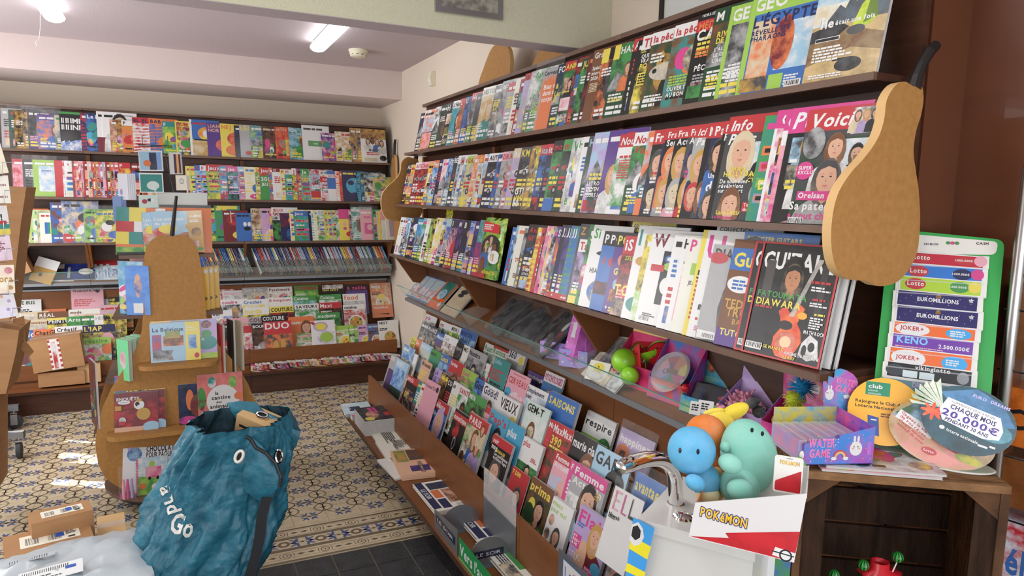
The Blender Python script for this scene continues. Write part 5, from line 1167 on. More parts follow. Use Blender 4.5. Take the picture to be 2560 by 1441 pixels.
nb=fbook((342,1246),(420,1236),(333,1152),y-.03,'0;gs;w;N;s0.3 R:0,0,100,50,g,l R:0,50,100,100,s,w R:30,45,80,75,p,m E:42,44,5,5,k E:68,44,5,5,k E:50,82,10,8,l E:20,24,10,8,o E:60,20,12,9,w,p R:0,0,6,100,m,p','green and pink spiral sticker notebook',name='spiral_notebook',cat='notebook',z=z3,thick=.007)
sp=MB().mat('metal')
for k in range(16): sp.ring(0,.0,.004,.006,'a',8) if 0 else sp.tube([(-.004,.006+k*.0135,-.004),(-.003,.006+k*.0135,.003),(.006,.006+k*.0135,.003),(.008,.006+k*.0135,-.002)],.0008,n=4)
sp.build('spiral',nb)
A=ony(300,1238,y-.045); pk=thing('craft_pack','clear bag with pink and blue pens leaning on the white book','pen pack',frame((A.x,A.y,z3),(1,0,0),(0,.1,1)))
m=MB().mat('matte_print'); 
for i,(c1,c2) in enumerate((('p','c'),('m','s'),('u','p'))): m.lathe([(.006,0),(.008,.01),(.008,.06),(.005,.1)],(.018+i*.018,.0,.006),c1,n=8,axis='y')
m.rect(.0,0,.065,.035,'v','m'); m.build('pens',pk)
m=MB().mat('film'); m.add([(-.004,0,.018),(.07,0,.018),(.07,.17,.012),(-.004,.17,.012)],[(0,1,2,3)]); m.build('bag',pk)
# books on top of the stand
zt=1.337
fbook((288,615),(412,618),(290,517),yF+.06,'Le loup;yr;k;N;s6 ty9 R:0,70,26,100,t R:26,70,60,100,y R:60,70,80,100,o R:80,70,100,100,w R:0,48,36,70,r R:36,48,60,70,w R:60,48,100,70,y R:0,22,26,48,y R:26,22,60,48,t R:60,22,100,48,r R:0,14,100,22,o R:0,0,100,16,g,l','picture book of coloured squares titled Le loup',lean=12,z=zt,thick=.007)
AN='Les animaux/du jardin;sc;w;N;s8 ty10 R:0,0,100,20,l,y R:0,20,26,40,z,e E:16,44,20,18,f,r E:30,58,18,10,y E:64,40,12,9,z,o E:70,62,5,6,q R:70,0,100,100,q T:74,84,7,w,Ludoc L:74,76,22,2,w,2 E:86,48,10,12,z,q R:72,14,90,28,w,r E:92,8,6,4,g'
fbook((360,622),(420,620),(362,532),yF+.035,AN,'first blue garden animals book, mostly covered by its twin',lean=12,z=zt,thick=.01)
fbook((385,624),(512,618),(388,530),yF+.02,AN,'blue and yellow garden animals picture book on the stand top',lean=12,z=zt,thick=.01)
fbook((402,626),(531,625),(398,512),yF+.085,'0;oo;k;N;s0.3 R:0,0,100,100,e0773a R:0,94,100,100,h T:40,80,4,z,mon_grand T:70,68,5,z,d','large orange picture book standing behind the garden book',lean=8,z=zt,thick=.012)
fbook((396,560),(521,560),(396,481),yF+.12,'0;aw;b;N;s0.3 R:0,0,100,100,c9cbc6 E:20,50,14,22,8f9bb5,a E:84,50,14,22,8f9bb5,a','pale grey box with two blue trees at the back of the stand top',lean=6,z=zt,name='gift_box',cat='box',thick=.05)
m=MB().mat('black_plastic'); A=ony(291,612,yF+.04); m.box((A.x,A.y-.02,zt),(A.x+.14,A.y,zt+.012)); tag(m.build('book_ledge'),'thin black ledge holding the picture book of coloured squares','ledge')
# wire card rack behind
def cards():
    y0=4.25; b=ony(400,600,y0); root=thing('card_rack','black wire rack holding greeting cards behind the book stand top','card rack',Vector((b.x,y0,1.337)))
    W=MB().mat('wire'); t=ony(395,385,y0); h=t.z-1.337; 
    def wl(pts,r=.0022): W.tube(pts,r,n=5)
    for x,y in ((-.13,-.08),(.13,-.08),(-.13,.1),(.13,.1)): wl([(x,y,0),(x*.35,y*.4,h)],.003)
    for z,s in ((.02,1),(.25,.8),(.42,.62),(.56,.5)):
        pts=[(-.16*s,-.11*s,z),(.16*s,-.11*s,z),(.16*s,.12*s,z),(-.16*s,.12*s,z)]; W.tube(pts,.0022,n=5,closed=True)
        for x in (-.12,0,.12): wl([(x*s,-.11*s,z),(x*s,-.14*s,z),(x*s,-.14*s,z+.05)])
    wl([(-.12,-.02,h),(.1,-.02,h),(.12,-.05,h-.02)])
    W.build('wire_frame',root)
cards()
def card(bl,br,tl,y,line,label,n=1,lean=4,z=None,name='greeting_card'):
    return fbook(bl,br,tl,y,line,label,lean=lean,z=z,thick=.0024,name=name,cat='card',grain='matte_print')
card((349,428),(409,428),(348,376),4.08,'0;sn;w;N;s0.3 R:0,0,100,6,w R:0,94,100,100,w R:0,0,4,100,w R:96,0,100,100,w R:4,6,96,94,s R:44,6,74,90,n,h E:34,38,16,16,o R:74,6,92,90,7f9fd6','pale blue card with a dark shape and orange sun at the rack top')
card((350,482),(410,482),(350,432),4.06,'0;wt;w;N;s0.3 R:5,5,95,92,t E:56,36,26,22,j,w L:60,14,10,3,w,3','teal card with a white jellyfish shape')
card((348,520),(396,520),(348,488),4.04,'0;jw;w;N;s0.3 R:0,0,100,100,j E:30,50,14,18,r,n E:56,62,12,12,n E:72,60,10,14,i','pale green card with a small bouquet')
for i in range(4): card((425+i*3,436),(455+i*1,436),(425+i*3,381),4.12+i*.006,'0;wn;w;N;s0.3 R:0,0,100,100,w R:40,4,96,92,4b3040 R:60,4,80,92,e2a36a',['white card edge at the right of the rack top','second card edge at the right of the rack top','third card edge behind the dark flower card','dark card with a pale orange stripe at the rack right'][3-i])
for i in range(5): card((441+i*3,476),(468+i*2,476),(441+i*3,438),4.10+i*.006,'0;iw;k;N;s0.3 R:0,0,100,100,ece6d6 E:55,60,20,18,h E:55,60,17,15,i','cream card with a line drawing right of the teal card'if i==0 else 'cream card behind the line drawing card',)
for i in range(5): 
    o=card((297+i*5,500),(322+i*5,500),(297+i*5,434),4.16+i*.006,'0;wu;k;N;s0.3 R:0,0,100,100,e6e6f0 E:30,30,14,12,u',ordi(i+1)+' white card from the left at the left side of the wire rack'); o['group']='white cards at the rack left'
for i in range(4):
    o=card((284+i*4,556),(306+i*4,556),(283+i*4,491),4.14+i*.006,'0;bw;k;N;s0.3 R:0,0,100,100,7f98c9',ordi(i+1)+' pale blue card from the left, low at the rack left'); o['group']='blue cards at the rack left'
for o in list(C.objects):
    if o.get('label')=='cream card behind the line drawing card': o['group']='cream cards in the wire rack'
# side shelf books
def sbook(P,w,h,t,ang,line,label,lean=0,name='picture_book',group=None):
    s=spec('0;'+line); s['w']=w;s['h']=h;s['t']=t
    a=math.radians(ang); x=Vector((math.cos(a),math.sin(a),0)); n=x.cross(Vector((0,0,1))); up=Vector((0,0,1))*math.cos(lean)-n*math.sin(lean)
    return mag(s,frame(P,x,up),label,group,name=name,cat='book')
X0s=-.30
for i,(c,l,hh) in enumerate((('cs','light blue tall book at the left side of the stand',27),('fp','peach patterned tall book on the stand side shelf',29),('pm','pink book on the stand side shelf',26),('nu','dark violet book beside the stand neck',27))):
    q=ony((300,330,362,372)[i],775-8*i,4.02+.04*i); sbook((q.x,4.02+.05*i,1.031),14,hh,12,-35,f'0;{c};w;O;s0.3',l)
q=ony(318,780,3.99); sbook((q.x,3.96,1.031),11.5,25,14,-20,'0;bc;w;N;s0.3 R:0,0,100,100,5b92dd,4a7fd0 R:30,4,70,24,w E:52,60,16,24,f,b','bright blue activity book leaning on the left of the stand')
for i in range(4): q=ony(303+i*11,928-i*8,4.03+.03*i); sbook((q.x-.01,3.965+.035*i,.701),9,21,18,-52,'0;lg;w;N;s0.3 R:0,0,100,100,7fdca0 E:50,50,26,22,w,p','pale green board book, nearest of the row of four' if i==0 else f'{ordi(i+1)} pale green board book in the row on the stand side')
sbook((-.44,4.08,.46),16,34,10,-75,'0;xz;w;O;s0.3','maroon book standing on the lowest left side of the stand')
for i in range(3): q=ony(508+i*13,772,4.05); sbook((q.x,4.0+.03*i,1.031),3.2,23,30,-8,'0;yq;k;N;s0.3 R:0,0,100,100,e3b13c E:50,90,30,5,w T:20,20,10,k,P',('first','second','third')[i]+' thick yellow spined book right of the stand neck')
q=ony(545,925,4.0); sbook((q.x,3.97,.701),7,26,12,-70,'0;rk;w;N;s0.3','red spined album right of the stand',); sbook((q.x+.05,3.98,.701),8,28,10,-70,'0;kh;a;N;s0.3','black album leaning right of the stand'); sbook((q.x+.09,4.0,.701),8,27,10,-68,'0;ea;a;N;s0.3','pale album at the outer right of the stand')
# ================================================================ FOIL PACK and extra packs on the third shelf
def pillow(W,H,t,seed,nx=9,ny=13,crimp=.0):
    r=random.Random(seed); top=[];N=(nx+1)*(ny+1)
    for s in (1,-1):
        for j in range(ny+1):
            for i in range(nx+1):
                u,v=i/nx,j/ny; f=(max(0,1-(2*u-1)**4)*max(0,1-(2*v-1)**6))**.6
                top.append((W*u+r.uniform(-1,1)*.002,H*v,s*t/2*f*(1+r.uniform(-.25,.25))))
    fs=[]
    for j in range(ny):
        for i in range(nx):
            a=j*(nx+1)+i; fs.append((a,a+1,a+nx+2,a+nx+1)); fs.append((N+a,N+a+nx+1,N+a+nx+2,N+a+1))
    for i in range(nx): fs.append((i,N+i,N+i+1,i+1)); a=ny*(nx+1)+i; fs.append((a,a+1,N+a+1,N+a))
    for j in range(ny): a=j*(nx+1); b=a+nx+1; fs.append((a,b,N+b,N+a)); a+=nx; b+=nx; fs.append((a,N+a,N+b,b))
    return top,fs
def pack(mw,W,H,t,c,c2,label,name='sticker_pack',cat='sticker pack',draw=None,seed=1,mat='foil'):
    root=thing(name,label,cat,mw); vs,fs=pillow(W,H,t,seed); m=MB().mat(mat).add(vs,fs,c,c2); m.build('wrapper',root,smooth=True)
    if draw: p=MB().mat('print'); p.clip=(W,H); draw(p,W,H); o=p.build('printed_front',root); o.location=(0,0,t/2+.0012)
    return root
yy=alongy(1180,1.6-.285,1.257)
def foot(p,W,H):
    p.poly([(W*.1,H*.76),(W*.85,H*.74),(W*.8,H*.88),(W*.1,H*.93)],'c92a35'); bars(p,W*.14,H*.86,W*.5,3,'w',.006)
    p.ell(W*.55,H*.5,W*.4,H*.22,'k'); person(p,W*.55,H*.64,W*.16,'k','f','w'); person(p,W*.38,H*.56,W*.2,'k','f','b'); person(p,W*.74,H*.52,W*.19,'k','z','g'); p.ell(W*.78,H*.36,W*.26,H*.11,'w'); p.rect(W*.72,H*.3,W*.78,H*.42,'q'); p.text('FIFA',W*.62,H*.22,H*.04,'k')
    person(p,W*.3,H*.24,W*.2,'x','z','r'); p.text('ADRENALYN',W*.35,H*.08,H*.05,'y',w=W*.6)
pack(place('R',(1.6-.262,yy,1.262),math.radians(10),math.radians(4)),.225,.30,.03,'a9c23a','2f7d35','large green foil football card bag standing on the third shelf',draw=foot,seed=4)
q=onx(1105,590,1.44); pack(place('R',(1.43,q.y+.02,1.262),math.radians(8),.0),.12,.325,.012,'d6cf2a','k','yellow and black foil bag poking up behind the sport magazines',seed=5)
s=spec('0;PROMO PACK;yk;ky;N;h33 w22 s5 wrap E:16,80,14,8,k E:16,80,8,4,y T:10,70,10,w,4'); q=alongy(1551,1.6-.19,1.257); o=mag(s,place('R',(1.6-.205,q,1.258),math.radians(10),math.radians(4)),'yellow promo pack with black lettering behind the white magazine with teal numeral',name='magazine'); 
s=spec('0;COLLECTION;wk;k;N;h34 w24 s4'); q=alongy(1745,1.6-.19,1.257); mag(s,place('R',(1.6-.19,q,1.258),math.radians(10),math.radians(4)),'tall white collection magazine rising behind the black suit magazine')
s=spec('0;SCHECTER GUITARS;sb;yb;N;h32 w24 s4 E:16,88,14,8,k T:10,86,5,w,50'); q=alongy(1822,1.6-.21,1.257); mag(s,place('R',(1.6-.225,q,1.258),math.radians(10),math.radians(4)),'sky blue magazine with yellow lettering rising behind the guitar magazines')
for k in range(3):
    s=spec('0;;%s;w;T;h30 w23 t5'%('wk','kw','wa')[k]); q=alongy(1870+k*8,1.6-.24+.02*k,1.257); mag(s,place('R',(1.6-.243+.0075*k+.012,q-.012*k,1.258),math.radians(13),math.radians(6.5)),('black and white','black','pale grey')[k]+' magazine edge behind the red framed guitar magazine at the shelf end')
# ================================================================ TRAY CONTENTS, right wall
def tray_item(px,w,h,line,label,q=.145,z=.945,lean=44,yaw=0,t=5,name='magazine',cat='magazine'):
    s=spec('0;'+line); s['w']=w; s['h']=h; s['t']=t; y=alongy(px,1.6-q,z); return mag(s,place('R',(1.6-q,y,z+.004),math.radians(lean),math.radians(yaw)),label,'',name=name,cat=cat)
for k in range(3): tray_item(1013+k*17,21,28,'LISBONNE;bw;wb;N;s7 R:4,4,96,70,s,e R:10,8,60,40,w,r',('first','second','third')[k]+' blue city travel magazine lying in the glass tray',t=4,yaw=4)
tray_item(1066,20,27,'0;oo;w;N;s0.3 R:0,0,100,100,e4602a R:10,30,90,92,t,2f6d5a E:45,40,30,16,c,w E:86,14,9,7,w','orange card game pack with a green picture in the glass tray',t=12,name='card_pack',cat='pack')
tray_item(1100,24,28,'0;ez;k;N;s0.3 R:0,0,100,100,d5c4a8,c9b596 E:46,62,22,6,h,k E:40,52,18,5,h,k E:56,70,10,4,k','sand coloured book with an ink sketch of a cyclist in the tray',t=10,name='picture_book',cat='book')
BKT={}
def blister(px,ang,label,red=False,seed=1):
    y=alongy(px,1.46,.96); mw=place('R',(1.46,y,.965),math.radians(46),math.radians(ang))@Matrix.Scale(1.18,4); root=thing('blister_pack',label,'toy pack',mw)
    m=MB().mat('print'); m.box((0,0,-.003),(.2,.26,0),'k','h'); m.rect(.02,.21,.18,.25,'1a1a1a'); m.text('SET',.03,.235,.02,'a'); 
    if red: m.poly([(.03,.03),(.17,.02),(.17,.12),(.06,.14)],'r','x'); m.ell(.13,.15,.03,.03,'k'); m.ell(.13,.15,.018,.026,'w')
    m.build('card',root); r=random.Random(seed); t=MB().mat('black_plastic')
    for k in range(5): x,y2=r.uniform(.03,.15),r.uniform(.03,.18); t.ball((x,y2,.01),(.02,.03,.012),n=10,m=6)
    t.tube([(.03,.05,.015),(.09,.14,.02),(.16,.19,.015)],.007); t.build('toy',root)
    vs,fs=pillow(.21,.25,.05,seed); MB().mat('film').add([(a-.005,b-.005,c+.008) for a,b,c in vs],fs).build('plastic_bubble',root,smooth=True)
blister(1215,-8,'black toy pack in clear plastic nearest the sand coloured book',seed=3)
blister(1262,4,'second black toy pack leaning in the glass tray',seed=5)
blister(1325,-14,'black and red toy pack leaning beside the purple cartons',red=True,seed=8)
def carton(mw,W,H,D,c,c2,label,draw=None):
    root=thing('carton',label,'box',mw); m=MB().mat('print'); m.box((0,0,-D),(W,H,0),c,c2)
    r=random.Random(int(W*1000+H*977)); m.lay=3
    for k in range(12): m.ell(r.uniform(.1,.9)*W,r.uniform(.1,.9)*H,.005,.005,r.choice('wympq'),n=5)
    if draw: draw(m,W,H)
    m.build('body',root)
    l=MB().mat('print').box((-.0005,H-.0001,-D-.0005),(W+.0005,H+.002,.0005),c2,c); l.build('lid',root); return root
def ghost(m,W,H): m.ell(W*.5,H*.62,W*.2,H*.10,'w'); m.poly([(W*.36,H*.6),(W*.64,H*.6),(W*.7,H*.42),(W*.3,H*.42)],'w')
y=alongy(1405,1.45,1.0); carton(frame((1.45,y,.985),(0,-1,.05),(.3,0,1)),.085,.225,.06,'d77fd0','c765c4','tall pink and purple carton standing behind the lilac cartons',ghost)
carton(frame((1.50,y-.06,.995),(0,-1,.45),(.25,.4,1)),.055,.15,.045,'d77fd0','b55cc0','pink carton tilted behind the tall one')
def lil(px,label,dz=0): 
    y=alongy(px,1.42,.96); carton(frame((1.43,y,.955+dz),(.55,-.83,.0),(.0,0,1)),.13,.072,.085,'9b9be0','b58fdc',label)
lil(1345,'lilac carton lying in the tray, left of its twin'); lil(1392,'lilac carton lying in the tray, nearer the camera')
tray_item(1452,20,27,'0;ea;k;N;s0.3 R:0,0,100,100,e7dfd0,b9a98c R:20,30,90,80,a,h','cream book in the tray behind the magazine with a doctor',t=6,yaw=-6,name='picture_book',cat='book')
tray_item(1475,22,28,"Dr Alban;zb;w;N;s8 sl R:0,0,100,80,dfe2e6,a E:40,60,20,8,h,k R:30,24,70,44,h,w E:40,30,12,8,x,w",'magazine with white photo and brown band lying in the tray',t=6,yaw=-8)
y=alongy(1455,1.41,.97); pk=thing('blister_pack','small clear pack with a yellow round label in the tray','toy pack',frame((1.42,y,.955),(.3,-.9,0),(.5,0,.8)))
m=MB().mat('print'); m.box((0,0,-.004),(.1,.08,0),'i'); m.lay=5; m.ell(.05,.055,.028,.02,'y'); m.text('2',.043,.048,.014,'k'); m.build('card',pk); MB().mat('clear_plastic').ball((.05,.02,.01),(.035,.02,.012),n=12,m=8).build('bubble',pk,smooth=True)
# watermelon toy display box
def openbox(mw,W,H,D,t,c,c2,label,name='display_box',back=None,draw=None,header=None,side=None,ci=None):
    """front-open counter display: x width, y up, -z depth. low front, high back"""
    root=thing(name,label,'display box',mw); b=MB().mat('matte_print'); e=.0015; bk=back or H; ci=ci or c
    b.box((0,0,-D),(W,e,0),ci); b.hexa([(0,e,0),(e,e,0),(e,e,-D),(0,e,-D),(0,H,0),(e,H,0),(e,bk,-D),(0,bk,-D)],side or c,c2); b.hexa([(W-e,e,0),(W,e,0),(W,e,-D),(W-e,e,-D),(W-e,H,0),(W,H,0),(W,bk,-D),(W-e,bk,-D)],side or c,c2)
    b.box((0,e,-D),(W,bk,-D+e),ci,c2); b.build('tray',root)
    f=MB().mat('matte_print'); f.box((e,e,-e),(W-e,H,0),c,c2)
    if draw: f.lay=2; draw(f,W,H)
    f.build('front_panel',root)
    if header:
        h=MB().mat('matte_print'); pts=header['pts']; h.prism(pts,(-D-.001,-D+.001),header['c'],header.get('c2')); 
        h2=MB().mat('matte_print'); h2.lay=2; header['draw'](h2); h.build('header_card',root); ho=h2.build('header_print',root); ho.location=(0,0,-D+.0012)
    return root
def at_tray(y,q=.12,z=.965): return (1.6-q,y,z)
def DG(a,b,c): return Matrix.Diagonal((a,b,c,1))
P=at_tray(2.17); xw=Vector((.10,-.95,.0)); up=Vector((.14,0,1))
def h1(m): m.rect(.01,.13,.14,.2,'e');m.ell(.05,.17,.025,.02,'l');m.ell(.09,.165,.03,.024,'m');m.ell(.09,.165,.02,.016,'r');m.ring(.085,.165,.004,.007,'w');m.ring(.097,.165,.004,.007,'w')
openbox(frame(P,xw,up)@DG(1.3,1.65,1.15),.16,.05,.065,.002,'c71f63','d8306f','magenta counter box filled with watermelon squeeze toys',back=.12,header=dict(pts=[(.0,.12),(.16,.12),(.15,.21),(.01,.21)],c='e8c46a',c2='e9d08a',draw=h1))
mw=frame(P,xw,up)@Matrix.Translation((0,.025,0))@Matrix.Scale(1.42,4)
def wedge(p,r,rot,label):
    root=thing('watermelon_toy',label,'squeeze toy',mw@Matrix.Translation(p)@rot); n=14
    m=MB().mat('rubber_green'); 
    vs=[];fs=[]
    for i in range(n+1):
        t=PI*i/n
        for k in range(7): a=-.5+1.0*k/6; vs.append((r*math.cos(t),r*math.sin(t)*math.cos(a*.9),r*math.sin(t)*math.sin(a*.9)))
    for i in range(n):
        for k in range(6): fs.append((i*7+k,i*7+k+1,(i+1)*7+k+1,(i+1)*7+k))
    m.add(vs,fs,'g'); m.build('rind',root,smooth=True)
    f=MB().mat('red_plastic')
    for s in (-1,1):
        a=.45*s; f.add([(r*.94*math.cos(PI*i/n),r*.94*math.sin(PI*i/n)*math.cos(a*.9),r*.94*math.sin(PI*i/n)*math.sin(a*.9)) for i in range(n+1)],[tuple(range(n+1))])
    f.build('flesh',root)
    sd=MB().mat('black_plastic')
    for k in range(5): sd.ball((r*.5*math.cos(.5+k*.5),r*.55*math.sin(.5+k*.5),r*.27*math.sin(.5+k*.5)),.0022,n=6,m=4)
    sd.build('seeds',root)
wedge((.075,.105,-.05),.055,Matrix.Rotation(PI+.15,4,'Z')@Matrix.Rotation(.5,4,'X'),'red and green watermelon slice toy lying on top')
wedge((.10,.055,.0),.05,Matrix.Rotation(PI/2+.3,4,'Z')@Matrix.Rotation(-.6,4,'X'),'upright green watermelon slice toy at the front')
wedge((.13,.08,-.04),.038,Matrix.Rotation(PI/2-.6,4,'Z')@Matrix.Rotation(.4,4,'X'),'pale green watermelon slice toy behind the upright one')
for i,(p,r,l) in enumerate((((.045,.045,.005),.034,'large lime green rubber ball at the front of the magenta box'),((.145,.075,-.07),.03,'lime green rubber ball at the back of the magenta box'),((.09,.015,.02),.024,'small lime rubber ball low beside the upright slice'))):
    o=MB().mat('rubber_green').ball((0,0,0),r,n=24,m=14).build('rubber_ball',smooth=True); o.matrix_world=mw@Matrix.Translation(p); tag(o,l,'toy ball')
# rainbow display box
P=at_tray(1.95)
def rain(m,W,H,cx,cy,s):
    for k,c in enumerate(('m','r','o','y','c','b','v')): m.ring(cx,cy,s*(1-.1*k)-s*.1,s*(1-.1*k),c,18,0,2*PI)
def h2_(m): rain(m,1,1,.07,.17,.05)
openbox(frame(P,xw,up)@DG(1.2,1.6,1.1),.155,.045,.065,.002,'d94f2a','2d6fc0','rainbow patterned counter box with round shaker toys',back=.14,header=dict(pts=[(.0,.14),(.155,.14),(.155,.19),(.11,.22),(.04,.22),(0,.19)],c='c01f80',c2='7a2b9a',draw=h2_),side='c01f80',ci='b8256f')
mw=frame(P,xw,up)@Matrix.Translation((.0,.02,0))@Matrix.Scale(1.3,4)
root=thing('shaker_toy','round clear toy with rainbow segments in the rainbow box','toy',mw@Matrix.Translation((.06,.062,-.02))@Matrix.Rotation(-.5,4,'X'))
MB().mat('clear_plastic').lathe([(.002,0),(.056,0),(.062,.006),(.056,.012),(.002,.012)],(0,0,0),n=32).build('case',root,smooth=False)
m=MB().mat('print')
for k in range(8): m.ring(0,0,.008,.05,'yorpucgm'[k],4,k*PI/4,(k+1)*PI/4)
m.box((-.012,-.005,.001),(.02,.01,.004),'z'); m.ring(-.022,0,.005,.008,'k'); m.ell(-.01,.02,.008,.008,'v'); m.ell(.014,.02,.008,.008,'o'); m.build('rainbow_disc',root)
# blue display box with dark notebooks, red pompon
P=at_tray(1.77)
def h3(m): m.rect(.0,.09,.13,.15,'c','t'); [m.ell(.02+.018*k,.115+.01*(k%3),.014,.014,'orgybw'[k%6],'k') for k in range(6)]
mw=frame(P,xw,up)@Matrix.Scale(1.32,4); openbox(mw,.13,.04,.075,.002,'2a8fc0','l','blue counter box packed with dark magic notebooks',back=.09,header=dict(pts=[(0,.09),(.13,.09),(.13,.155),(0,.16)],c='2a8fc0',c2='2fae9a',draw=h3),ci='3a9fc8')
for k in range(9):
    m=MB().mat('print'); m.box((.012,0,-.0025),(.118,.072,.0025),'1b2238','k'); m.lay=90; m.ell(.1,.05,.006,.004,'r'); m.rect(.02,.03,.06,.06,'24406b','k')
    o=m.build('notebook'); o.matrix_world=mw@Matrix.Translation((0,.006,-.012-.0062*k))@Matrix.Rotation(-.35,4,'X'); tag(o,(ordi(k+1)+' dark notebook from the front of the blue counter box'),'notebook','dark notebooks in the blue box')
o=MB().mat('red_plastic').ball((0,0,0),.011,n=14,m=8).build('pompon',smooth=True); o.matrix_world=mw@Matrix.Translation((.02,.06,.01)); tag(o,'small red pompon on the blue counter box','pompon')
# lilac display box with pink clear toys
P=at_tray(1.60); mw=frame(P,xw,up)@Matrix.Scale(1.38,4)
def h4(m): m.text('EIGHT',.03,.14,.018,'v') if 0 else m.rect(.03,.14,.09,.152,'b'); m.rect(.03,.12,.1,.13,'e')
openbox(mw,.12,.05,.07,.002,'b79ad8','c9aee6','lilac counter box with pink glittery toys',back=.11,header=dict(pts=[(0,.11),(.12,.11),(.12,.16),(.1,.185),(.085,.165),(.04,.165),(.025,.185),(0,.16)],c='b79ad8',c2='cbb2ea',draw=h4),ci='cdb6e8')
plain('pink_clear','e89ab8',.12,coat=.8)
r=random.Random(9)
for k in range(14):
    root=MB().mat('pink_clear'); root.ball((0,0,0),(.014,.011,.011),n=10,m=6); 
    for a in range(5): t=a*1.256; root.ball((.014*math.cos(t),.012*math.sin(t),.004),.005,n=6,m=4)
    root.tube([(.0,0,0),(0,-.03,.002)],.002,n=5)
    o=root.build('glitter_charm',smooth=True); o.matrix_world=mw@Matrix.Translation((.02+.022*(k%4)+r.uniform(-.004,.004),.035+.012*(k//4)+r.uniform(0,.01),-.01-.012*(k//4)+(.02 if k<3 else 0)))@Matrix.Rotation(r.uniform(0,6),4,'Z'); tag(o,'pink clear charm in the pile filling the lilac box','toy charm','pink charms in the lilac box')
for k,(px,py,w_) in enumerate(((1722,1035,.026),(1742,1032,.036))):
    q=dep(px,py,1.66); root=MB().mat('matte_print'); root.box((0,0,-.0006),(w_,.032,0),'w'); root.lay=2; bars(root,.004,.022,w_*.7,3,'k',.0035); o=root.build('price_tag',mw=frame(q,(.8,-.55,-.1),(.1,0,1))); tag(o,('left','right')[k]+' white tag hanging at the front of the lilac box','tag')
# magenta box and fluffy balls at the near end
P=at_tray(1.42); mw=frame(P,xw,up)@Matrix.Scale(1.38,4)
def h5(m): m.rect(.01,.11,.1,.15,'p','m'); m.rect(.02,.125,.08,.14,'w')
openbox(mw,.10,.05,.06,.002,'d4218a','e05aa8','magenta counter box with small animal toys near the shelf end',back=.10,header=dict(pts=[(0,.10),(.1,.10),(.09,.16),(-.01,.165)],c='d4218a',c2='e8a0c0',draw=h5),ci='b8187a')
for k,(c,p) in enumerate((('f0a05a',(.03,.055,-.02)),('e58cc0',(.06,.058,-.03)),('5fb8a8',(.085,.04,-.0)))):
    m=MB().mat('plush'); m.ball((0,0,0),(.018,.016,.016),c,n=12,m=8,c2=c); m.ball((.014,.008,0),.009,c,n=8,m=6); o=m.build('animal_toy',smooth=True); o.matrix_world=mw@Matrix.Translation(p); tag(o,('orange','pink','green')[k]+' soft animal toy in the magenta box','toy')
r=random.Random(4)
for k,(px,py,c,rad) in enumerate(((1985,1000,'c8d63a',.028),(2005,970,'1c86c0',.026))):
    q=dep(px,py,1.80); m=MB().mat('plush'); m.ball((0,0,0),rad*.7,c,n=16,m=10,c2=c)
    for i in range(150):
        t,ph=r.uniform(0,2*PI),math.acos(r.uniform(-1,1)); d=Vector((math.sin(ph)*math.cos(t),math.sin(ph)*math.sin(t),math.cos(ph))); l=rad*(1.1 if c[0]=='c' else 1.5); m.tube([tuple(d*rad*.6),tuple(d*l+Vector((0,0,-.004)))],[.0014,.0005],c,n=3)
    o=m.build('fluffy_ball',smooth=False); o.location=q; tag(o,('lime and pink spiky ball toy','blue fluffy ball toy')[k]+' beside the shelf bracket','toy ball')
# ================================================================ BOOKLETS in the back wall tray
r=random.Random(21)
def booklet(x,i,c,tilt,h=.235):
    m=MB().mat('matte_print'); t=.0085; cc=col(c)
    m.box((-t/2,-.085,0),(t/2,.085,h),'8d8a86','5e5c5a',skip='t'); m.box((-t/2,-.0862,h*.5),(t/2,-.0851,h),cc,mixc(cc,(.7,.7,.7),.3)); m.box((-t/2-.0003,-.0855,h*.0),(-t/2,.0855,h),cc); m.box((-t/2,-.0855,h),(t/2,.0855,h+.0004),cc)
    o=m.build('comic_booklet'); o.matrix_world=Matrix.Translation((x,6.445-.09,.94+.012))@Matrix.Rotation(-.36,4,'X')@Matrix.Rotation(tilt,4,'Y'); return o
cols=['2f62b0','24488c','5aa0d8','1e2f60','d8dde6','c23a40','e9d75a','f0f0ee','8c2a3a','3c8f5a','b9c6e0','e07a5a','203a70','d3e4f0']
x=alongx(519,6.36,1.0); n=0
seg=[(519,636,'bbnncsbkbnrwb'),(652,977,'')]
for a,b,_ in seg:
    xa,xb=alongx(a,6.36,1.0),alongx(b,6.36,1.0); k=int((xb-xa)/.0125); protos={}
    for i in range(k):
        ph=i/k; c=cols[(i//3*5+int(ph*7))%len(cols)] if r.random()<.75 else r.choice(cols)
        if c not in protos: o=booklet(0,0,c,0); protos[c]=o
        else: o=protos[c].copy(); C.objects.link(o)
        o.matrix_world=Matrix.Translation((xa+i*.0125,6.445-.115,.95))@Matrix.Rotation(-.42,4,'X')@Matrix.Rotation(-.30+r.uniform(-.015,.015),4,'Y')
        gname='thin comics left of the tray divider' if a<600 else 'thin comics right of the tray divider'
        cn={'2f62b0':'blue','24488c':'deep blue','5aa0d8':'sky blue','1e2f60':'navy','d8dde6':'pale','c23a40':'red','e9d75a':'yellow','f0f0ee':'white','8c2a3a':'maroon','3c8f5a':'green','b9c6e0':'pale blue','e07a5a':'coral','203a70':'dark blue','d3e4f0':'ice blue'}[c]
        tag(o,f'{cn} thin comic filed upright in the glass tray, '+('left' if a<600 else 'right')+' of its divider','comic booklet',f'{cn} '+gname)
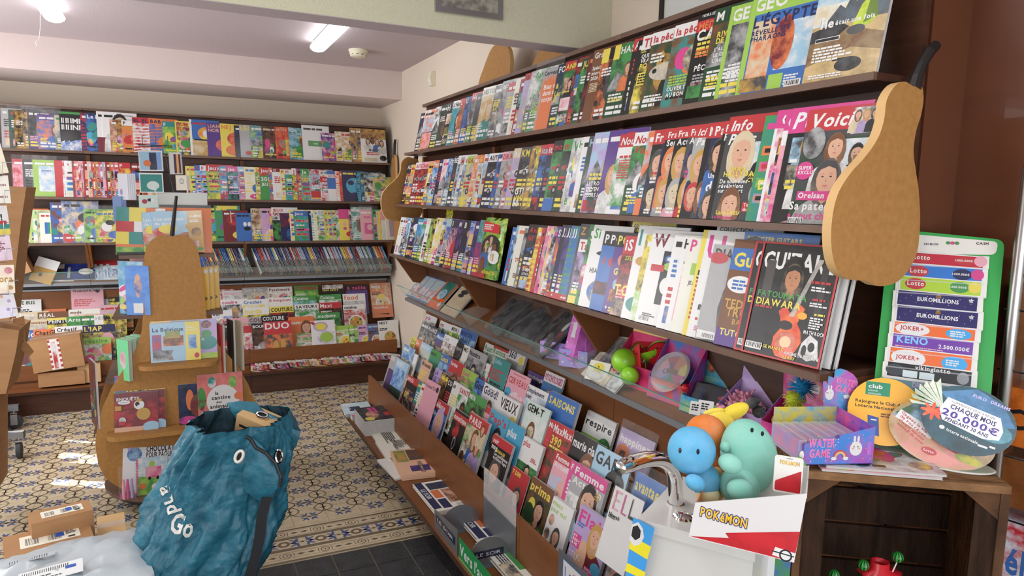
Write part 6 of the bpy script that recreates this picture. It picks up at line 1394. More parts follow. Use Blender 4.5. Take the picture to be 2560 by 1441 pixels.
# left part of the back tray
def btray(px,w,h,line,label,lean=50,z=.955,t=8,q=.14,name='picture_book',yaw=0):
    s=spec('0;'+line); s['w']=w; s['h']=h; s['t']=t; x=alongx(px,6.45-q,z); return mag(s,place('B',(x,6.45-q,z),math.radians(lean),math.radians(yaw)),label,'',name=name,cat='book')
btray(108,20,21,'0;kw;w;N;s0.3 R:0,0,100,100,k,h R:0,64,100,100,e6e4de R:0,0,100,6,w L:10,86,70,2,h,3','black and white book lying in the left tray')
btray(158,21,17,'0;nb;w;N;s0.3 R:0,0,100,100,n,2a3a90 E:70,50,24,20,w,e R:12,10,20,80,a','blue book with a white figure lying in the left tray',t=7,z=.965,q=.145)
for k in range(6): btray(236+k*8,10+(k==0)*3,20-(k%2)*2,'0;wb;w;N;s0.3 R:0,0,100,100,e8eef2,s R:10,10,80,60,b,w R:0,80,100,100,r','white and blue notebook leaning in the tray, '+ordi(k+1)+' from the divider',lean=44,name='notebook',t=3,yaw=6)
# small booklets lying flat in a fan on the base board of the back wall
r=random.Random(8); k=0; x=.50
while x<1.68:
    W=.14; H=.10; m=MB().mat('print'); c,c2,c3=r.choice(['rw','kw','yr','wm','pw','gw','bw','wk','xw']),r.choice('krymwbe'),r.choice('ywkr')
    m.box((0,0,-.004),(W,H,0),c[0]); m.lay=2; m.clip=(W,H); m.rect(0,0,W,H,c[0],c2); m.rect(0,H*.7,W,H,c[1]); m.rect(W*.1,H*.1,W*.5,H*.6,r.choice('epfw'),r.choice('kzr')); bars(m,W*.1,H*.8,W*.7,1,c3,.01,r); bars(m,W*.55,H*.5,W*.4,3,c3,.006,r)
    o=m.build('puzzle_booklet'); ti=.16; o.matrix_world=Matrix.Translation((x,5.962+r.uniform(0,.012),.187+.0065+.001))@Matrix.Rotation(-ti,4,'Y')@Matrix.Rotation(r.uniform(-.12,.12),4,'Z')
    o.matrix_world=Matrix.Translation((x,5.965+r.uniform(0,.01),.2))@Matrix.Rotation(.42,4,'X')@Matrix.Rotation(.2,4,'Y')@Matrix.Rotation(r.uniform(-.12,.12),4,'Z')
    tag(o,f"{NAMES[c[0]]} and {NAMES[c2]} booklet in the flat fan on the base board, {ordi(k+1)} from left",'booklet','flat booklets on the base board'); x+=.034; k+=1
# tall pack bundles on left of back board: cardboard boxes
def cbox(mw,W,D,H,label,mat='cardboard',draw=None,name='cardboard_box',flaps=0):
    root=thing(name,label,'box',mw); m=MB().mat(mat); m.box((0,0,0),(W,D,H),skip='t' if flaps else ''); m.build('body',root)
    if not flaps:
        t=MB().mat('clear_plastic'); t.box((-.0008,D/2-.025,-.0005),(W+.0008,D/2+.025,H+.0008)); t.build('packing_tape',root)
    else:
        for (p,q2,dx,dy) in (((0,0,H),(W,0,H),0,-1),((0,D,H),(W,D,H),0,1),((0,0,H),(0,D,H),-1,0),((W,0,H),(W,D,H),1,0)):
            f=MB().mat(mat); k=D*.45; a=Vector(p);b=Vector(q2);d=Vector((dx*k,dy*k,k*.5*flaps)); f.hexa([a,b,b+Vector((0,0,.003)),a+Vector((0,0,.003)),a+d,b+d,b+d+Vector((0,0,.003)),a+d+Vector((0,0,.003))]); f.build('flap',root)
    if draw: p=MB().mat('matte_print'); draw(p,W,D,H); p.build('label',root)
    return root
def lb1(p,W,D,H):
    p.tf=lambda x,y,z:(x,-.001-z,y); p.lay=1; p.rect(W*.36,H*.02,W*.58,H*.98,'e9e2e0'); [p.rect(W*.36,H*(.08+.16*k),W*.40,H*(.16+.16*k),'r') for k in range(6)]; [p.rect(W*.54,H*(.08+.16*k),W*.58,H*(.16+.16*k),'r') for k in range(6)]; p.rect(W*.42,H*.05,W*.5,H*.9,'w','r')
q=ony(97,981,6.0); mw1=Matrix.Translation((q.x,6.005,.2))@Matrix.Rotation(.03,4,'Z'); cbox(mw1,.295,.2,.105,'flat taped cardboard box on the base board, underneath the tilted box')
cbox(Matrix.Translation((q.x-.02,5.985,.312))@Matrix.Rotation(-.10,4,'Y')@Matrix.Rotation(.03,4,'Z'),.325,.21,.24,'tilted cardboard box with red and white tape on the flat box',draw=lb1)
q=ony(187,973,6.0); cbox(Matrix.Translation((q.x+.02,6.03,.2)),.15,.12,.14,'small plain cardboard box right of the taped boxes','cardboard_light')
# ================================================================ BASE BOARD of the right wall: piles and newspapers
def paper(y0,x0,W,D,z,line,label,t=6,name='newspaper',cat='newspaper',rot=0,mat='matte_print',turn=0,group=None):
    """flat print on the board: width runs along -y, height along +x (read from the shop floor)"""
    s=spec('0;'+line); s['w'],s['h'],s['t']=W*100,D*100,t
    x=Vector((0,-1,0)); y=Vector((1,0,0))
    if turn: x,y=Vector((1,0,0)),Vector((0,1,0))
    R3m=Matrix.Rotation(rot,3,'Z'); return mag(s,frame((x0,y0,z+t/1000),R3m@x,R3m@y),label,group,name=name,cat=cat,grain=mat)
zb=.1856
for k in range(6):
    r=random.Random(k)
    paper(4.725-.004*k,.985-.012*k*.3,.24,.19,zb+.0052*k,('0;kw;w;N;s0.3 R:0,0,100,100,c6d8df,b9ccd6' if k<5 else 'le vif;cc;k;N;s20 fit R:0,0,100,100,b9d0da,c6dae2 R:36,20,76,60,2c4468,k R:5,5,20,26,w T:34,20,6,w,POTTER'),('magazine in the pale blue topped stack on the base board, '+ordi(k+1)+' from bottom') if k<5 else 'pale blue magazine on top of the far stack on the base board',t=5,name='magazine',cat='magazine',rot=-.1+.03*(k%3))
q=onz(950,1050,.25)
for k in range(4): paper(q.y+.36,.985,.12,.17,zb+.0075*k,'0;wm;w;N;s0.3 R:0,0,40,100,k R:40,0,100,100,m,w','pink and white booklet beside the thick magazine pile, '+ordi(k+1)+' from the bottom',t=7,name='magazine',cat='magazine',group='pink booklets in the small pile')
for k in range(14): 
    top=k==13
    paper(q.y+.20,.99,.29,.185,zb+.0068*k,'Hola Hola Hola;kh;w;N;s16 fit R:0,0,100,100,k,h E:60,40,24,22,f,x R:8,40,40,52,m R:8,56,50,66,m E:86,22,12,16,y R:50,80,74,98,r' if top else '0;kw;w;N;s0.3','top celebrity magazine of the thick pile on the base board' if top else ordi(k+1)+' magazine from the bottom of the thick pile on the base board',t=6.4,name='magazine',cat='magazine',group='magazines in the thick pile')
def news(px,py,W,D,line,label,z=zb,t=8,rot=0,bend=True,c='e4e0d4'):
    p=onz(px,py,z+t/1000); o=paper(p.y,p.x,W,D,z,line,label,t=t,rot=rot); return o
news(927,1083,.30,.22,'0;ia;k;N;s0.3 R:0,0,100,100,e6e3d4 L:8,90,80,8,a,2 L:10,50,70,6,h,3','cream folded newspaper nearest the magazine pile',z=zb,t=10,rot=-.05)
news(938,1105,.34,.21,"L'Echo;ia;k;N;s10 R:0,0,100,100,e8e5d8 L:6,80,40,12,h,2 L:56,78,36,10,a,2 R:44,90,96,99,r T:30,40,10,h,L'Echo",'cream newspaper with a red strip, second on the base board',z=zb+.0002,t=12,rot=-.04)
news(942,1150,.30,.235,'De Tijd;ia;k;N;s12 R:0,0,100,100,dcdcd6 L:5,80,60,16,h,2','grey newspaper under the peach coloured one',z=zb,t=9,rot=.06)
# peach folded newspaper (rounded fold)
def folded(px,py,W,D,t,c,line,label,rot=0,z=zb):
    p=onz(px,py,z+t); R3m=Matrix.Rotation(rot,3,'Z'); mw=frame((p.x,p.y,z+t),R3m@Vector((0,-1,0)),R3m@Vector((1,0,0))); root=thing('folded_newspaper',label,'newspaper',mw)
    m=MB().mat('matte_print'); n=4
    for k in range(n):
        z1=-t*k/n; z0=-t*(k+1)/n+.0008; h=(z1-z0)/2; zc=(z1+z0)/2; off=.004*(k%2)
        prof=[(D*1.0,z1),(.006,z1)]+[(.006-h*math.sin(a)*1.6-.0,zc+h*math.cos(a)) for a in (0.4,.9,1.57,2.2,2.8)]+[(.006,z0),(D,z0)]
        m.prism([(q[0]+off,q[1]) for q in prof],(0,W),mixc(col(c),(.3,.2,.15),.08*k),ax='x')
    m.build('folded_sheets',root)
    s=spec('0;'+line); p2=MB().mat('matte_print'); p2.lay=4; cover(p2,W,D,s,random.Random(3)); p2.build('front_page',root); return root
folded(975,1128,.36,.27,.034,'e3b899','0;ff;k;N;s0.3 R:0,0,100,100,e2b698 R:52,60,76,96,r R:70,24,92,44,v,n R:70,48,92,62,v,n R:4,30,48,96,h,z R:4,4,52,28,q,g E:30,16,12,8,q T:54,42,9,h,WEEK-END','peach coloured folded weekend newspaper on the base board',rot=-.12)
SO='LE SOIR;ia;wn;N;s0.3 R:0,0,100,100,e9e7df R:0,62,100,84,n T:22,66,12,w,LE_SOIR R:2,6,60,58,h,e R:64,30,98,58,o,f E:40,34,14,16,f,z L:64,22,30,4,h,2'
SO='0;ia;k;N;s0.3 R:0,0,100,100,e9e7df R:0,4,92,22,n T:24,8,11,w,LE_SOIR R:6,28,30,90,h,n R:32,50,80,92,f,z R:32,26,60,46,o R:64,26,94,46,n L:84,90,14,10,a,2'
folded(1030,1212,.34,.215,.022,'e6e3d8',SO,'folded newspaper with navy LE SOIR strip, left of the metal holder',rot=.0)
folded(1128,1275,.36,.22,.026,'e6e3d8',SO+' T:6,84,9,w,L\'incompris','newspaper with navy strip between the two grey half round dividers')
AV='0;ia;k;N;s0.3 R:0,0,100,100,e3e2d8 R:10,50,44,96,g,k R:50,56,94,96,s,t R:4,30,70,46,g T:14,33,10,w,l\'avenir L:6,24,80,4,h,3 R:54,2,96,26,e,h'
folded(1188,1350,.42,.22,.03,'e3e0d2',AV,'newspaper with green masthead behind the green panel')
def plate(pts,x,t,mat,parent,name='panel',draw=None):
    w=[(q.y,q.z) for q in (onx(a,b,x) for a,b in pts)]; m=MB().mat(mat); m.tf=lambda X,Y,Z:(X-parent.location.x,Y-parent.location.y,Z-parent.location.z); m.prism(w,(x,x+t),ax='x'); return m.build(name,parent)
def sideprint(x,y,z,W,H,draw,parent,name='sign'):
    m=MB().mat('print'); draw(m,W,H); o=m.build(name,parent); o.matrix_local=Matrix.Translation(-parent.location)@frame((x,y,z),(0,-1,0),(0,0,1)); return o
def navy(m,W,H): m.rect(0,0,W,H,'1c2440'); m.text('LE SOIR',W*.08,H*.27,H*.46,'w',w=W*.84,bold=False)
def halfround(y,label,sign=None,x0=.99,x1=1.17,z=zb,h=.115):
    root=thing('half_round_divider',label,'divider',Vector(((x0+x1)/2,y,z))); n=16; r=(x1-x0)/2
    m=MB().mat('metal_grey'); m.prism([(-r,0),(r,0)]+[(r*math.cos(PI*k/n),.03+(h-.03)*math.sin(PI*k/n)) for k in range(n+1)],(-.0015,.0015),ax='y'); m.build('plate',root)
    MB().mat('metal_grey').box((-r,-.03,0),(r,.0,.0015)).build('foot',root)
    if sign: p=MB().mat('print'); navy(p,.13,.032); o=p.build('sign',root); o.matrix_local=frame((-.065,-.002,.03),(1,0,0),(0,0,1))
a1=onx(1086,1222,.985); a2=onx(1143,1290,.985)
root=thing('newspaper_holder','grey metal newspaper holder panel with a navy LE SOIR strip, left one','newspaper holder',Vector((.985,(a1.y+a2.y)/2,zb)))
yA,yB=onx(1086,1290,.985).y,onx(1143,1350,.985).y; H1=.115
m=MB().mat('metal_grey'); m.prism([(yB-root.location.y,0),(yA-root.location.y,0),(yA-root.location.y,.085),(yB-root.location.y,H1)],(0,.002),ax='x'); m.build('panel',root)
sideprint(.9845,yA-.02,zb+.035,(yA-yB)*.85,.036,navy,root)
halfround(alongy(1150,1.08,zb+.05),'grey half round divider behind the left newspaper holder')
halfround(alongy(1222,1.08,zb+.03),'grey half round divider with its own LE SOIR sign',sign=1)
halfround(alongy(1318,1.08,zb+.03),'grey half round divider at the bottom edge, right of the green panel')
y1=onx(1148,1345,.985).y; y2=y1-.40
root=thing('newspaper_holder','green panel lettered Vers l\'avenir on the front of the base board','newspaper holder',Vector((.985,(y1+y2)/2,zb)))
MB().mat('print').box((-.001,y2-root.location.y,0),(.001,y1-root.location.y,.095),'1f8a48').build('panel',root)
def av(m,W,H): m.rect(0,0,W,H,'1f8a48'); m.text("Vers l'avenir",W*.03,H*.3,H*.48,'w',w=W*.9); m.rect(0,H*.06,W,H*.1,'e')
sideprint(.9835,y1,zb,.40,.095,av,root)
ya=onx(1210,1235,1.17).y; yb_=onx(1290,1335,1.17).y
root=thing('divider_panel','tall grey metal and clear plastic panel behind the newspapers','divider',Vector((1.17,(ya+yb_)/2,zb)))
MB().mat('metal_grey').box((-.001,-(ya-yb_)/2,0),(.001,(ya-yb_)/2,.17)).build('metal_panel',root)
MB().mat('clear_plastic').box((-.002,-(ya-yb_)/2,.165),(-.0005,(ya-yb_)/2,.30)).build('clear_panel',root)
y1=onx(1397,1400,1.165).y
root=thing('newspaper_holder','grey panel with a white LaGazette sign in front of the pink titled magazine','newspaper holder',Vector((1.165,y1-.16,zb)))
MB().mat('metal_grey').box((-.001,-.16,0),(.001,.16,.25)).build('panel',root)
def ga(m,W,H): m.rect(0,0,W,H,'b'); m.rect(.004,.004,W-.004,H-.004,'w'); m.text('La',W*.06,H*.25,H*.5,'b',bold=False); m.text('Gazette',W*.25,H*.25,H*.5,'r',w=W*.7,bold=False)
sideprint(1.1635,y1-.03,zb+.145,.26,.085,ga,root)
# ================================================================ TEAL COURIER BAG
def bag():
    y0=2.72; 
    Lv=[(1520,335,640),(1441,308,655),(1400,310,676),(1350,325,702),(1300,347,722),(1250,368,726),(1200,388,730),(1150,410,738),(1105,440,745)]
    rows=[]
    for py,l,r in Lv: a=ony(l,py,y0); b=ony(r,py,y0); rows.append((a.z*.5+b.z*.5,(a.x+b.x)/2,(b.x-a.x)/2))
    z0=rows[0][0]; rows=[(.0,rows[0][1],rows[0][2]*.86),(.08,rows[0][1],rows[0][2]*.98)]+[r_ for r_ in rows if r_[0]>.1]
    c=Vector((rows[0][1],y0,0)); root=thing('courier_bag','large teal woven courier bag with white lettering in front of the book stand','bag',c)
    rim=(ony(560,1090,y0-.17).z,ony(610,1008,y0+.16).z)
    def prof(z):
        for i in range(len(rows)-1):
            if rows[i][0]<=z<=rows[i+1][0]: t=(z-rows[i][0])/(rows[i+1][0]-rows[i][0]); return tuple(rows[i][k]*(1-t)+rows[i+1][k]*t for k in (1,2))
        top=rows[-1]; ex=(z-top[0]); return top[1]+ex*.05,top[2]*(1-ex*2.2)
    def surf(t,v,off=0):
        s=math.sin(t); zt=rim[0]+(rim[1]-rim[0])*max(0,min(1,(s+.35)/1.1)); z=.0+zt*v
        cx,a=prof(z); b=.20*(1-.25*v*v)*(.9+.1*math.sin(v*6))
        ct=math.copysign(abs(math.cos(t))**.8,math.cos(t)); st=math.copysign(abs(s)**.8,s)
        d=noise.fractal(Vector((math.cos(t)*1.9,s*1.9,z*3)),.8,2,6)*.045; rd=abs(noise.noise(Vector((math.cos(t)*3+5,s*3,z*4.2-math.cos(t)*2))))*.06+abs(noise.noise(Vector((math.cos(t)*6+z*5,s*6,z*9))))*.03
        crease=-.05*math.exp(-((t-5.35+.5*v)/.13)**2)*v
        k=1+ (d-rd*.6+crease)/.25+off
        return Vector((cx+a*ct*k-c.x,b*st*k,z))
    NT,NV=200,130
    def shell(off,mat,name):
        vs=[tuple(surf(2*PI*i/NT,j/NV,off)) for j in range(NV+1) for i in range(NT)]
        fs=[(j*NT+i,j*NT+(i+1)%NT,(j+1)*NT+(i+1)%NT,(j+1)*NT+i) for j in range(NV) for i in range(NT)]; fs.append(tuple(range(NT))[::-1])
        m=MB().mat(mat).add(vs,fs); return m,vs,fs
    m,vs,fs=shell(0,'bag','shell'); o=m.build('shell',root,smooth=True)
    m2,_,_=shell(-.06,'bag_dark','lining'); m2.build('lining',root,smooth=True)
    bvh=BVHTree.FromPolygons([Vector(v)+c for v in vs],fs)
    def hit(px,py,lift=.003):
        h=bvh.ray_cast(CAM,ray(px,py).normalized())
        if h[0] is None: return None
        return h[0]-ray(px,py).normalized()*lift-c
    # lettering laid on the cloth
    L=MB().mat('white_plastic')
    def word(s,x,y,h,ang,w):
        sc=h/.72; tw=twidth(s,True)*sc; sx=sc*w/tw; cx=0; ca,sa=math.cos(ang),math.sin(ang)
        for ch in s:
            vv,ff,wd=glyph(ch,True)
            if vv:
                # subdivide into short strips so the letters follow the folds
                P=[]; ok=True
                for v in vv:
                    u,w2=(cx+v[0])*sx,v[1]*sc; q=hit(x+u*ca+w2*sa,y+u*sa-w2*ca)
                    if q is None: ok=False; break
                    P.append(tuple(q))
                if ok: L.add(P,ff)
            cx+=wd
    word('Brand',383,1172,36,1.25,126); word('Go',421,1328,52,.33,62); L.build('lettering',root)
    # folded-over corner flaps with eyelets, zip and strap
    def patch(pts,name,mat='bag',lift=.02,n=10):
        cxp=sum(p[0] for p in pts)/len(pts); cyp=sum(p[1] for p in pts)/len(pts); R=[]
        rings=6; M_=len(pts)*3; P=[]
        dense=[]
        for i in range(len(pts)):
            a,b=pts[i],pts[(i+1)%len(pts)]
            for k in range(3): dense.append((a[0]+(b[0]-a[0])*k/3,a[1]+(b[1]-a[1])*k/3))
        dz=None
        for r_ in range(1,rings+1):
            f=r_/rings
            for p in dense:
                x,y=cxp+(p[0]-cxp)*f,cyp+(p[1]-cyp)*f; q=dep(x,y,DPT)-ray(x,y)*(lift*(1-f*f)+.006*noise.noise(Vector((x*.05,y*.05,1)))); P.append(tuple(q-c))
        q=dep(cxp,cyp,DPT)-ray(cxp,cyp)*lift; P.append(tuple(q-c)); N=len(dense); F_=[]
        for r_ in range(rings-1):
            for k in range(N): F_.append((r_*N+k,r_*N+(k+1)%N,(r_+1)*N+(k+1)%N,(r_+1)*N+k))
        F_+=[(len(P)-1,(k+1)%N,k) for k in range(N)]
        return MB().mat(mat).add(P,F_).build(name,root,smooth=True)
    hq=hit(640,1200,0); DPT=(Vector(hq)+c-CAM).length/ray(640,1200).length-.03 if hq is not None else 2.45
    patch([(632,1095),(655,1115),(682,1150),(700,1192),(700,1215),(680,1235),(652,1256),(620,1235),(592,1212),(578,1180),(585,1140),(603,1112)],'front_flap')
    def oval(px,py,rx,ry,ang,mat,d,name='eyelet'):
        P=[]; P2=[]
        for k in range(20):
            t=2*PI*k/20; u,v=rx*math.cos(t),ry*math.sin(t); x,y=px+u*math.cos(ang)-v*math.sin(ang),py+u*math.sin(ang)+v*math.cos(ang); P.append(dep(x,y,d)-c)
        e=MB().mat(mat).tube(P,.0055,closed=True,n=8); e.mat('black_plastic'); e.add([tuple(p+Vector((0,.002,0))) for p in P],[tuple(range(20))]); e.build(name,root,smooth=False)
    oval(598,1142,9,15,.45,'white_plastic',DPT-.045); 
    # rear flap folded forward over the parcel
    DB=DPT+.16
    DPT_=DPT; DPT=DB
    patch([(566,1008),(600,1003),(640,1006),(662,1030),(700,1045),(722,1068),(752,1080),(740,1120),(728,1118),(722,1092),(700,1072),(668,1062),(640,1050),(626,1038),(600,1034),(590,1050)],'rear_flap',lift=.012)
    oval(656,1038,13,6,.25,'chrome',DB-.03); DPT=DPT_
    oval(697,1142,8,16,-.05,'chrome',DPT+.04)
    for pts,d in (([(622,1036),(630,1050),(655,1057),(690,1063),(712,1078),(724,1100),(726,1118)],DB-.01),([(612,1090),(628,1100),(640,1120),(665,1133),(690,1160),(703,1195),(698,1218)],DPT-.012)):
        MB().mat('stem_black').tube([dep(a,b,d)-c for a,b in pts],.006,n=6).build('zip',root)
    S=MB().mat('strap'); l=[(668,1245),(655,1290),(650,1340),(640,1390),(625,1441),(612,1480)]; A=[dep(a-13,b,DPT-.02)-c for a,b in l]; B=[dep(a+13,b,DPT-.02)-c for a,b in l]
    n=len(l); P=A+B+[p+Vector((0,.004,0)) for p in A]+[p+Vector((0,.004,0)) for p in B]
    F_=[(i,i+1,n+i+1,n+i) for i in range(n-1)]+[(2*n+i,3*n+i,3*n+i+1,2*n+i+1) for i in range(n-1)]+[(i,2*n+i,2*n+i+1,i+1) for i in range(n-1)]+[(n+i,n+i+1,3*n+i+1,3*n+i) for i in range(n-1)]
    S.add([tuple(p) for p in P],F_).build('strap',root)
    # the parcel standing in the bag
    T=dep(592,1036,DPT+.12); X=(dep(700,1084,DPT+.09)-T); X=X.normalized(); U=Vector((-.05,-.22,.97)); mw=frame(T,X,U)
    W=(dep(716,1098,DPT+.03)-T).length
    W=.165; pr=thing('parcel','plain cardboard parcel sticking out of the teal bag','parcel',mw@Matrix.Translation((0,-.40,0)))
    MB().mat('cardboard_light').box((0,.12,-.09),(W,.40,0)).build('body',pr)
    m=MB().mat('matte_print'); m.lay=3; bars(m,W*.1,.35,W*.3,1,'k',.012,random.Random(2)); m.build('print',pr)
bag()
# ================================================================ PARCELS, bottom left
def lab(p,W,D,H,blue=True):
    p.tf=lambda x,y,z:(x,y,H+.0008+z); p.rect(W*.18,D*.25,W*.86,D*.78,'efe9d8'); 
    r=random.Random(5)
    for k in range(26): x=W*(.24+.012*k if k<13 else .34+.012*k); p.rect(x,D*.34,x+W*.004*r.choice((1,2)),D*.66,'5a5a5a')
    p.rect(W*.58,D*.42,W*.68,D*.68,'2a56b4'); bars(p,W*.7,D*.62,W*.13,4,'h',.006,r); p.rect(W*.72,D*.3,W*.8,D*.36,'k')
zt=.34
a=onz(22,1332,zt); b=onz(236,1305,zt)
def pbox(P,ang,W,D,H,label,zt,flip=False):
    mw=Matrix.Translation((P.x,P.y,zt-H))@Matrix.Rotation(ang,4,'Z'); root=thing('parcel',label,'parcel',mw); MB().mat('cardboard').box((0,0,0),(W,D,H)).build('body',root); p=MB().mat('matte_print'); lab(p,W,D,H); p.build('address_label',root); return root
fl_=onz(10,1400,zt); fr=onz(236,1345,zt); ang=math.atan2((fr-fl_).y,(fr-fl_).x); pbox(fl_,ang,(fr-fl_).length,.20,.16,'front cardboard parcel with a white address label, bottom left',zt)
zt2=.40; fl_=onz(78,1312,zt2); fr=onz(234,1275,zt2); pbox(fl_+Vector((0,.0,0)),math.atan2((fr-fl_).y,(fr-fl_).x),(fr-fl_).length,.12,.34,'second cardboard parcel standing behind the front one',zt2)
fl_=onz(236,1345,.29); fr=onz(280,1340,.29); mw=Matrix.Translation((fl_.x+.01,fl_.y,0))@Matrix.Rotation(.1,4,'Z'); cbox(mw,.10,.2,.29,'small cardboard box beside the labelled parcels','cardboard_light')
cbox(Matrix.Translation((-.72,2.84,0)),.42,.3,.17,'cardboard box underneath the labelled parcels')
# grey mailer bag
P0=onz(-40,1441,.40); vs,fs=pillow(.54,.40,.10,7,16,12)
for k,(x,y_,z_) in enumerate(vs): vs[k]=(x,y_,z_+.012*noise.noise(Vector((x*9,y_*9,0)))) 
mw=Matrix.Translation(P0+Vector((-.04,-.20,-.075)))@Matrix.Rotation(.12,4,'Z')@Matrix.Rotation(-.05,4,'Y'); root=thing('mailing_bag','pale grey plastic mailing bag with address labels, bottom left corner','mailing bag',mw); MB().mat('mailer').add(vs,fs).build('bag',root,smooth=True)
m=MB().mat('matte_print'); m.lay=2
m.rect(.16,.06,.34,.16,'e6e9ea'); r=random.Random(3); [m.rect(.17+.006*k,.125,.172+.006*k,.15,'k') for k in range(22)]; bars(m,.18,.1,.1,3,'h',.006,r); m.rect(.29,.11,.32,.13,'2a56b4'); m.rect(.12,.24,.26,.27,'b8bec4'); [m.rect(.13+.007*k,.245,.132+.007*k,.265,'h') for k in range(16)]
o=m.build('label',root); o.location=(0,0,.062)
cbox(Matrix.Translation((P0.x-.02,P0.y-.16,0)),.4,.3,.255,'cardboard box under the grey mailing bag')
# ================================================================ TROLLEY, left
root=thing('trolley','grey metal trolley base with rubber castors at the left edge','trolley',Vector((-1.25,5.2,0)))
def TT(m): m.tf=lambda x,y,z:(x+1.25,y-5.2,z); return m
def castor(px,py,label,yy):
    q=onz(px,py,0); x,y=q.x,q.y
    m=MB().mat('rubber'); m.tf=lambda X,Y,Z:(x+1.25+X,y-5.2+Y,Z); m.lathe([(.038,-.014),(.05,-.011),(.05,.011),(.038,.014)],(0,0,.05),n=24,axis='y' if yy else 'x'); w=m.build('wheel',root)
    m=MB().mat('metal'); m.tf=lambda X,Y,Z:(x+1.25+X,y-5.2+Y,Z); m.box((-.02,-.02,.03),(.02,-.015,.11)) if yy else m.box((-.02,-.02,.03),(-.015,.02,.11)); m.box((-.02,-.02,.105),(.02,.02,.115)); m.lathe([(.008,0),(.008,.03)],(0,0,.115),n=10); m.build('castor_fork',root)
    TT(MB().mat('metal_grey')).box((x-.9,y-.02,.13),(x+.03,y+.02,.17)).build('frame_bar',root); TT(MB().mat('black_plastic')).box((x+.03,y-.021,.129),(x+.034,y+.021,.171)).build('end_cap',root)
castor(38,1072,'',1); castor(50,1145,'',0)
TT(MB().mat('metal_grey')).box((-1.9,4.9,.165),(-1.15,5.9,.2)).build('deck',root); TT(MB().mat('metal')).lathe([(.03,0),(.03,.16)],(-1.22,5.35,.02),n=14).build('brake_foot',root)
# ================================================================ GREETING CARDS at the left edge, tall cartons
yC=3.2
root=thing('card_spinner','metal greeting card spinner cut off by the left edge','card rack',Vector((-.75,3.35,0)))
m=MB().mat('metal'); m.tf=lambda x,y,z:(x+.75,y-3.35,z); m.tube([(-.75,3.35,.05),(-.75,3.35,2.0)],.015); m.build('post',root); m=MB().mat('metal_grey'); m.lathe([(.25,0),(.25,.02),(.03,.05)],(0,0,0)); m.build('base',root)
W=MB().mat('metal'); W.tf=lambda x,y,z:(x+.75,y-3.35,z)
LC=[((-35,440),(22,432),362,'ivory ruled card at the top of the left card column','0;ie;k;N;s0.3 R:0,0,100,100,efe6cf L:20,60,60,3,a,3'),((-32,510),(28,508),440,'white card with red capital lettering, second from the top','0;wi;r;N;s0.3 R:0,0,100,100,ece8dd T:16,62,8,x,MOISSON T:16,48,8,x,D\'ÉTÉ T:20,20,7,x,VRAIMENT'),((-34,590),(27,586),517,'patchwork patterned card with black script','0;wt;k;N;s0.3 R:0,0,100,100,w R:0,0,100,20,y R:0,20,100,36,t R:20,36,90,48,r E:40,64,34,22,w T:26,50,22,k,R i!'.replace('R i!','Ri!')),((-30,655),(33,650),590,'lavender pink card with small text','0;pu;w;N;s0.3 R:0,0,100,100,dcc3d6,e6d3df L:24,70,56,6,x,4'),((-28,735),(38,733),664,'floral card with golden handwritten name','0;wi;q;N;s0.3 R:0,0,100,100,f2ecdc,efd9c8 E:78,80,16,12,r,p E:20,84,12,8,y E:84,20,10,8,q E:16,20,10,8,p T:14,40,24,q,Nora'),((-30,803),(47,790),735,'white card with small lilac floral pattern','0;wu;u;N;s0.3 R:0,0,100,100,w,e3def0 E:30,70,6,6,u E:60,80,6,6,f E:80,60,6,6,u E:40,36,6,6,f E:72,30,6,6,u E:16,30,6,6,s')]
for bl,br,ty_,lb,line in LC:
    card(bl,br,(bl[0],ty_),yC,line,lb); a=ony(br[0]-14,bl[1],yC-.01); W.tube([(a.x-.1,yC-.02,a.z),(a.x,yC-.02,a.z),(a.x,yC-.02,a.z+.05),(a.x+.03,yC-.0,a.z+.05)],.0018,n=5); W.tube([(a.x-.1,yC-.02,a.z),(-.75,3.34,a.z)],.002,n=5)
W.build('wire_pockets',root)
# tall cartons behind the cards
def carton_px(pts,y,D,label,zmin=None):
    w=[(q.x,q.z) for q in (ony(a,b,y) for a,b in pts)]; root=thing('cardboard_carton',label,'box'); MB().mat('cardboard').prism(w,(y,y+D),ax='y').build('body',root); return root
carton_px([(-60,462),(66,468),(52,560),(38,680),(24,800),(-60,800)],3.9,.25,'upper tall cardboard carton tapering downwards behind the greeting cards')
carton_px([(-60,812),(48,826),(40,880),(15,985),(-60,990)],4.0,.3,'lower tall cardboard carton standing behind the greeting cards')
q=ony(-60,990,4.0); carton_px([(-70,990),(-8,990),(-8,1230),(-70,1230)],4.02,.25,'cardboard carton carrying the taller ones at the left edge')
root=thing('open_box','cardboard flaps of an open carton right of the lower tall carton','box')
for pts in ([(48,826),(62,815),(62,850),(46,870)],[(62,850),(44,862),(70,895),(85,880)],[(30,800),(60,790),(62,815),(40,825)]):
    w=[(q.x,q.z) for q in (ony(a,b,4.15) for a,b in pts)]; MB().mat('cardboard').prism(w,(4.15,4.154),ax='y').build('flap',root)
x0=alongx(30,6.28,1.0); root=cbox(Matrix.Translation((x0-.05,6.20,.975))@Matrix.Rotation(-.35,4,'Y'),.20,.16,.16,'open cardboard box with books in the left tray','cardboard',flaps=.7)
x1=alongx(62,6.28,1.0); s=spec('0;0;wy;k;N;s0.3 w15 h19 t12 R:0,0,100,100,w R:0,0,100,60,q E:40,30,8,8,k'); mag(s,place('B',(x1+.02,6.29,.98),math.radians(20),0,-.35),'white and orange book leaning out of the open box in the left tray',name='picture_book',cat='book')
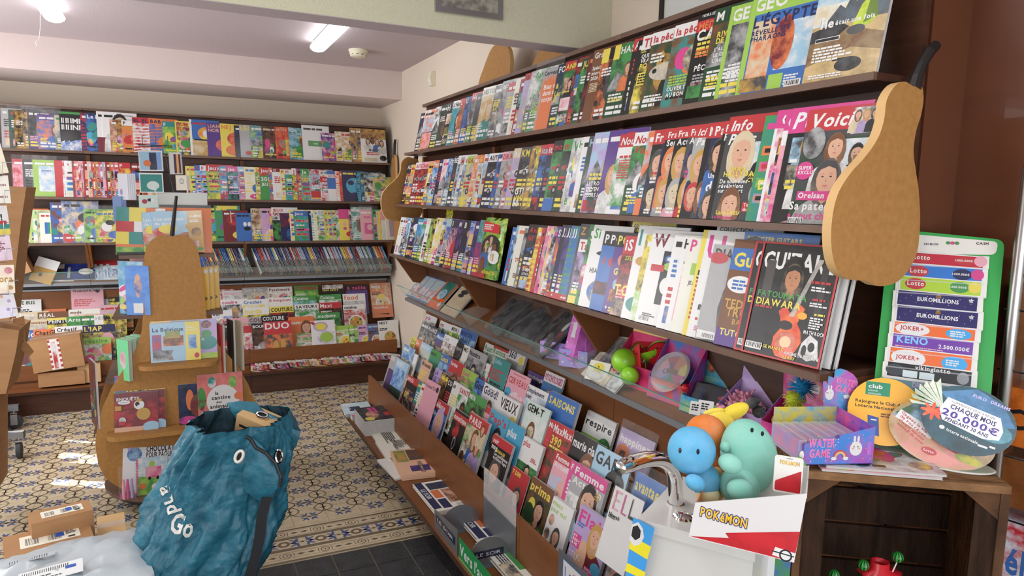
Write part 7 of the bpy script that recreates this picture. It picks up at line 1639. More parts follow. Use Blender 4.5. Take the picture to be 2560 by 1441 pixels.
# ================================================================ WHITE PEDESTAL with tap (front right)
ZT=.98
a=onz(1600,1297,ZT); b=onz(1723,1330,ZT); u=(b-a).normalized(); v=Vector((-u.y,u.x,0)); 
Wd=.235; a2=a-u*.0
mw=frame(Vector((a2.x,a2.y,0)),u,v); root=thing('pedestal','white laminate pedestal carrying the chrome tap','pedestal',mw)
MB().mat('white_laminate').box((0,0,0),(Wd,.27,ZT-.025)).build('column',root); MB().mat('white_laminate').box((-.004,-.004,ZT-.0245),(Wd+.004,.275,ZT)).build('top',root)
q=onz(1690,1262,ZT); r=thing('tap','curved chrome tap on the white pedestal','tap',Vector((q.x,q.y,ZT)))
d=(q-CAM).normalized(); pts=[];ppx=[(1690,1262),(1689,1225),(1686,1190),(1675,1165),(1652,1150),(1625,1148),(1598,1153),(1570,1162),(1548,1172)]
base=Vector((q.x,q.y,0)); sd=Vector((-.92,-.38,0)).normalized()
P=[]
nrm=Vector((sd.y,-sd.x,0))
for px,py in ppx: P.append(onp(px,py,(q.x,q.y,ZT),nrm)-Vector((q.x,q.y,ZT)))
# smooth path
Q=[]
for i in range(len(P)-1):
    p0,p1,p2,p3=P[max(i-1,0)],P[i],P[i+1],P[min(i+2,len(P)-1)]
    for k in range(4): t=k/4; Q.append(.5*((2*p1)+(-p0+p2)*t+(2*p0-5*p1+4*p2-p3)*t*t+(-p0+3*p1-3*p2+p3)*t**3))
Q.append(P[-1]); Q[0]=Vector((0,0,0)); n=len(Q)
MB().mat('chrome').tube(Q,[.0165]*(n-4)+[.0155,.0145,.0135,.0128],n=24).build('spout',r,smooth=True)
MB().mat('chrome').lathe([(.02,0),(.02,.004),(.017,.006)],(0,0,0),n=28).build('base_ring',r)
q2=onz(1712,1296,ZT); r=thing('drain','flat round chrome drain cover beside the tap','drain',Vector((q2.x,q2.y,ZT)))
MB().mat('chrome').lathe([(.026,0),(.026,.003),(.018,.005),(.016,.003),(.004,.003)],(0,0,0),n=28).build('cover',r)
# blue and yellow notice stuck to the pedestal
N=-v; 
def stick(pts,cs,name,label,cat,off=.004):
    W=[onp(p[0],p[1],a-v*off,v) for p in pts]; m=MB().mat('matte_print'); k=len(W); 
    m.add([tuple(p) for p in W]+[tuple(p+v*.0008) for p in W],[tuple(range(k)),tuple(range(k,2*k))[::-1]]+[(i,(i+1)%k,k+(i+1)%k,k+i) for i in range(k)],cs[0]); 
    for c,pp in cs[1:]:
        m.add([tuple(onp(x,y,a-v*(off+.0004+.0001*len(m.f)*.01),v)) for x,y in pp],[tuple(range(len(pp)))],c)
    o=m.build(name); tag(o,label,cat); return o
stick([(1583,1294),(1636,1322),(1622,1380),(1606,1460),(1560,1460),(1572,1380)],['3f9be0',('e9dc2c',[(1579,1340),(1628,1368),(1618,1400),(1572,1372)]),('e9dc2c',[(1568,1408),(1614,1432),(1610,1450),(1562,1428)]),('w',[(1580,1312),(1596,1306),(1607,1322),(1610,1345),(1600,1362),(1584,1366),(1574,1350)]),('k',[(1582,1318),(1594,1314),(1602,1328),(1600,1345),(1588,1352),(1578,1340)])],'notice','blue and yellow striped notice on the side of the white pedestal','notice',off=.012)
# ================================================================ CRATE with things on top
KT=1.08
A_=onz(2040,1180,KT); B_=onz(2530,1218,KT); u=(B_-A_).normalized(); v=Vector((-u.y,u.x,0)); A2=A_-u*.035
LW=(B_-A2).length; KH=.40; KD=.22
mwc=frame(Vector((A2.x,A2.y,KT-KH)),u,v)
root=thing('wooden_crate','old brown wooden crate standing on its side under the lottery display','crate',mwc)
def cb(a,b,mat,name): return MB().mat(mat).box(a,b).build(name,root)
cb((0,.0,KH-.017),(LW,.1,KH),'old_wood_top','top_board'); cb((0,.106,KH-.017),(LW-.002,KD,KH-.001),'old_wood_top','top_board')
cb((0,0,0),(LW,KD,.015),'old_wood_dark','bottom_board'); cb((0,.0,.0155),(.016,KD,KH-.0175),'old_wood','side_board'); cb((LW-.018,.0,.0155),(LW,KD,KH-.0175),'old_wood','side_board')
for k in range(4): cb((.0165,KD-.014,.02+.092*k),(LW-.0185,KD-.002,.02+.092*k+.083),'old_wood_dark','back_slat')
for x0,s in ((.0165,1),(LW-.0185,-1)):
    m=MB().mat('old_wood_dark'); m.prism([(x0,0.004),(x0+s*.045,.004),(x0,.05)],(.0155,KH-.018)); m.build('corner_post',root)
    m=MB().mat('old_wood'); m.prism([(x0,KH-.018),(x0+s*.07,KH-.018),(x0+s*.0,KH-.075)],(.002,.0038),ax='y'); m.build('corner_brace',root)
o=MB().mat('cardboard').box((.03,.02,0),(LW-.03,KD-.02,KT-KH-.0005)).build('storage_box',mw=frame(Vector((A2.x,A2.y,0)),u,v)); tag(o,'cardboard storage box hidden underneath the old wooden crate','box')
def W_(x,y,z): return mwc@Vector((x,y,z))
# lollipop stand inside the crate
q=onp(2200,1412,W_(0,.07,0),v); lx=mwc.inverted()@q
root=thing('lollipop_stand','red plastic lollipop stand with ruffled rim inside the crate','stand',mwc@Matrix.Translation((lx.x,.07,.0155)))
hz=lx.z-.0155; m=MB().mat('red_plastic'); n=36; prof=[(.02,.0),(.022,hz-.04),(.03,hz-.025),(.046,hz-.02),(.044,hz-.014),(.02,hz-.008),(.019,hz+.008),(.016,hz+.008),(.016,hz-.006)]
vs=[];fs=[]
for j,(r_,h) in enumerate(prof):
    for k in range(n): t=2*PI*k/n; rr=r_*(1+(.06 if j in(3,4) else 0)*math.cos(t*12)); vs.append((rr*math.cos(t),rr*math.sin(t),h))
for j in range(len(prof)-1):
    for k in range(n): fs.append((j*n+k,j*n+(k+1)%n,(j+1)*n+(k+1)%n,(j+1)*n+k))
m.add(vs,fs); m.build('ruffled_bowl',root,smooth=True)
for i,(px,py) in enumerate(((2155,1408),(2240,1388),(2082,1432))):
    q=onp(px,py,W_(0,.07,0),v); l=mwc.inverted()@q; rt=thing('lollipop',('green striped lollipop left of','green striped lollipop right of','green striped lollipop furthest left of')[i]+' the red stand in the crate','lollipop',mwc@Matrix.Translation((l.x,.06,l.z)))
    m=MB().mat('print'); n=20
    for k in range(n):
        vs=[]; t0,t1=2*PI*k/n,2*PI*(k+1)/n
        for j in range(9):
            ph=PI*j/8
            for t in (t0,t1): vs.append((.0125*math.sin(ph)*math.cos(t),.0125*math.sin(ph)*math.sin(t),.0125*math.cos(ph)))
        m.add(vs,[(2*j,2*j+1,2*j+3,2*j+2) for j in range(8)],'2f9a3c' if k%2 else '0f3f1c')
    m.build('candy',rt); MB().mat('white_plastic').tube([(0,0,-.01),(lx.x*.0+(.01 if i!=1 else -.012),0,-.05)],.0015,n=6).build('stick',rt)
# lottery display board (leans back)
bl,br=onz(2172,1120,KT),onz(2466,1166,KT); uu=(br-bl).normalized(); vv=Vector((-uu.y,uu.x,0)); lean=.30
UP=(Vector((0,0,1))*math.cos(lean)+vv*math.sin(lean)); NN=uu.cross(UP)
O_=bl; mwl=frame(bl,uu,UP); inv=mwl.inverted()
def LP(px,py,off=0): q=inv@onp(px,py,bl+NN*off,NN); return (q.x,q.y)
root=thing('lottery_display','green lottery slip display with white header leaning back on the crate','display stand',mwl)
corn=[LP(2168,1128),LP(2462,1165),LP(2512,600),LP(2224,572)]
def rounded(pts,r,n=5):
    out=[]; k=len(pts)
    for i in range(k):
        p0,p1,p2=Vector(pts[i-1]),Vector(pts[i]),Vector(pts[(i+1)%k]); d0=(p0-p1).normalized(); d2=(p2-p1).normalized(); A0=p1+d0*r; A1=p1+d2*r
        for j in range(n+1): t=j/n; out.append(tuple((A0*(1-t)+p1*t)*(1-t)+(p1*(1-t)+A1*t)*t))
    return out
m=MB().mat('green_plastic'); m.prism(rounded(corn,.02),(-.004,0)); m.build('board',root)
hd=[LP(2231,635),LP(2489,638),LP(2496,605),LP(2236,582)]
m=MB().mat('white_plastic'); m.prism(rounded(hd,.012),(.0002,.0012)); m.build('header',root)
m=MB().mat('print'); m.lay=50
def tx(s,px,py,px2,h,c,bold=True,mm=None):
    a_,b_=LP(px,py),LP(px2,py+ (px2-px)*.03); w=math.dist(a_,b_); ang=math.atan2(b_[1]-a_[1],b_[0]-a_[0]); (mm or m).text(s,a_[0],a_[1],h,c,w=w,a=ang,bold=bold)
tx('Lotto',2247,611,2289,.009,'r'); tx('EURO MILLIONS',2310,613,2346,.005,'n'); x_,y_=LP(2370,608); [m.ell(x_+.009*k,y_,.005,.004,'gmg'[k]) for k in (0,1,2)]; tx('CASH',2440,612,2472,.006,'k')
m.build('header_print',root)
SL=[('Lotto','b8243c',(2262,629),(2462,655),'r','red slip lettered Lotto at the top of the green display',0),('Lotto','2f74c4',(2254,658),(2458,698),'n','blue slip lettered Lotto MULTI, second from the top',0),('Lotto','a6c83a',(2247,689),(2455,731),'g','lime slip with coloured balls, third from the top',0),('EUROMILLIONS','27235f',(2240,724),(2446,768),'y','navy slip with gold star, upper of the two',1),('EUROMILLIONS','27235f',(2238,762),(2446,812),'y','navy slip with gold star, lower of the two',1),('JOKER+','e06a30',(2231,802),(2440,843),'w','orange slip above the violet one',2),('KENO','6d3aa0',(2227,832),(2434,885),'c','violet slip lettered KENO',3),('JOKER+','e06a30',(2220,866),(2430,925),'w','orange slip below the violet one',2),('vikinglotto','17191e',(2214,902),(2430,955),'t','black slip lettered vikinglotto',4),('DREAMS','5f8a92',(2207,942),(2400,985),'u','teal slip mostly hidden behind the round signs',5)]
for i,(t,c,tl,br_,c2,lb,kd) in enumerate(SL):
    a0=LP(*tl); b0=LP(*br_); x0,y1_=a0; x1,y0_=b0[0],min(b0[1],a0[1]-.02)-.012
    z=.004+.0012*(i); 
    m=MB().mat('print'); m.clip=None; Wd_,Hd_=x1-x0,y1_-y0_
    m.box((0,0,-.0004),(Wd_,Hd_,0),'w'); m.lay=4; g=.004; m.rect(g,g,Wd_-g,Hd_-g*.6,c)
    hh=Hd_-.012
    if kd==0: m.ell(.035,Hd_*.55,.022,Hd_*.34,'r'); m.text('Lotto',.018,Hd_*.45,.011,'w',w=.036); m.ell(.125,Hd_*.55,.02,Hd_*.33,c2); m.text('1.000.000€',.105,Hd_*.5,.005,'w',w=.035); m.ell(.155,Hd_*.6,.013,.013,'pmy'[i%3])
    if kd==1: m.text(t,.045,Hd_*.42,.0095,'w',w=.085); m.poly([(.088+.006*math.cos(PI/2+PI*.4*k*1)*(1 if 1 else 1)*(1 if k%1==0 else .4),Hd_*.8+.006*math.sin(PI/2+PI*.8*k)) for k in range(5)],'q'); [m.ell(.01+.011*k,Hd_*(.3+.4*((k*7)%3)/2),.0008,.0008,'w',n=6) for k in range(14)]; m.poly([(Wd_-.016+.006*math.cos(PI/2+.8*PI*k),Hd_*.7+.006*math.sin(PI/2+.8*PI*k)) for k in range(5)],'w')
    if kd==2: m.ell(.042,Hd_*.5,.036,Hd_*.42,'w'); m.text(t,.016,Hd_*.42,.010,'r',w=.05); m.ell(.135,Hd_*.5,.026,Hd_*.36,'3fa0dd'); bars(m,.118,Hd_*.6,.034,3,'w',.003,random.Random(i))
    if kd==3: m.text('KENO',.012,Hd_*.5,.017,'7cc0ee',w=.066); m.text('2.500.000€',.098,Hd_*.42,.009,'w',w=.062); bars(m,.01,Hd_*.28,.15,1,'p',.0025,random.Random(1))
    if kd==4: m.text(t,.06,Hd_*.68,.010,'w',w=.072); m.ell(.02,Hd_*.5,.02,Hd_*.35,'3a4148'); m.rect(.036,.006,.066,.022,'cfe0e6'); m.rect(.07,.006,.10,.022,'cfe0e6'); m.ell(Wd_-.02,.02,.012,.014,'8a8f96')
    if kd==5: m.text('DREAMS',.06,Hd_*.5,.012,'u',w=.05)
    o=m.build('lottery_slip',mw=mwl@Matrix.Translation((x0,y0_,z))@Matrix.Rotation(-.03,4,'Z')@Matrix.Rotation(.0,4,'X')); tag(o,lb,'lottery slip','lottery slips in the green display')
    p=MB().mat('clear_plastic'); p.box((x0-.003,y0_-.004,z-.0012),(x1+.006,y0_-.001,z+.002)); p.mat('white_plastic').box((x0-.006,y0_-.002,z-.0016),(x1+.008,y1_-.004,z-.0006)); p.build('slip_holder',root)
# round cardboard signs
def disc(cpx,rpx,ry,off,label,name,draw,ang=0,leanb=.2,c='w'):
    bl_=LP(*cpx,off); ctr=mwl@Vector((bl_[0],bl_[1],off)); sc=rpx/F*(ctr-CAM).dot(ray(*cpx))/ray(*cpx).length**1
    sc=rpx/F*((ctr-CAM).length/ray(*cpx).length); ry2=ry/F*((ctr-CAM).length/ray(*cpx).length)
    mw=mwl@Matrix.Translation((bl_[0],bl_[1],off))@Matrix.Rotation(ang,4,'Z'); root=thing(name,label,'round sign',mw)
    n=48; m=MB().mat('white_plastic'); m.prism([(sc*math.cos(2*PI*k/n),ry2*math.sin(2*PI*k/n)) for k in range(n)],(-.0012,0)); m.build('card',root)
    p=MB().mat('print'); draw(p,sc,ry2); p.build('printed_face',root); return root
def club(p,a,b):
    p.ell(0,0,a,b,'f0b23c',n=44); p.rect(-a*.55,b*.45,a*.1,b*.85,'2f8a68'); p.text('club',-a*.48,b*.66,b*.12,'w',w=a*.4); p.text('loterie',-a*.48,b*.56,b*.07,'w',bold=False); p.text('nationale',-a*.48,b*.47,b*.07,'w',bold=False)
    p.text('Rejoignez le Club de la',-a*.8,b*.2,b*.09,'k',w=a*1.4); p.text('Loterie Nationale !',-a*.8,b*.06,b*.09,'k',w=a*1.2); p.poly([(-a*.4,-b*.7),(-a*.1,-b*.75),(-a*.15,-b*.2),(-a*.45,-b*.15)],'2d4f9a'); p.rect(-a*.35,-b*.3,-a*.2,-b*.26,'w'); bars(p,-a*.1,-b*.1,a*.5,2,'z',b*.04,random.Random(1))
disc((2212,1030),84,84,.052,'yellow round sign with green club badge, left of the other round signs','round_sign',club)
def gard(p,a,b):
    p.ell(0,0,a,b,'c9a58a','9c8a58',n=44); p.poly([(-a*.9,-b*.2),(-a*.2,-b*.1),(a*.8,-b*.6),(a*.5,-b*.85),(0,-b*.98),(-a*.6,-b*.75)],'d98f86','b98a6a'); p.poly([(-a*.98,b*.1),(-a*.6,b*.78),(0,b*.98),(a*.3,b*.5),(-a*.2,b*.1)],'8fb2d6','3a5a3a'); p.poly([(-a*.1,-b*.1),(a*.1,b*.1),(a*.6,-b*.2),(a*.7,-b*.5),(a*.2,-b*.35)],'b01f2a','7a1720'); p.ell(a*.6,-b*.45,a*.25,b*.14,'8a9a3a','d8c83a')
    p.poly([(-a*.85,b*.35),(-a*.1,b*.05),(-a*.15,-b*.25),(-a*.9,b*.05)],'w'); 
    for k,s in enumerate(("Gagnez la vie","de vos rêves","chaque dernier","samedi du mois")): p.text(s,-a*.82,b*(.24-.13*k),b*.09,'r',w=a*.62,a=-.4)
    p.ell(-a*.1,-b*.62,a*.15,b*.12,'r'); p.text('Lotto',-a*.2,-b*.65,b*.07,'w',w=a*.2)
disc((2352,1088),118,78,.075,'oval garden sign with red Lotto badge, in front','round_sign',gard,ang=-.25)
def dream(p,a,b):
    p.ell(0,0,a,b,'24505e','16323c',n=44); p.poly([(-a*.7,b*.6),(0,b*.98),(a*.6,b*.75),(a*.95,b*.2),(a*.5,0),(-a*.3,b*.2)],'4f86b4','2a5a80'); p.ell(a*.55,-b*.1,a*.4,b*.3,'5a96a8','2a5a68')
    for k in range(7): t=1.9+k*.22; p.poly([(-a*.55,b*.15),(-a*.55+a*.75*math.cos(t),b*.15+b*1.1*math.sin(t)*.8),(-a*.55+a*.68*math.cos(t+.14),b*.15+b*.9*math.sin(t+.14)*.8)],'dfe6d2','a8b89a')
    for k in range(8): t=k*.8; p.ell(-a*.74+a*.14*math.cos(t),-b*.05+b*.12*math.sin(t),a*.13,b*.05,'e0502e','e88a5a',a=t)
    p.text('EURO',a*-.05,b*.74,b*.09,'c9bff0',w=a*.3,a=-.12); p.text('DREAMS',a*.33,b*.70,b*.09,'c9bff0',w=a*.42,a=-.12)
    p.poly([(-a*.52,b*.5),(a*.62,b*.36),(a*.75,-b*.0),(a*.72,-b*.28),(a*.4,-b*.38),(-a*.5,-b*.2),(-a*.62,b*.1)],'f2f0f6')
    p.text('COMMENCEZ DÉJÀ À RÊVER',-a*.42,b*.38,b*.06,'k',w=a*.95,a=-.1,bold=False); p.text('CHAQUE MOIS',-a*.42,b*.2,b*.14,'2a1a5a',w=a*1.0,a=-.1); p.text('20.000€',-a*.56,b*-.03,b*.2,'4a2a90',w=a*1.25,a=-.1); p.text('PENDANT 30 ANS',-a*.45,-b*.19,b*.11,'2a1a5a',w=a*.95,a=-.1)
    p.text('loterie nationale',-a*.35,-b*.48,b*.09,'w',w=a*.7,a=-.12); p.ell(-a*.45,-b*.42,a*.06,b*.06,'w'); p.rect(a*.35,-b*.62,a*.55,-b*.56,'w'); p.rect(a*.58,-b*.56,a*.7,-b*.5,'w')
disc((2418,1052),103,84,.095,'dark blue round sign with 20.000€ lettering and a feathered bird','round_sign',dream,ang=-.22)
# flat oval base plate and papers on the crate top
q=onz(2385,1163,KT+.002); o=MB().mat('white_plastic').lathe([(.001,0),(.075,0),(.078,.002),(.075,.004),(.001,.004)],(0,0,0),n=40,sx=1,sy=.62).build('base_plate'); o.matrix_world=frame((q.x,q.y,KT+.0003),uu,vv); tag(o,'thin grey oval plate lying on the crate under the round signs','plate')
for k,(c,lb) in enumerate((('d98f98','pink edged magazine lying under the water game box'),('dfe3e2','pale grey magazine lying on the pink edged one'))):
    q=onz(2052+10*k,1168-2*k,KT+.006); s=spec(f'0;0;{"pw" if k==0 else "aw"};w;O;s0.3 w24 h17 t5'); mag(s,mwc@Matrix.Translation(((mwc.inverted()@q).x,.004+.006*k,KH+.0058+.0056*k)),lb)
# water game box
def wg():
    q0=onz(2008,1163,KT+.013); q1=onz(2181,1160,KT+.013); xx=(q1-q0).normalized(); mw=frame(q0,xx,(0,0,1)); W=(q1-q0).length; iv=mw.inverted(); n0=-mw.col[2].to_3d()
    h=(iv@onp(2182,1068,q0,mw.col[2].to_3d())).y; hl=(iv@onp(2007,1111,q0,mw.col[2].to_3d())).y; D=.15
    root=thing('display_box','blue and pink water game counter box with a raised header card','display box',mw)
    m=MB().mat('print'); m.box((0,0,-D),(W,.0015,0),'6a4fb8')
    m.prism([(0,0),(W,0),(W,h),(0,hl)],(-.0015,0),'3f7fd0','a84fb0'); m.box((0,.0015,-D),(.0015,hl*.9,-.0015),'7a3fa0','3f7fd0'); m.box((W-.0015,.0015,-D),(W,h,-.0015),'5a4fc0','d8509a'); m.box((.0015,.0015,-D),(W-.0015,h,-D+.0015),'d8c83a','5ab0d0'); m.build('tray',root)
    p=MB().mat('print'); p.lay=3
    def bunny(x,y,s): p.ell(x,y,s,s*1.15,'w'); p.ell(x-s*.3,y+s*1.5,s*.2,s*.55,'w'); p.ell(x+s*.3,y+s*1.5,s*.2,s*.55,'w'); p.ell(x-s*.3,y+s*.3,s*.1,s*.1,'k',n=6); p.ell(x+s*.3,y+s*.3,s*.1,s*.1,'k',n=6); p.ell(x+s*.5,y,s*.2,s*.14,'p'); p.ell(x-s*.5,y,s*.2,s*.14,'p')
    def wtxt(x,y,w,hh):
        p.text('WATER',x,y+hh*1.25,hh,'f2b6d6',w=w); p.text('WATER',x+.0008,y+hh*1.25+.0006,hh*.92,'e86aa8',w=w*.98); p.text('GAME',x+w*.05,y,hh,'f2b6d6',w=w*.8); p.text('GAME',x+w*.05+.0008,y+.0006,hh*.92,'e86aa8',w=w*.78)
    wtxt(W*.06,h*.2,W*.38,h*.22); bunny(W*.74,h*.42,W*.09); p.poly([(W*.9,h*.25),(W*.96,h*.25),(W*.96,h*.6),(W*.9,h*.6)],'4a6fd8','e06ab8'); p.ell(W*.46,h*.75,W*.035,W*.03,'v')
    for k,c in enumerate('ropyb'): p.ring(W*.52,h*.2,W*(.1-.013*k-.013),W*(.1-.013*k),c,10,0,PI)
    p.ell(W*.43,h*.16,W*.04,W*.025,'w'); p.ell(W*.6,h*.16,W*.04,W*.025,'w')
    r=random.Random(3); [p.ell(r.uniform(.04,.96)*W,r.uniform(.08,.8)*h,.0014,.0014,r.choice('ywp'),n=5) for k in range(26)]
    p.build('front_print',root)
    # header card standing at the back
    hp=[(2057,936),(2085,945),(2088,926),(2101,922),(2116,926),(2133,936),(2143,949),(2146,966),(2174,984),(2172,1069),(2059,1022)]
    Q0=mw@Vector((0,0,-D-.002)); P=[(iv@onp(a_,b_,Q0,mw.col[2].to_3d())) for a_,b_ in hp]; hc=MB().mat('print'); hc.prism([(p_.x,p_.y) for p_ in P],(-D-.003,-D-.0015),'2f9ad0','c050b0'); hc.build('header_card',root)
    p=MB().mat('print'); p.lay=2; X0,X1=P[0].x,P[9].x; Y0_,Y1_=P[10].y,P[3].y; Ww=X1-X0; Hh=Y1_-Y0_
    def wt2(): 
        for i,s_ in enumerate(('WATER','GAME')): 
            p.text(s_,X0+Ww*.26,Y0_+Hh*(.66-.2*i),Hh*.15,'f2b6d6',w=Ww*.46,a=-.25); p.text(s_,X0+Ww*.265,Y0_+Hh*(.665-.2*i),Hh*.135,'e86aa8',w=Ww*.45,a=-.25)
    wt2(); 
    def bunny2(x,y,s): p.ell(x,y,s,s*1.3,'w'); p.ell(x-s*.3,y+s*1.6,s*.2,s*.5,'w'); p.ell(x+s*.3,y+s*1.6,s*.2,s*.5,'w'); p.ell(x-s*.3,y+s*.3,s*.1,s*.1,'k',n=6); p.ell(x+s*.3,y+s*.3,s*.1,s*.1,'k',n=6)
    bunny2(X0+Ww*.16,Y0_+Hh*.36,Ww*.085); bunny2(X0+Ww*.8,Y0_+Hh*.24,Ww*.09); [p.ell(X0+r.uniform(.05,.95)*Ww,Y0_+r.uniform(.15,.55)*Hh,.0016,.0016,r.choice('ywpm'),n=5) for k in range(24)]; p.ell(X0+Ww*.9,Y0_+Hh*.5,.006,.008,'r'); p.ell(X0+Ww*.5,Y0_+Hh*.3,.008,.005,'w')
    o=p.build('header_print',root); o.location=(0,0,-D-.0014)
    for k in range(7):
        rt=thing('water_toy',ordi(k+1)+' clear pink water game toy from the left in the counter box','toy',mw@Matrix.Translation((.012+.0225*k-.02,.0,-.01)),'water game toys in the counter box')
        m=MB().mat('clear_plastic'); m.box((0,.004,-.125),(.018,.052,0)); m.build('case',rt); m=MB().mat('print'); m.box((.003,.008,-.12),(.015,.046,-.006),'d4509a','8a5fd0'); m.lay=0; m.build('water_scene',rt)
        MB().mat('white_plastic').ball((.009,.02,.004),(.008,.010,.006),n=12,m=8).build('button',rt,smooth=True)
wg()
# ================================================================ PLUSH BOX
Qb=dep(1865,1310,1.20); nb_=(Vector((CAM.x,CAM.y,0))-Vector((Qb.x,Qb.y,0))).normalized(); nb_=(nb_+Vector((-.12,0,.12))).normalized(); xb=nb_.cross(Vector((0,0,1))).normalized()*-1; ub=nb_.cross(xb)
mwb=frame(Qb,xb,ub); ivb=mwb.inverted(); nz=mwb.col[2].to_3d()
def BP(px,py,off=0): q=ivb@onp(px,py,Qb+nz*off,nz); return (q.x,q.y)
root=thing('display_box','white and red counter box lettered POKéMON full of soft toys','display box',mwb)
cn=[BP(1722,1343),BP(1985,1408),BP(2018,1235),BP(1738,1258)]; DB_=.15
m=MB().mat('print'); m.prism(cn,(-.002,0),'d6d4d4'); 
L0,L1=cn[0],cn[3]; R0,R1=cn[1],cn[2]
m.hexa([(L0[0],L0[1],-.002),(L0[0]+.002,L0[1],-.002),(L0[0]+.002,L0[1],-DB_),(L0[0],L0[1],-DB_),(L1[0],L1[1],-.002),(L1[0]+.002,L1[1],-.002),(L1[0]+.002,L1[1]+.012,-DB_),(L1[0],L1[1]+.012,-DB_)],'c9402f','d8a03a')
m.hexa([(R0[0]-.002,R0[1],-.002),(R0[0],R0[1],-.002),(R0[0],R0[1],-DB_),(R0[0]-.002,R0[1],-DB_),(R1[0]-.002,R1[1],-.002),(R1[0],R1[1],-.002),(R1[0],R1[1]+.012,-DB_),(R1[0]-.002,R1[1]+.012,-DB_)],'d6d4d4')
m.hexa([(L1[0],L1[1]-.05,-DB_),(R1[0],R1[1]-.05,-DB_),(R1[0],R1[1]-.05,-DB_-.002),(L1[0],L1[1]-.05,-DB_-.002),(L1[0],L1[1]+.012,-DB_),(R1[0],R1[1]+.012,-DB_),(R1[0],R1[1]+.012,-DB_-.002),(L1[0],L1[1]+.012,-DB_-.002)],'d6d4d4')
m.build('carton',root)
p=MB().mat('print'); p.lay=3
p.poly([BP(1724,1341),BP(1984,1406),BP(2000,1330),BP(1813,1333),BP(1822,1346)],'c3202c','ab1a26'); p.poly([BP(1930,1388),BP(1984,1406),BP(1990,1385),BP(1938,1368)],'w')
x_,y_=BP(1964,1390); p.ell(x_,y_,.0105,.0105,'k'); p.ell(x_,y_,.0078,.0078,'w'); p.poly([BP(1985,1392),BP(1985,1395),BP(1930,1379),BP(1930,1376)],'k')
a_=BP(1750,1290); b_=BP(1868,1322); ang=math.atan2(b_[1]-a_[1],b_[0]-a_[0]); w=math.dist(a_,b_)
for dx,dy in ((-1,-1),(1,-1),(-1,1),(1,1),(0,-1.4),(0,1.4)): p.text('POKéMON',a_[0]+dx*.0011,a_[1]+dy*.0011,.0165,'1f2f78',w=w,a=ang)
p.text('POKéMON',a_[0],a_[1],.0165,'e8b92c',w=w,a=ang)
p.build('front_print',root)
def soft(parts,label,name='soft_toy',cat='soft toy'):
    """parts: (px,py,depth,rx,ry,rz in px,colour,name[,tilt])"""
    c0=dep(parts[0][0],parts[0][1],parts[0][2]); root=thing(name,label,cat,c0); B={}
    for q in parts:
        px,py,dd,rx,ry,rz,c,nm=q[:8]; a=q[8] if len(q)>8 else 0; k=dd/F
        ctr=dep(px,py,dd)-c0; r=ray(px,py).normalized(); X=r.cross(Vector((0,0,1))).normalized(); Z=X.cross(r); rot=Matrix((X,r,Z)).transposed()@Matrix.Rotation(a,3,'Y')
        B.setdefault((nm,c),MB().mat('plush')).ball(ctr,(rx*k,rz*k,ry*k),c,n=28,m=18,c2=mixc(col(c),(1,1,1),.07),rot=rot)
    for (nm,c),m in B.items(): m.build(nm,root,smooth=True)
    return root
soft([(1729,1127,1.33,59,60,52,'58a9d4','body'),(1765,1205,1.34,34,44,32,'5aa6cc','body'),(1738,1208,1.29,26,20,20,'58a9d4','body',.4),(1790,1215,1.37,22,46,36,'b98a4a','shell'),(1768,1235,1.335,30,24,28,'e2d6a8','belly'),(1700,1127,1.282,4,7,4,'1b1c22','left_eye'),(1745,1130,1.275,4,7,4,'1b1c22','right_eye')],'round headed sky blue soft toy at the left of the white and red box')
soft([(1765,1083,1.42,50,46,42,'d8772b','body'),(1778,1150,1.43,30,50,30,'cf6f28','body')],'orange soft toy seen from behind, next to the sky blue one')
soft([(1872,1140,1.36,68,92,56,'83c6b4','body',-.25),(1848,1215,1.33,50,46,44,'7fc2b2','body'),(1826,1160,1.29,30,24,22,'83c6b4','legs',.3),(1850,1225,1.28,32,28,24,'7cbfae','legs'),(1812,1118,1.34,12,14,12,'8acbb9','legs'),(1906,1085,1.31,4,6,4,'1b1c22','right_eye'),(1880,1076,1.30,4,6,4,'1b1c22','left_eye')],'large pale teal soft toy leaning in the middle of the box')
soft([(1800,1052,1.50,36,26,26,'e8cf3c','body',.3),(1836,1030,1.50,38,19,20,'e8cf3c','body',-.55),(1785,1030,1.5,26,9,10,'e8cf3c','body',-.3),(1880,1008,1.50,22,12,14,'1c1b1d','tip',-.5),(1897,1030,1.5,16,16,14,'1c1b1d','tip')],'yellow soft toy with black tips lying behind the teal one')
soft([(1995,1195,1.40,22,52,32,'6fae4c','body'),(1975,1225,1.38,30,22,26,'6fae4c','body')],'green soft toy behind the swing tag at the right of the box')
mt=frame(dep(1931,1228,1.24),xb,ub); root=thing('swing_tag','white and red card tag lettered POKéMON hanging on the box','tag',mt)
m=MB().mat('white_plastic'); kx=.0475; ky=.066; m.prism(rounded([(0,0),(kx,0),(kx,ky),(0,ky)],.006),(-.0008,0)); m.build('card',root)
p=MB().mat('print'); p.poly(rounded([(.003,.003),(kx-.002,.003),(kx-.002,ky*.66),(.003,ky*.30)],.003),'c3202c','a81a26'); p.text('POKéMON',.009,ky*.77,.0075,'1f2f78',w=.033); p.text('POKéMON',.0095,ky*.775,.0068,'e8b92c',w=.032); p.ell(kx*.52,ky*.94,.006,.0012,'a'); p.build('print',root)
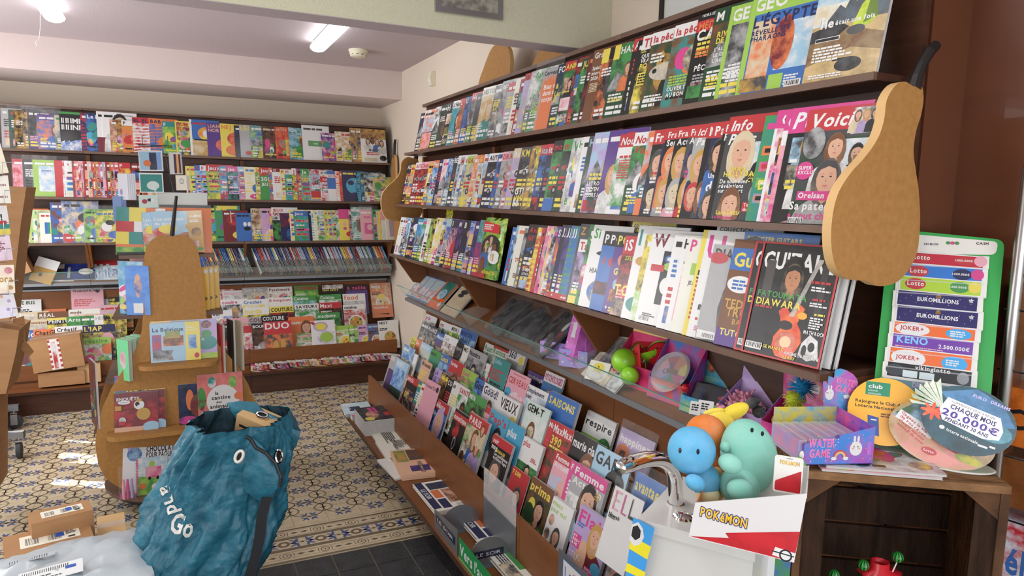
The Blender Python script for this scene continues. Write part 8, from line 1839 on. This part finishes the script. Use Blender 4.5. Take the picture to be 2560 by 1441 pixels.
# pamphlets showing below the box, right of the pedestal
for k,(px,py,line,lb) in enumerate(((1828,1372,'Orange;wb;bw;T;s8 w9 h14','white leaflet with blue title below the plush box'),(1880,1385,'0;gb;w;O;s0.3 w8 h12','green and blue leaflet below the plush box'),(1800,1385,'0;ae;k;T;s4 w7 h14','pale grey leaflet beside the pedestal edge'))):
    q=dep(px,py,1.52+.02*k); s=spec('0;'+line); s['t']=1.2; P0=q; o=mag(s,frame(P0-Vector((0,0,s['h']/100))+Vector((0,0,.01)),xb,(0.05,.2,1)),lb,name='leaflet',cat='leaflet')
s=None
m=MB().mat('wood_mid').box((0,0,0),(.26,.24,.86)); o=m.build('leaflet_stand',mw=frame(Vector((1.075,1.19,0)),Vector((.8,-.6,0)),(.6,.8,0))); tag(o,'brown wooden leaflet stand between the pedestal and the crate','stand')
# ================================================================ FAR RIGHT: chrome upright, sweets boxes on a wire rack
q=dep(2492,1150,1.62); root=thing('rack_upright','chrome tube upright with a rounded top at the right edge','upright',Vector((q.x,q.y,0)))
zt=(dep(2556,400,1.62)).z
m=MB().mat('metal'); m.tube([(0,0,0),(0,0,zt-.3),(0,0,zt-.03),(.012,0,zt)],.0135,n=16); m.build('tube',root,smooth=True); m=MB().mat('rubber'); m.lathe([(.02,0),(.02,.02)],(0,0,0)); m.build('foot',root)
X1=Vector((.2,-.98,0)).normalized()
for z in (.93,1.08,1.28,1.42,1.5):
    MB().mat('wire').tube([(0.0,0.02,z),tuple(X1*.25+Vector((0,.02,z)))],.0025,n=5).build('shelf_wire',root)
base=Vector((q.x,q.y,0))+Vector((.035,.02,0))
def sbx(dx,z,w,h,c,c2,label,t=None,tc='k'):
    mw=frame(base+X1*dx+Vector((.02,.03,z)),X1,(0,0,1)); rt=thing('sweets_box',label,'sweets box',mw); m=MB().mat('print'); m.box((0,0,-.1),(w,h,0),c,c2); m.build('carton',rt)
    if t: p=MB().mat('print'); p.text(t,w*.08,h*.3,h*.35,tc,w=w*.8); p.build('print',rt)
sbx(.005,1.30,.2,.17,'8a5a38','7a4c2c','plain brown box on the wire rack behind the chrome upright')
sbx(.005,1.09,.2,.14,'d8742a','b85a1e','orange sweets box with black letters at the right edge','OKI','k')
sbx(.005,.94,.2,.12,'8a5228','74421f','brown box low on the wire rack right of the crate')
sbx(-.0,.72,.2,.19,'d8dce6','c22a34','white and red chocolate box at the bottom right edge','Délice','b')
q=dep(2545,540,1.66); o=MB().mat('white_plastic').box((0,0,0),(.03,.01,.12)).build('white_bracket',mw=frame(q,X1,(.98,.2,0))); tag(o,'white plastic bracket behind the top of the chrome upright','bracket')
SUB={'lettering':'shell','lining':'shell','eyelet':'front_flap','zip':'front_flap','wheel':'castor_fork','end_cap':'frame_bar','header_print':'header_card','front_print':'tray','printed_face':'card','clip':'diffuser','plastic_bubble':'card','seeds':'flesh','label':'body','packing_tape':'body'}
for r in [o for o in C.objects if o.parent is None]:
    ch={c.name.split('.')[0]:c for c in r.children}
    for c in list(r.children):
        t=ch.get(SUB.get(c.name.split('.')[0],''))
        if t is None and c.name.split('.')[0]=='header_print': t=ch.get('header')
        if t is not None and t is not c and t.matrix_basis==Matrix.Identity(4): c.parent=t
finish_labels()
print('built',len(bpy.data.objects),time.time()-T0)
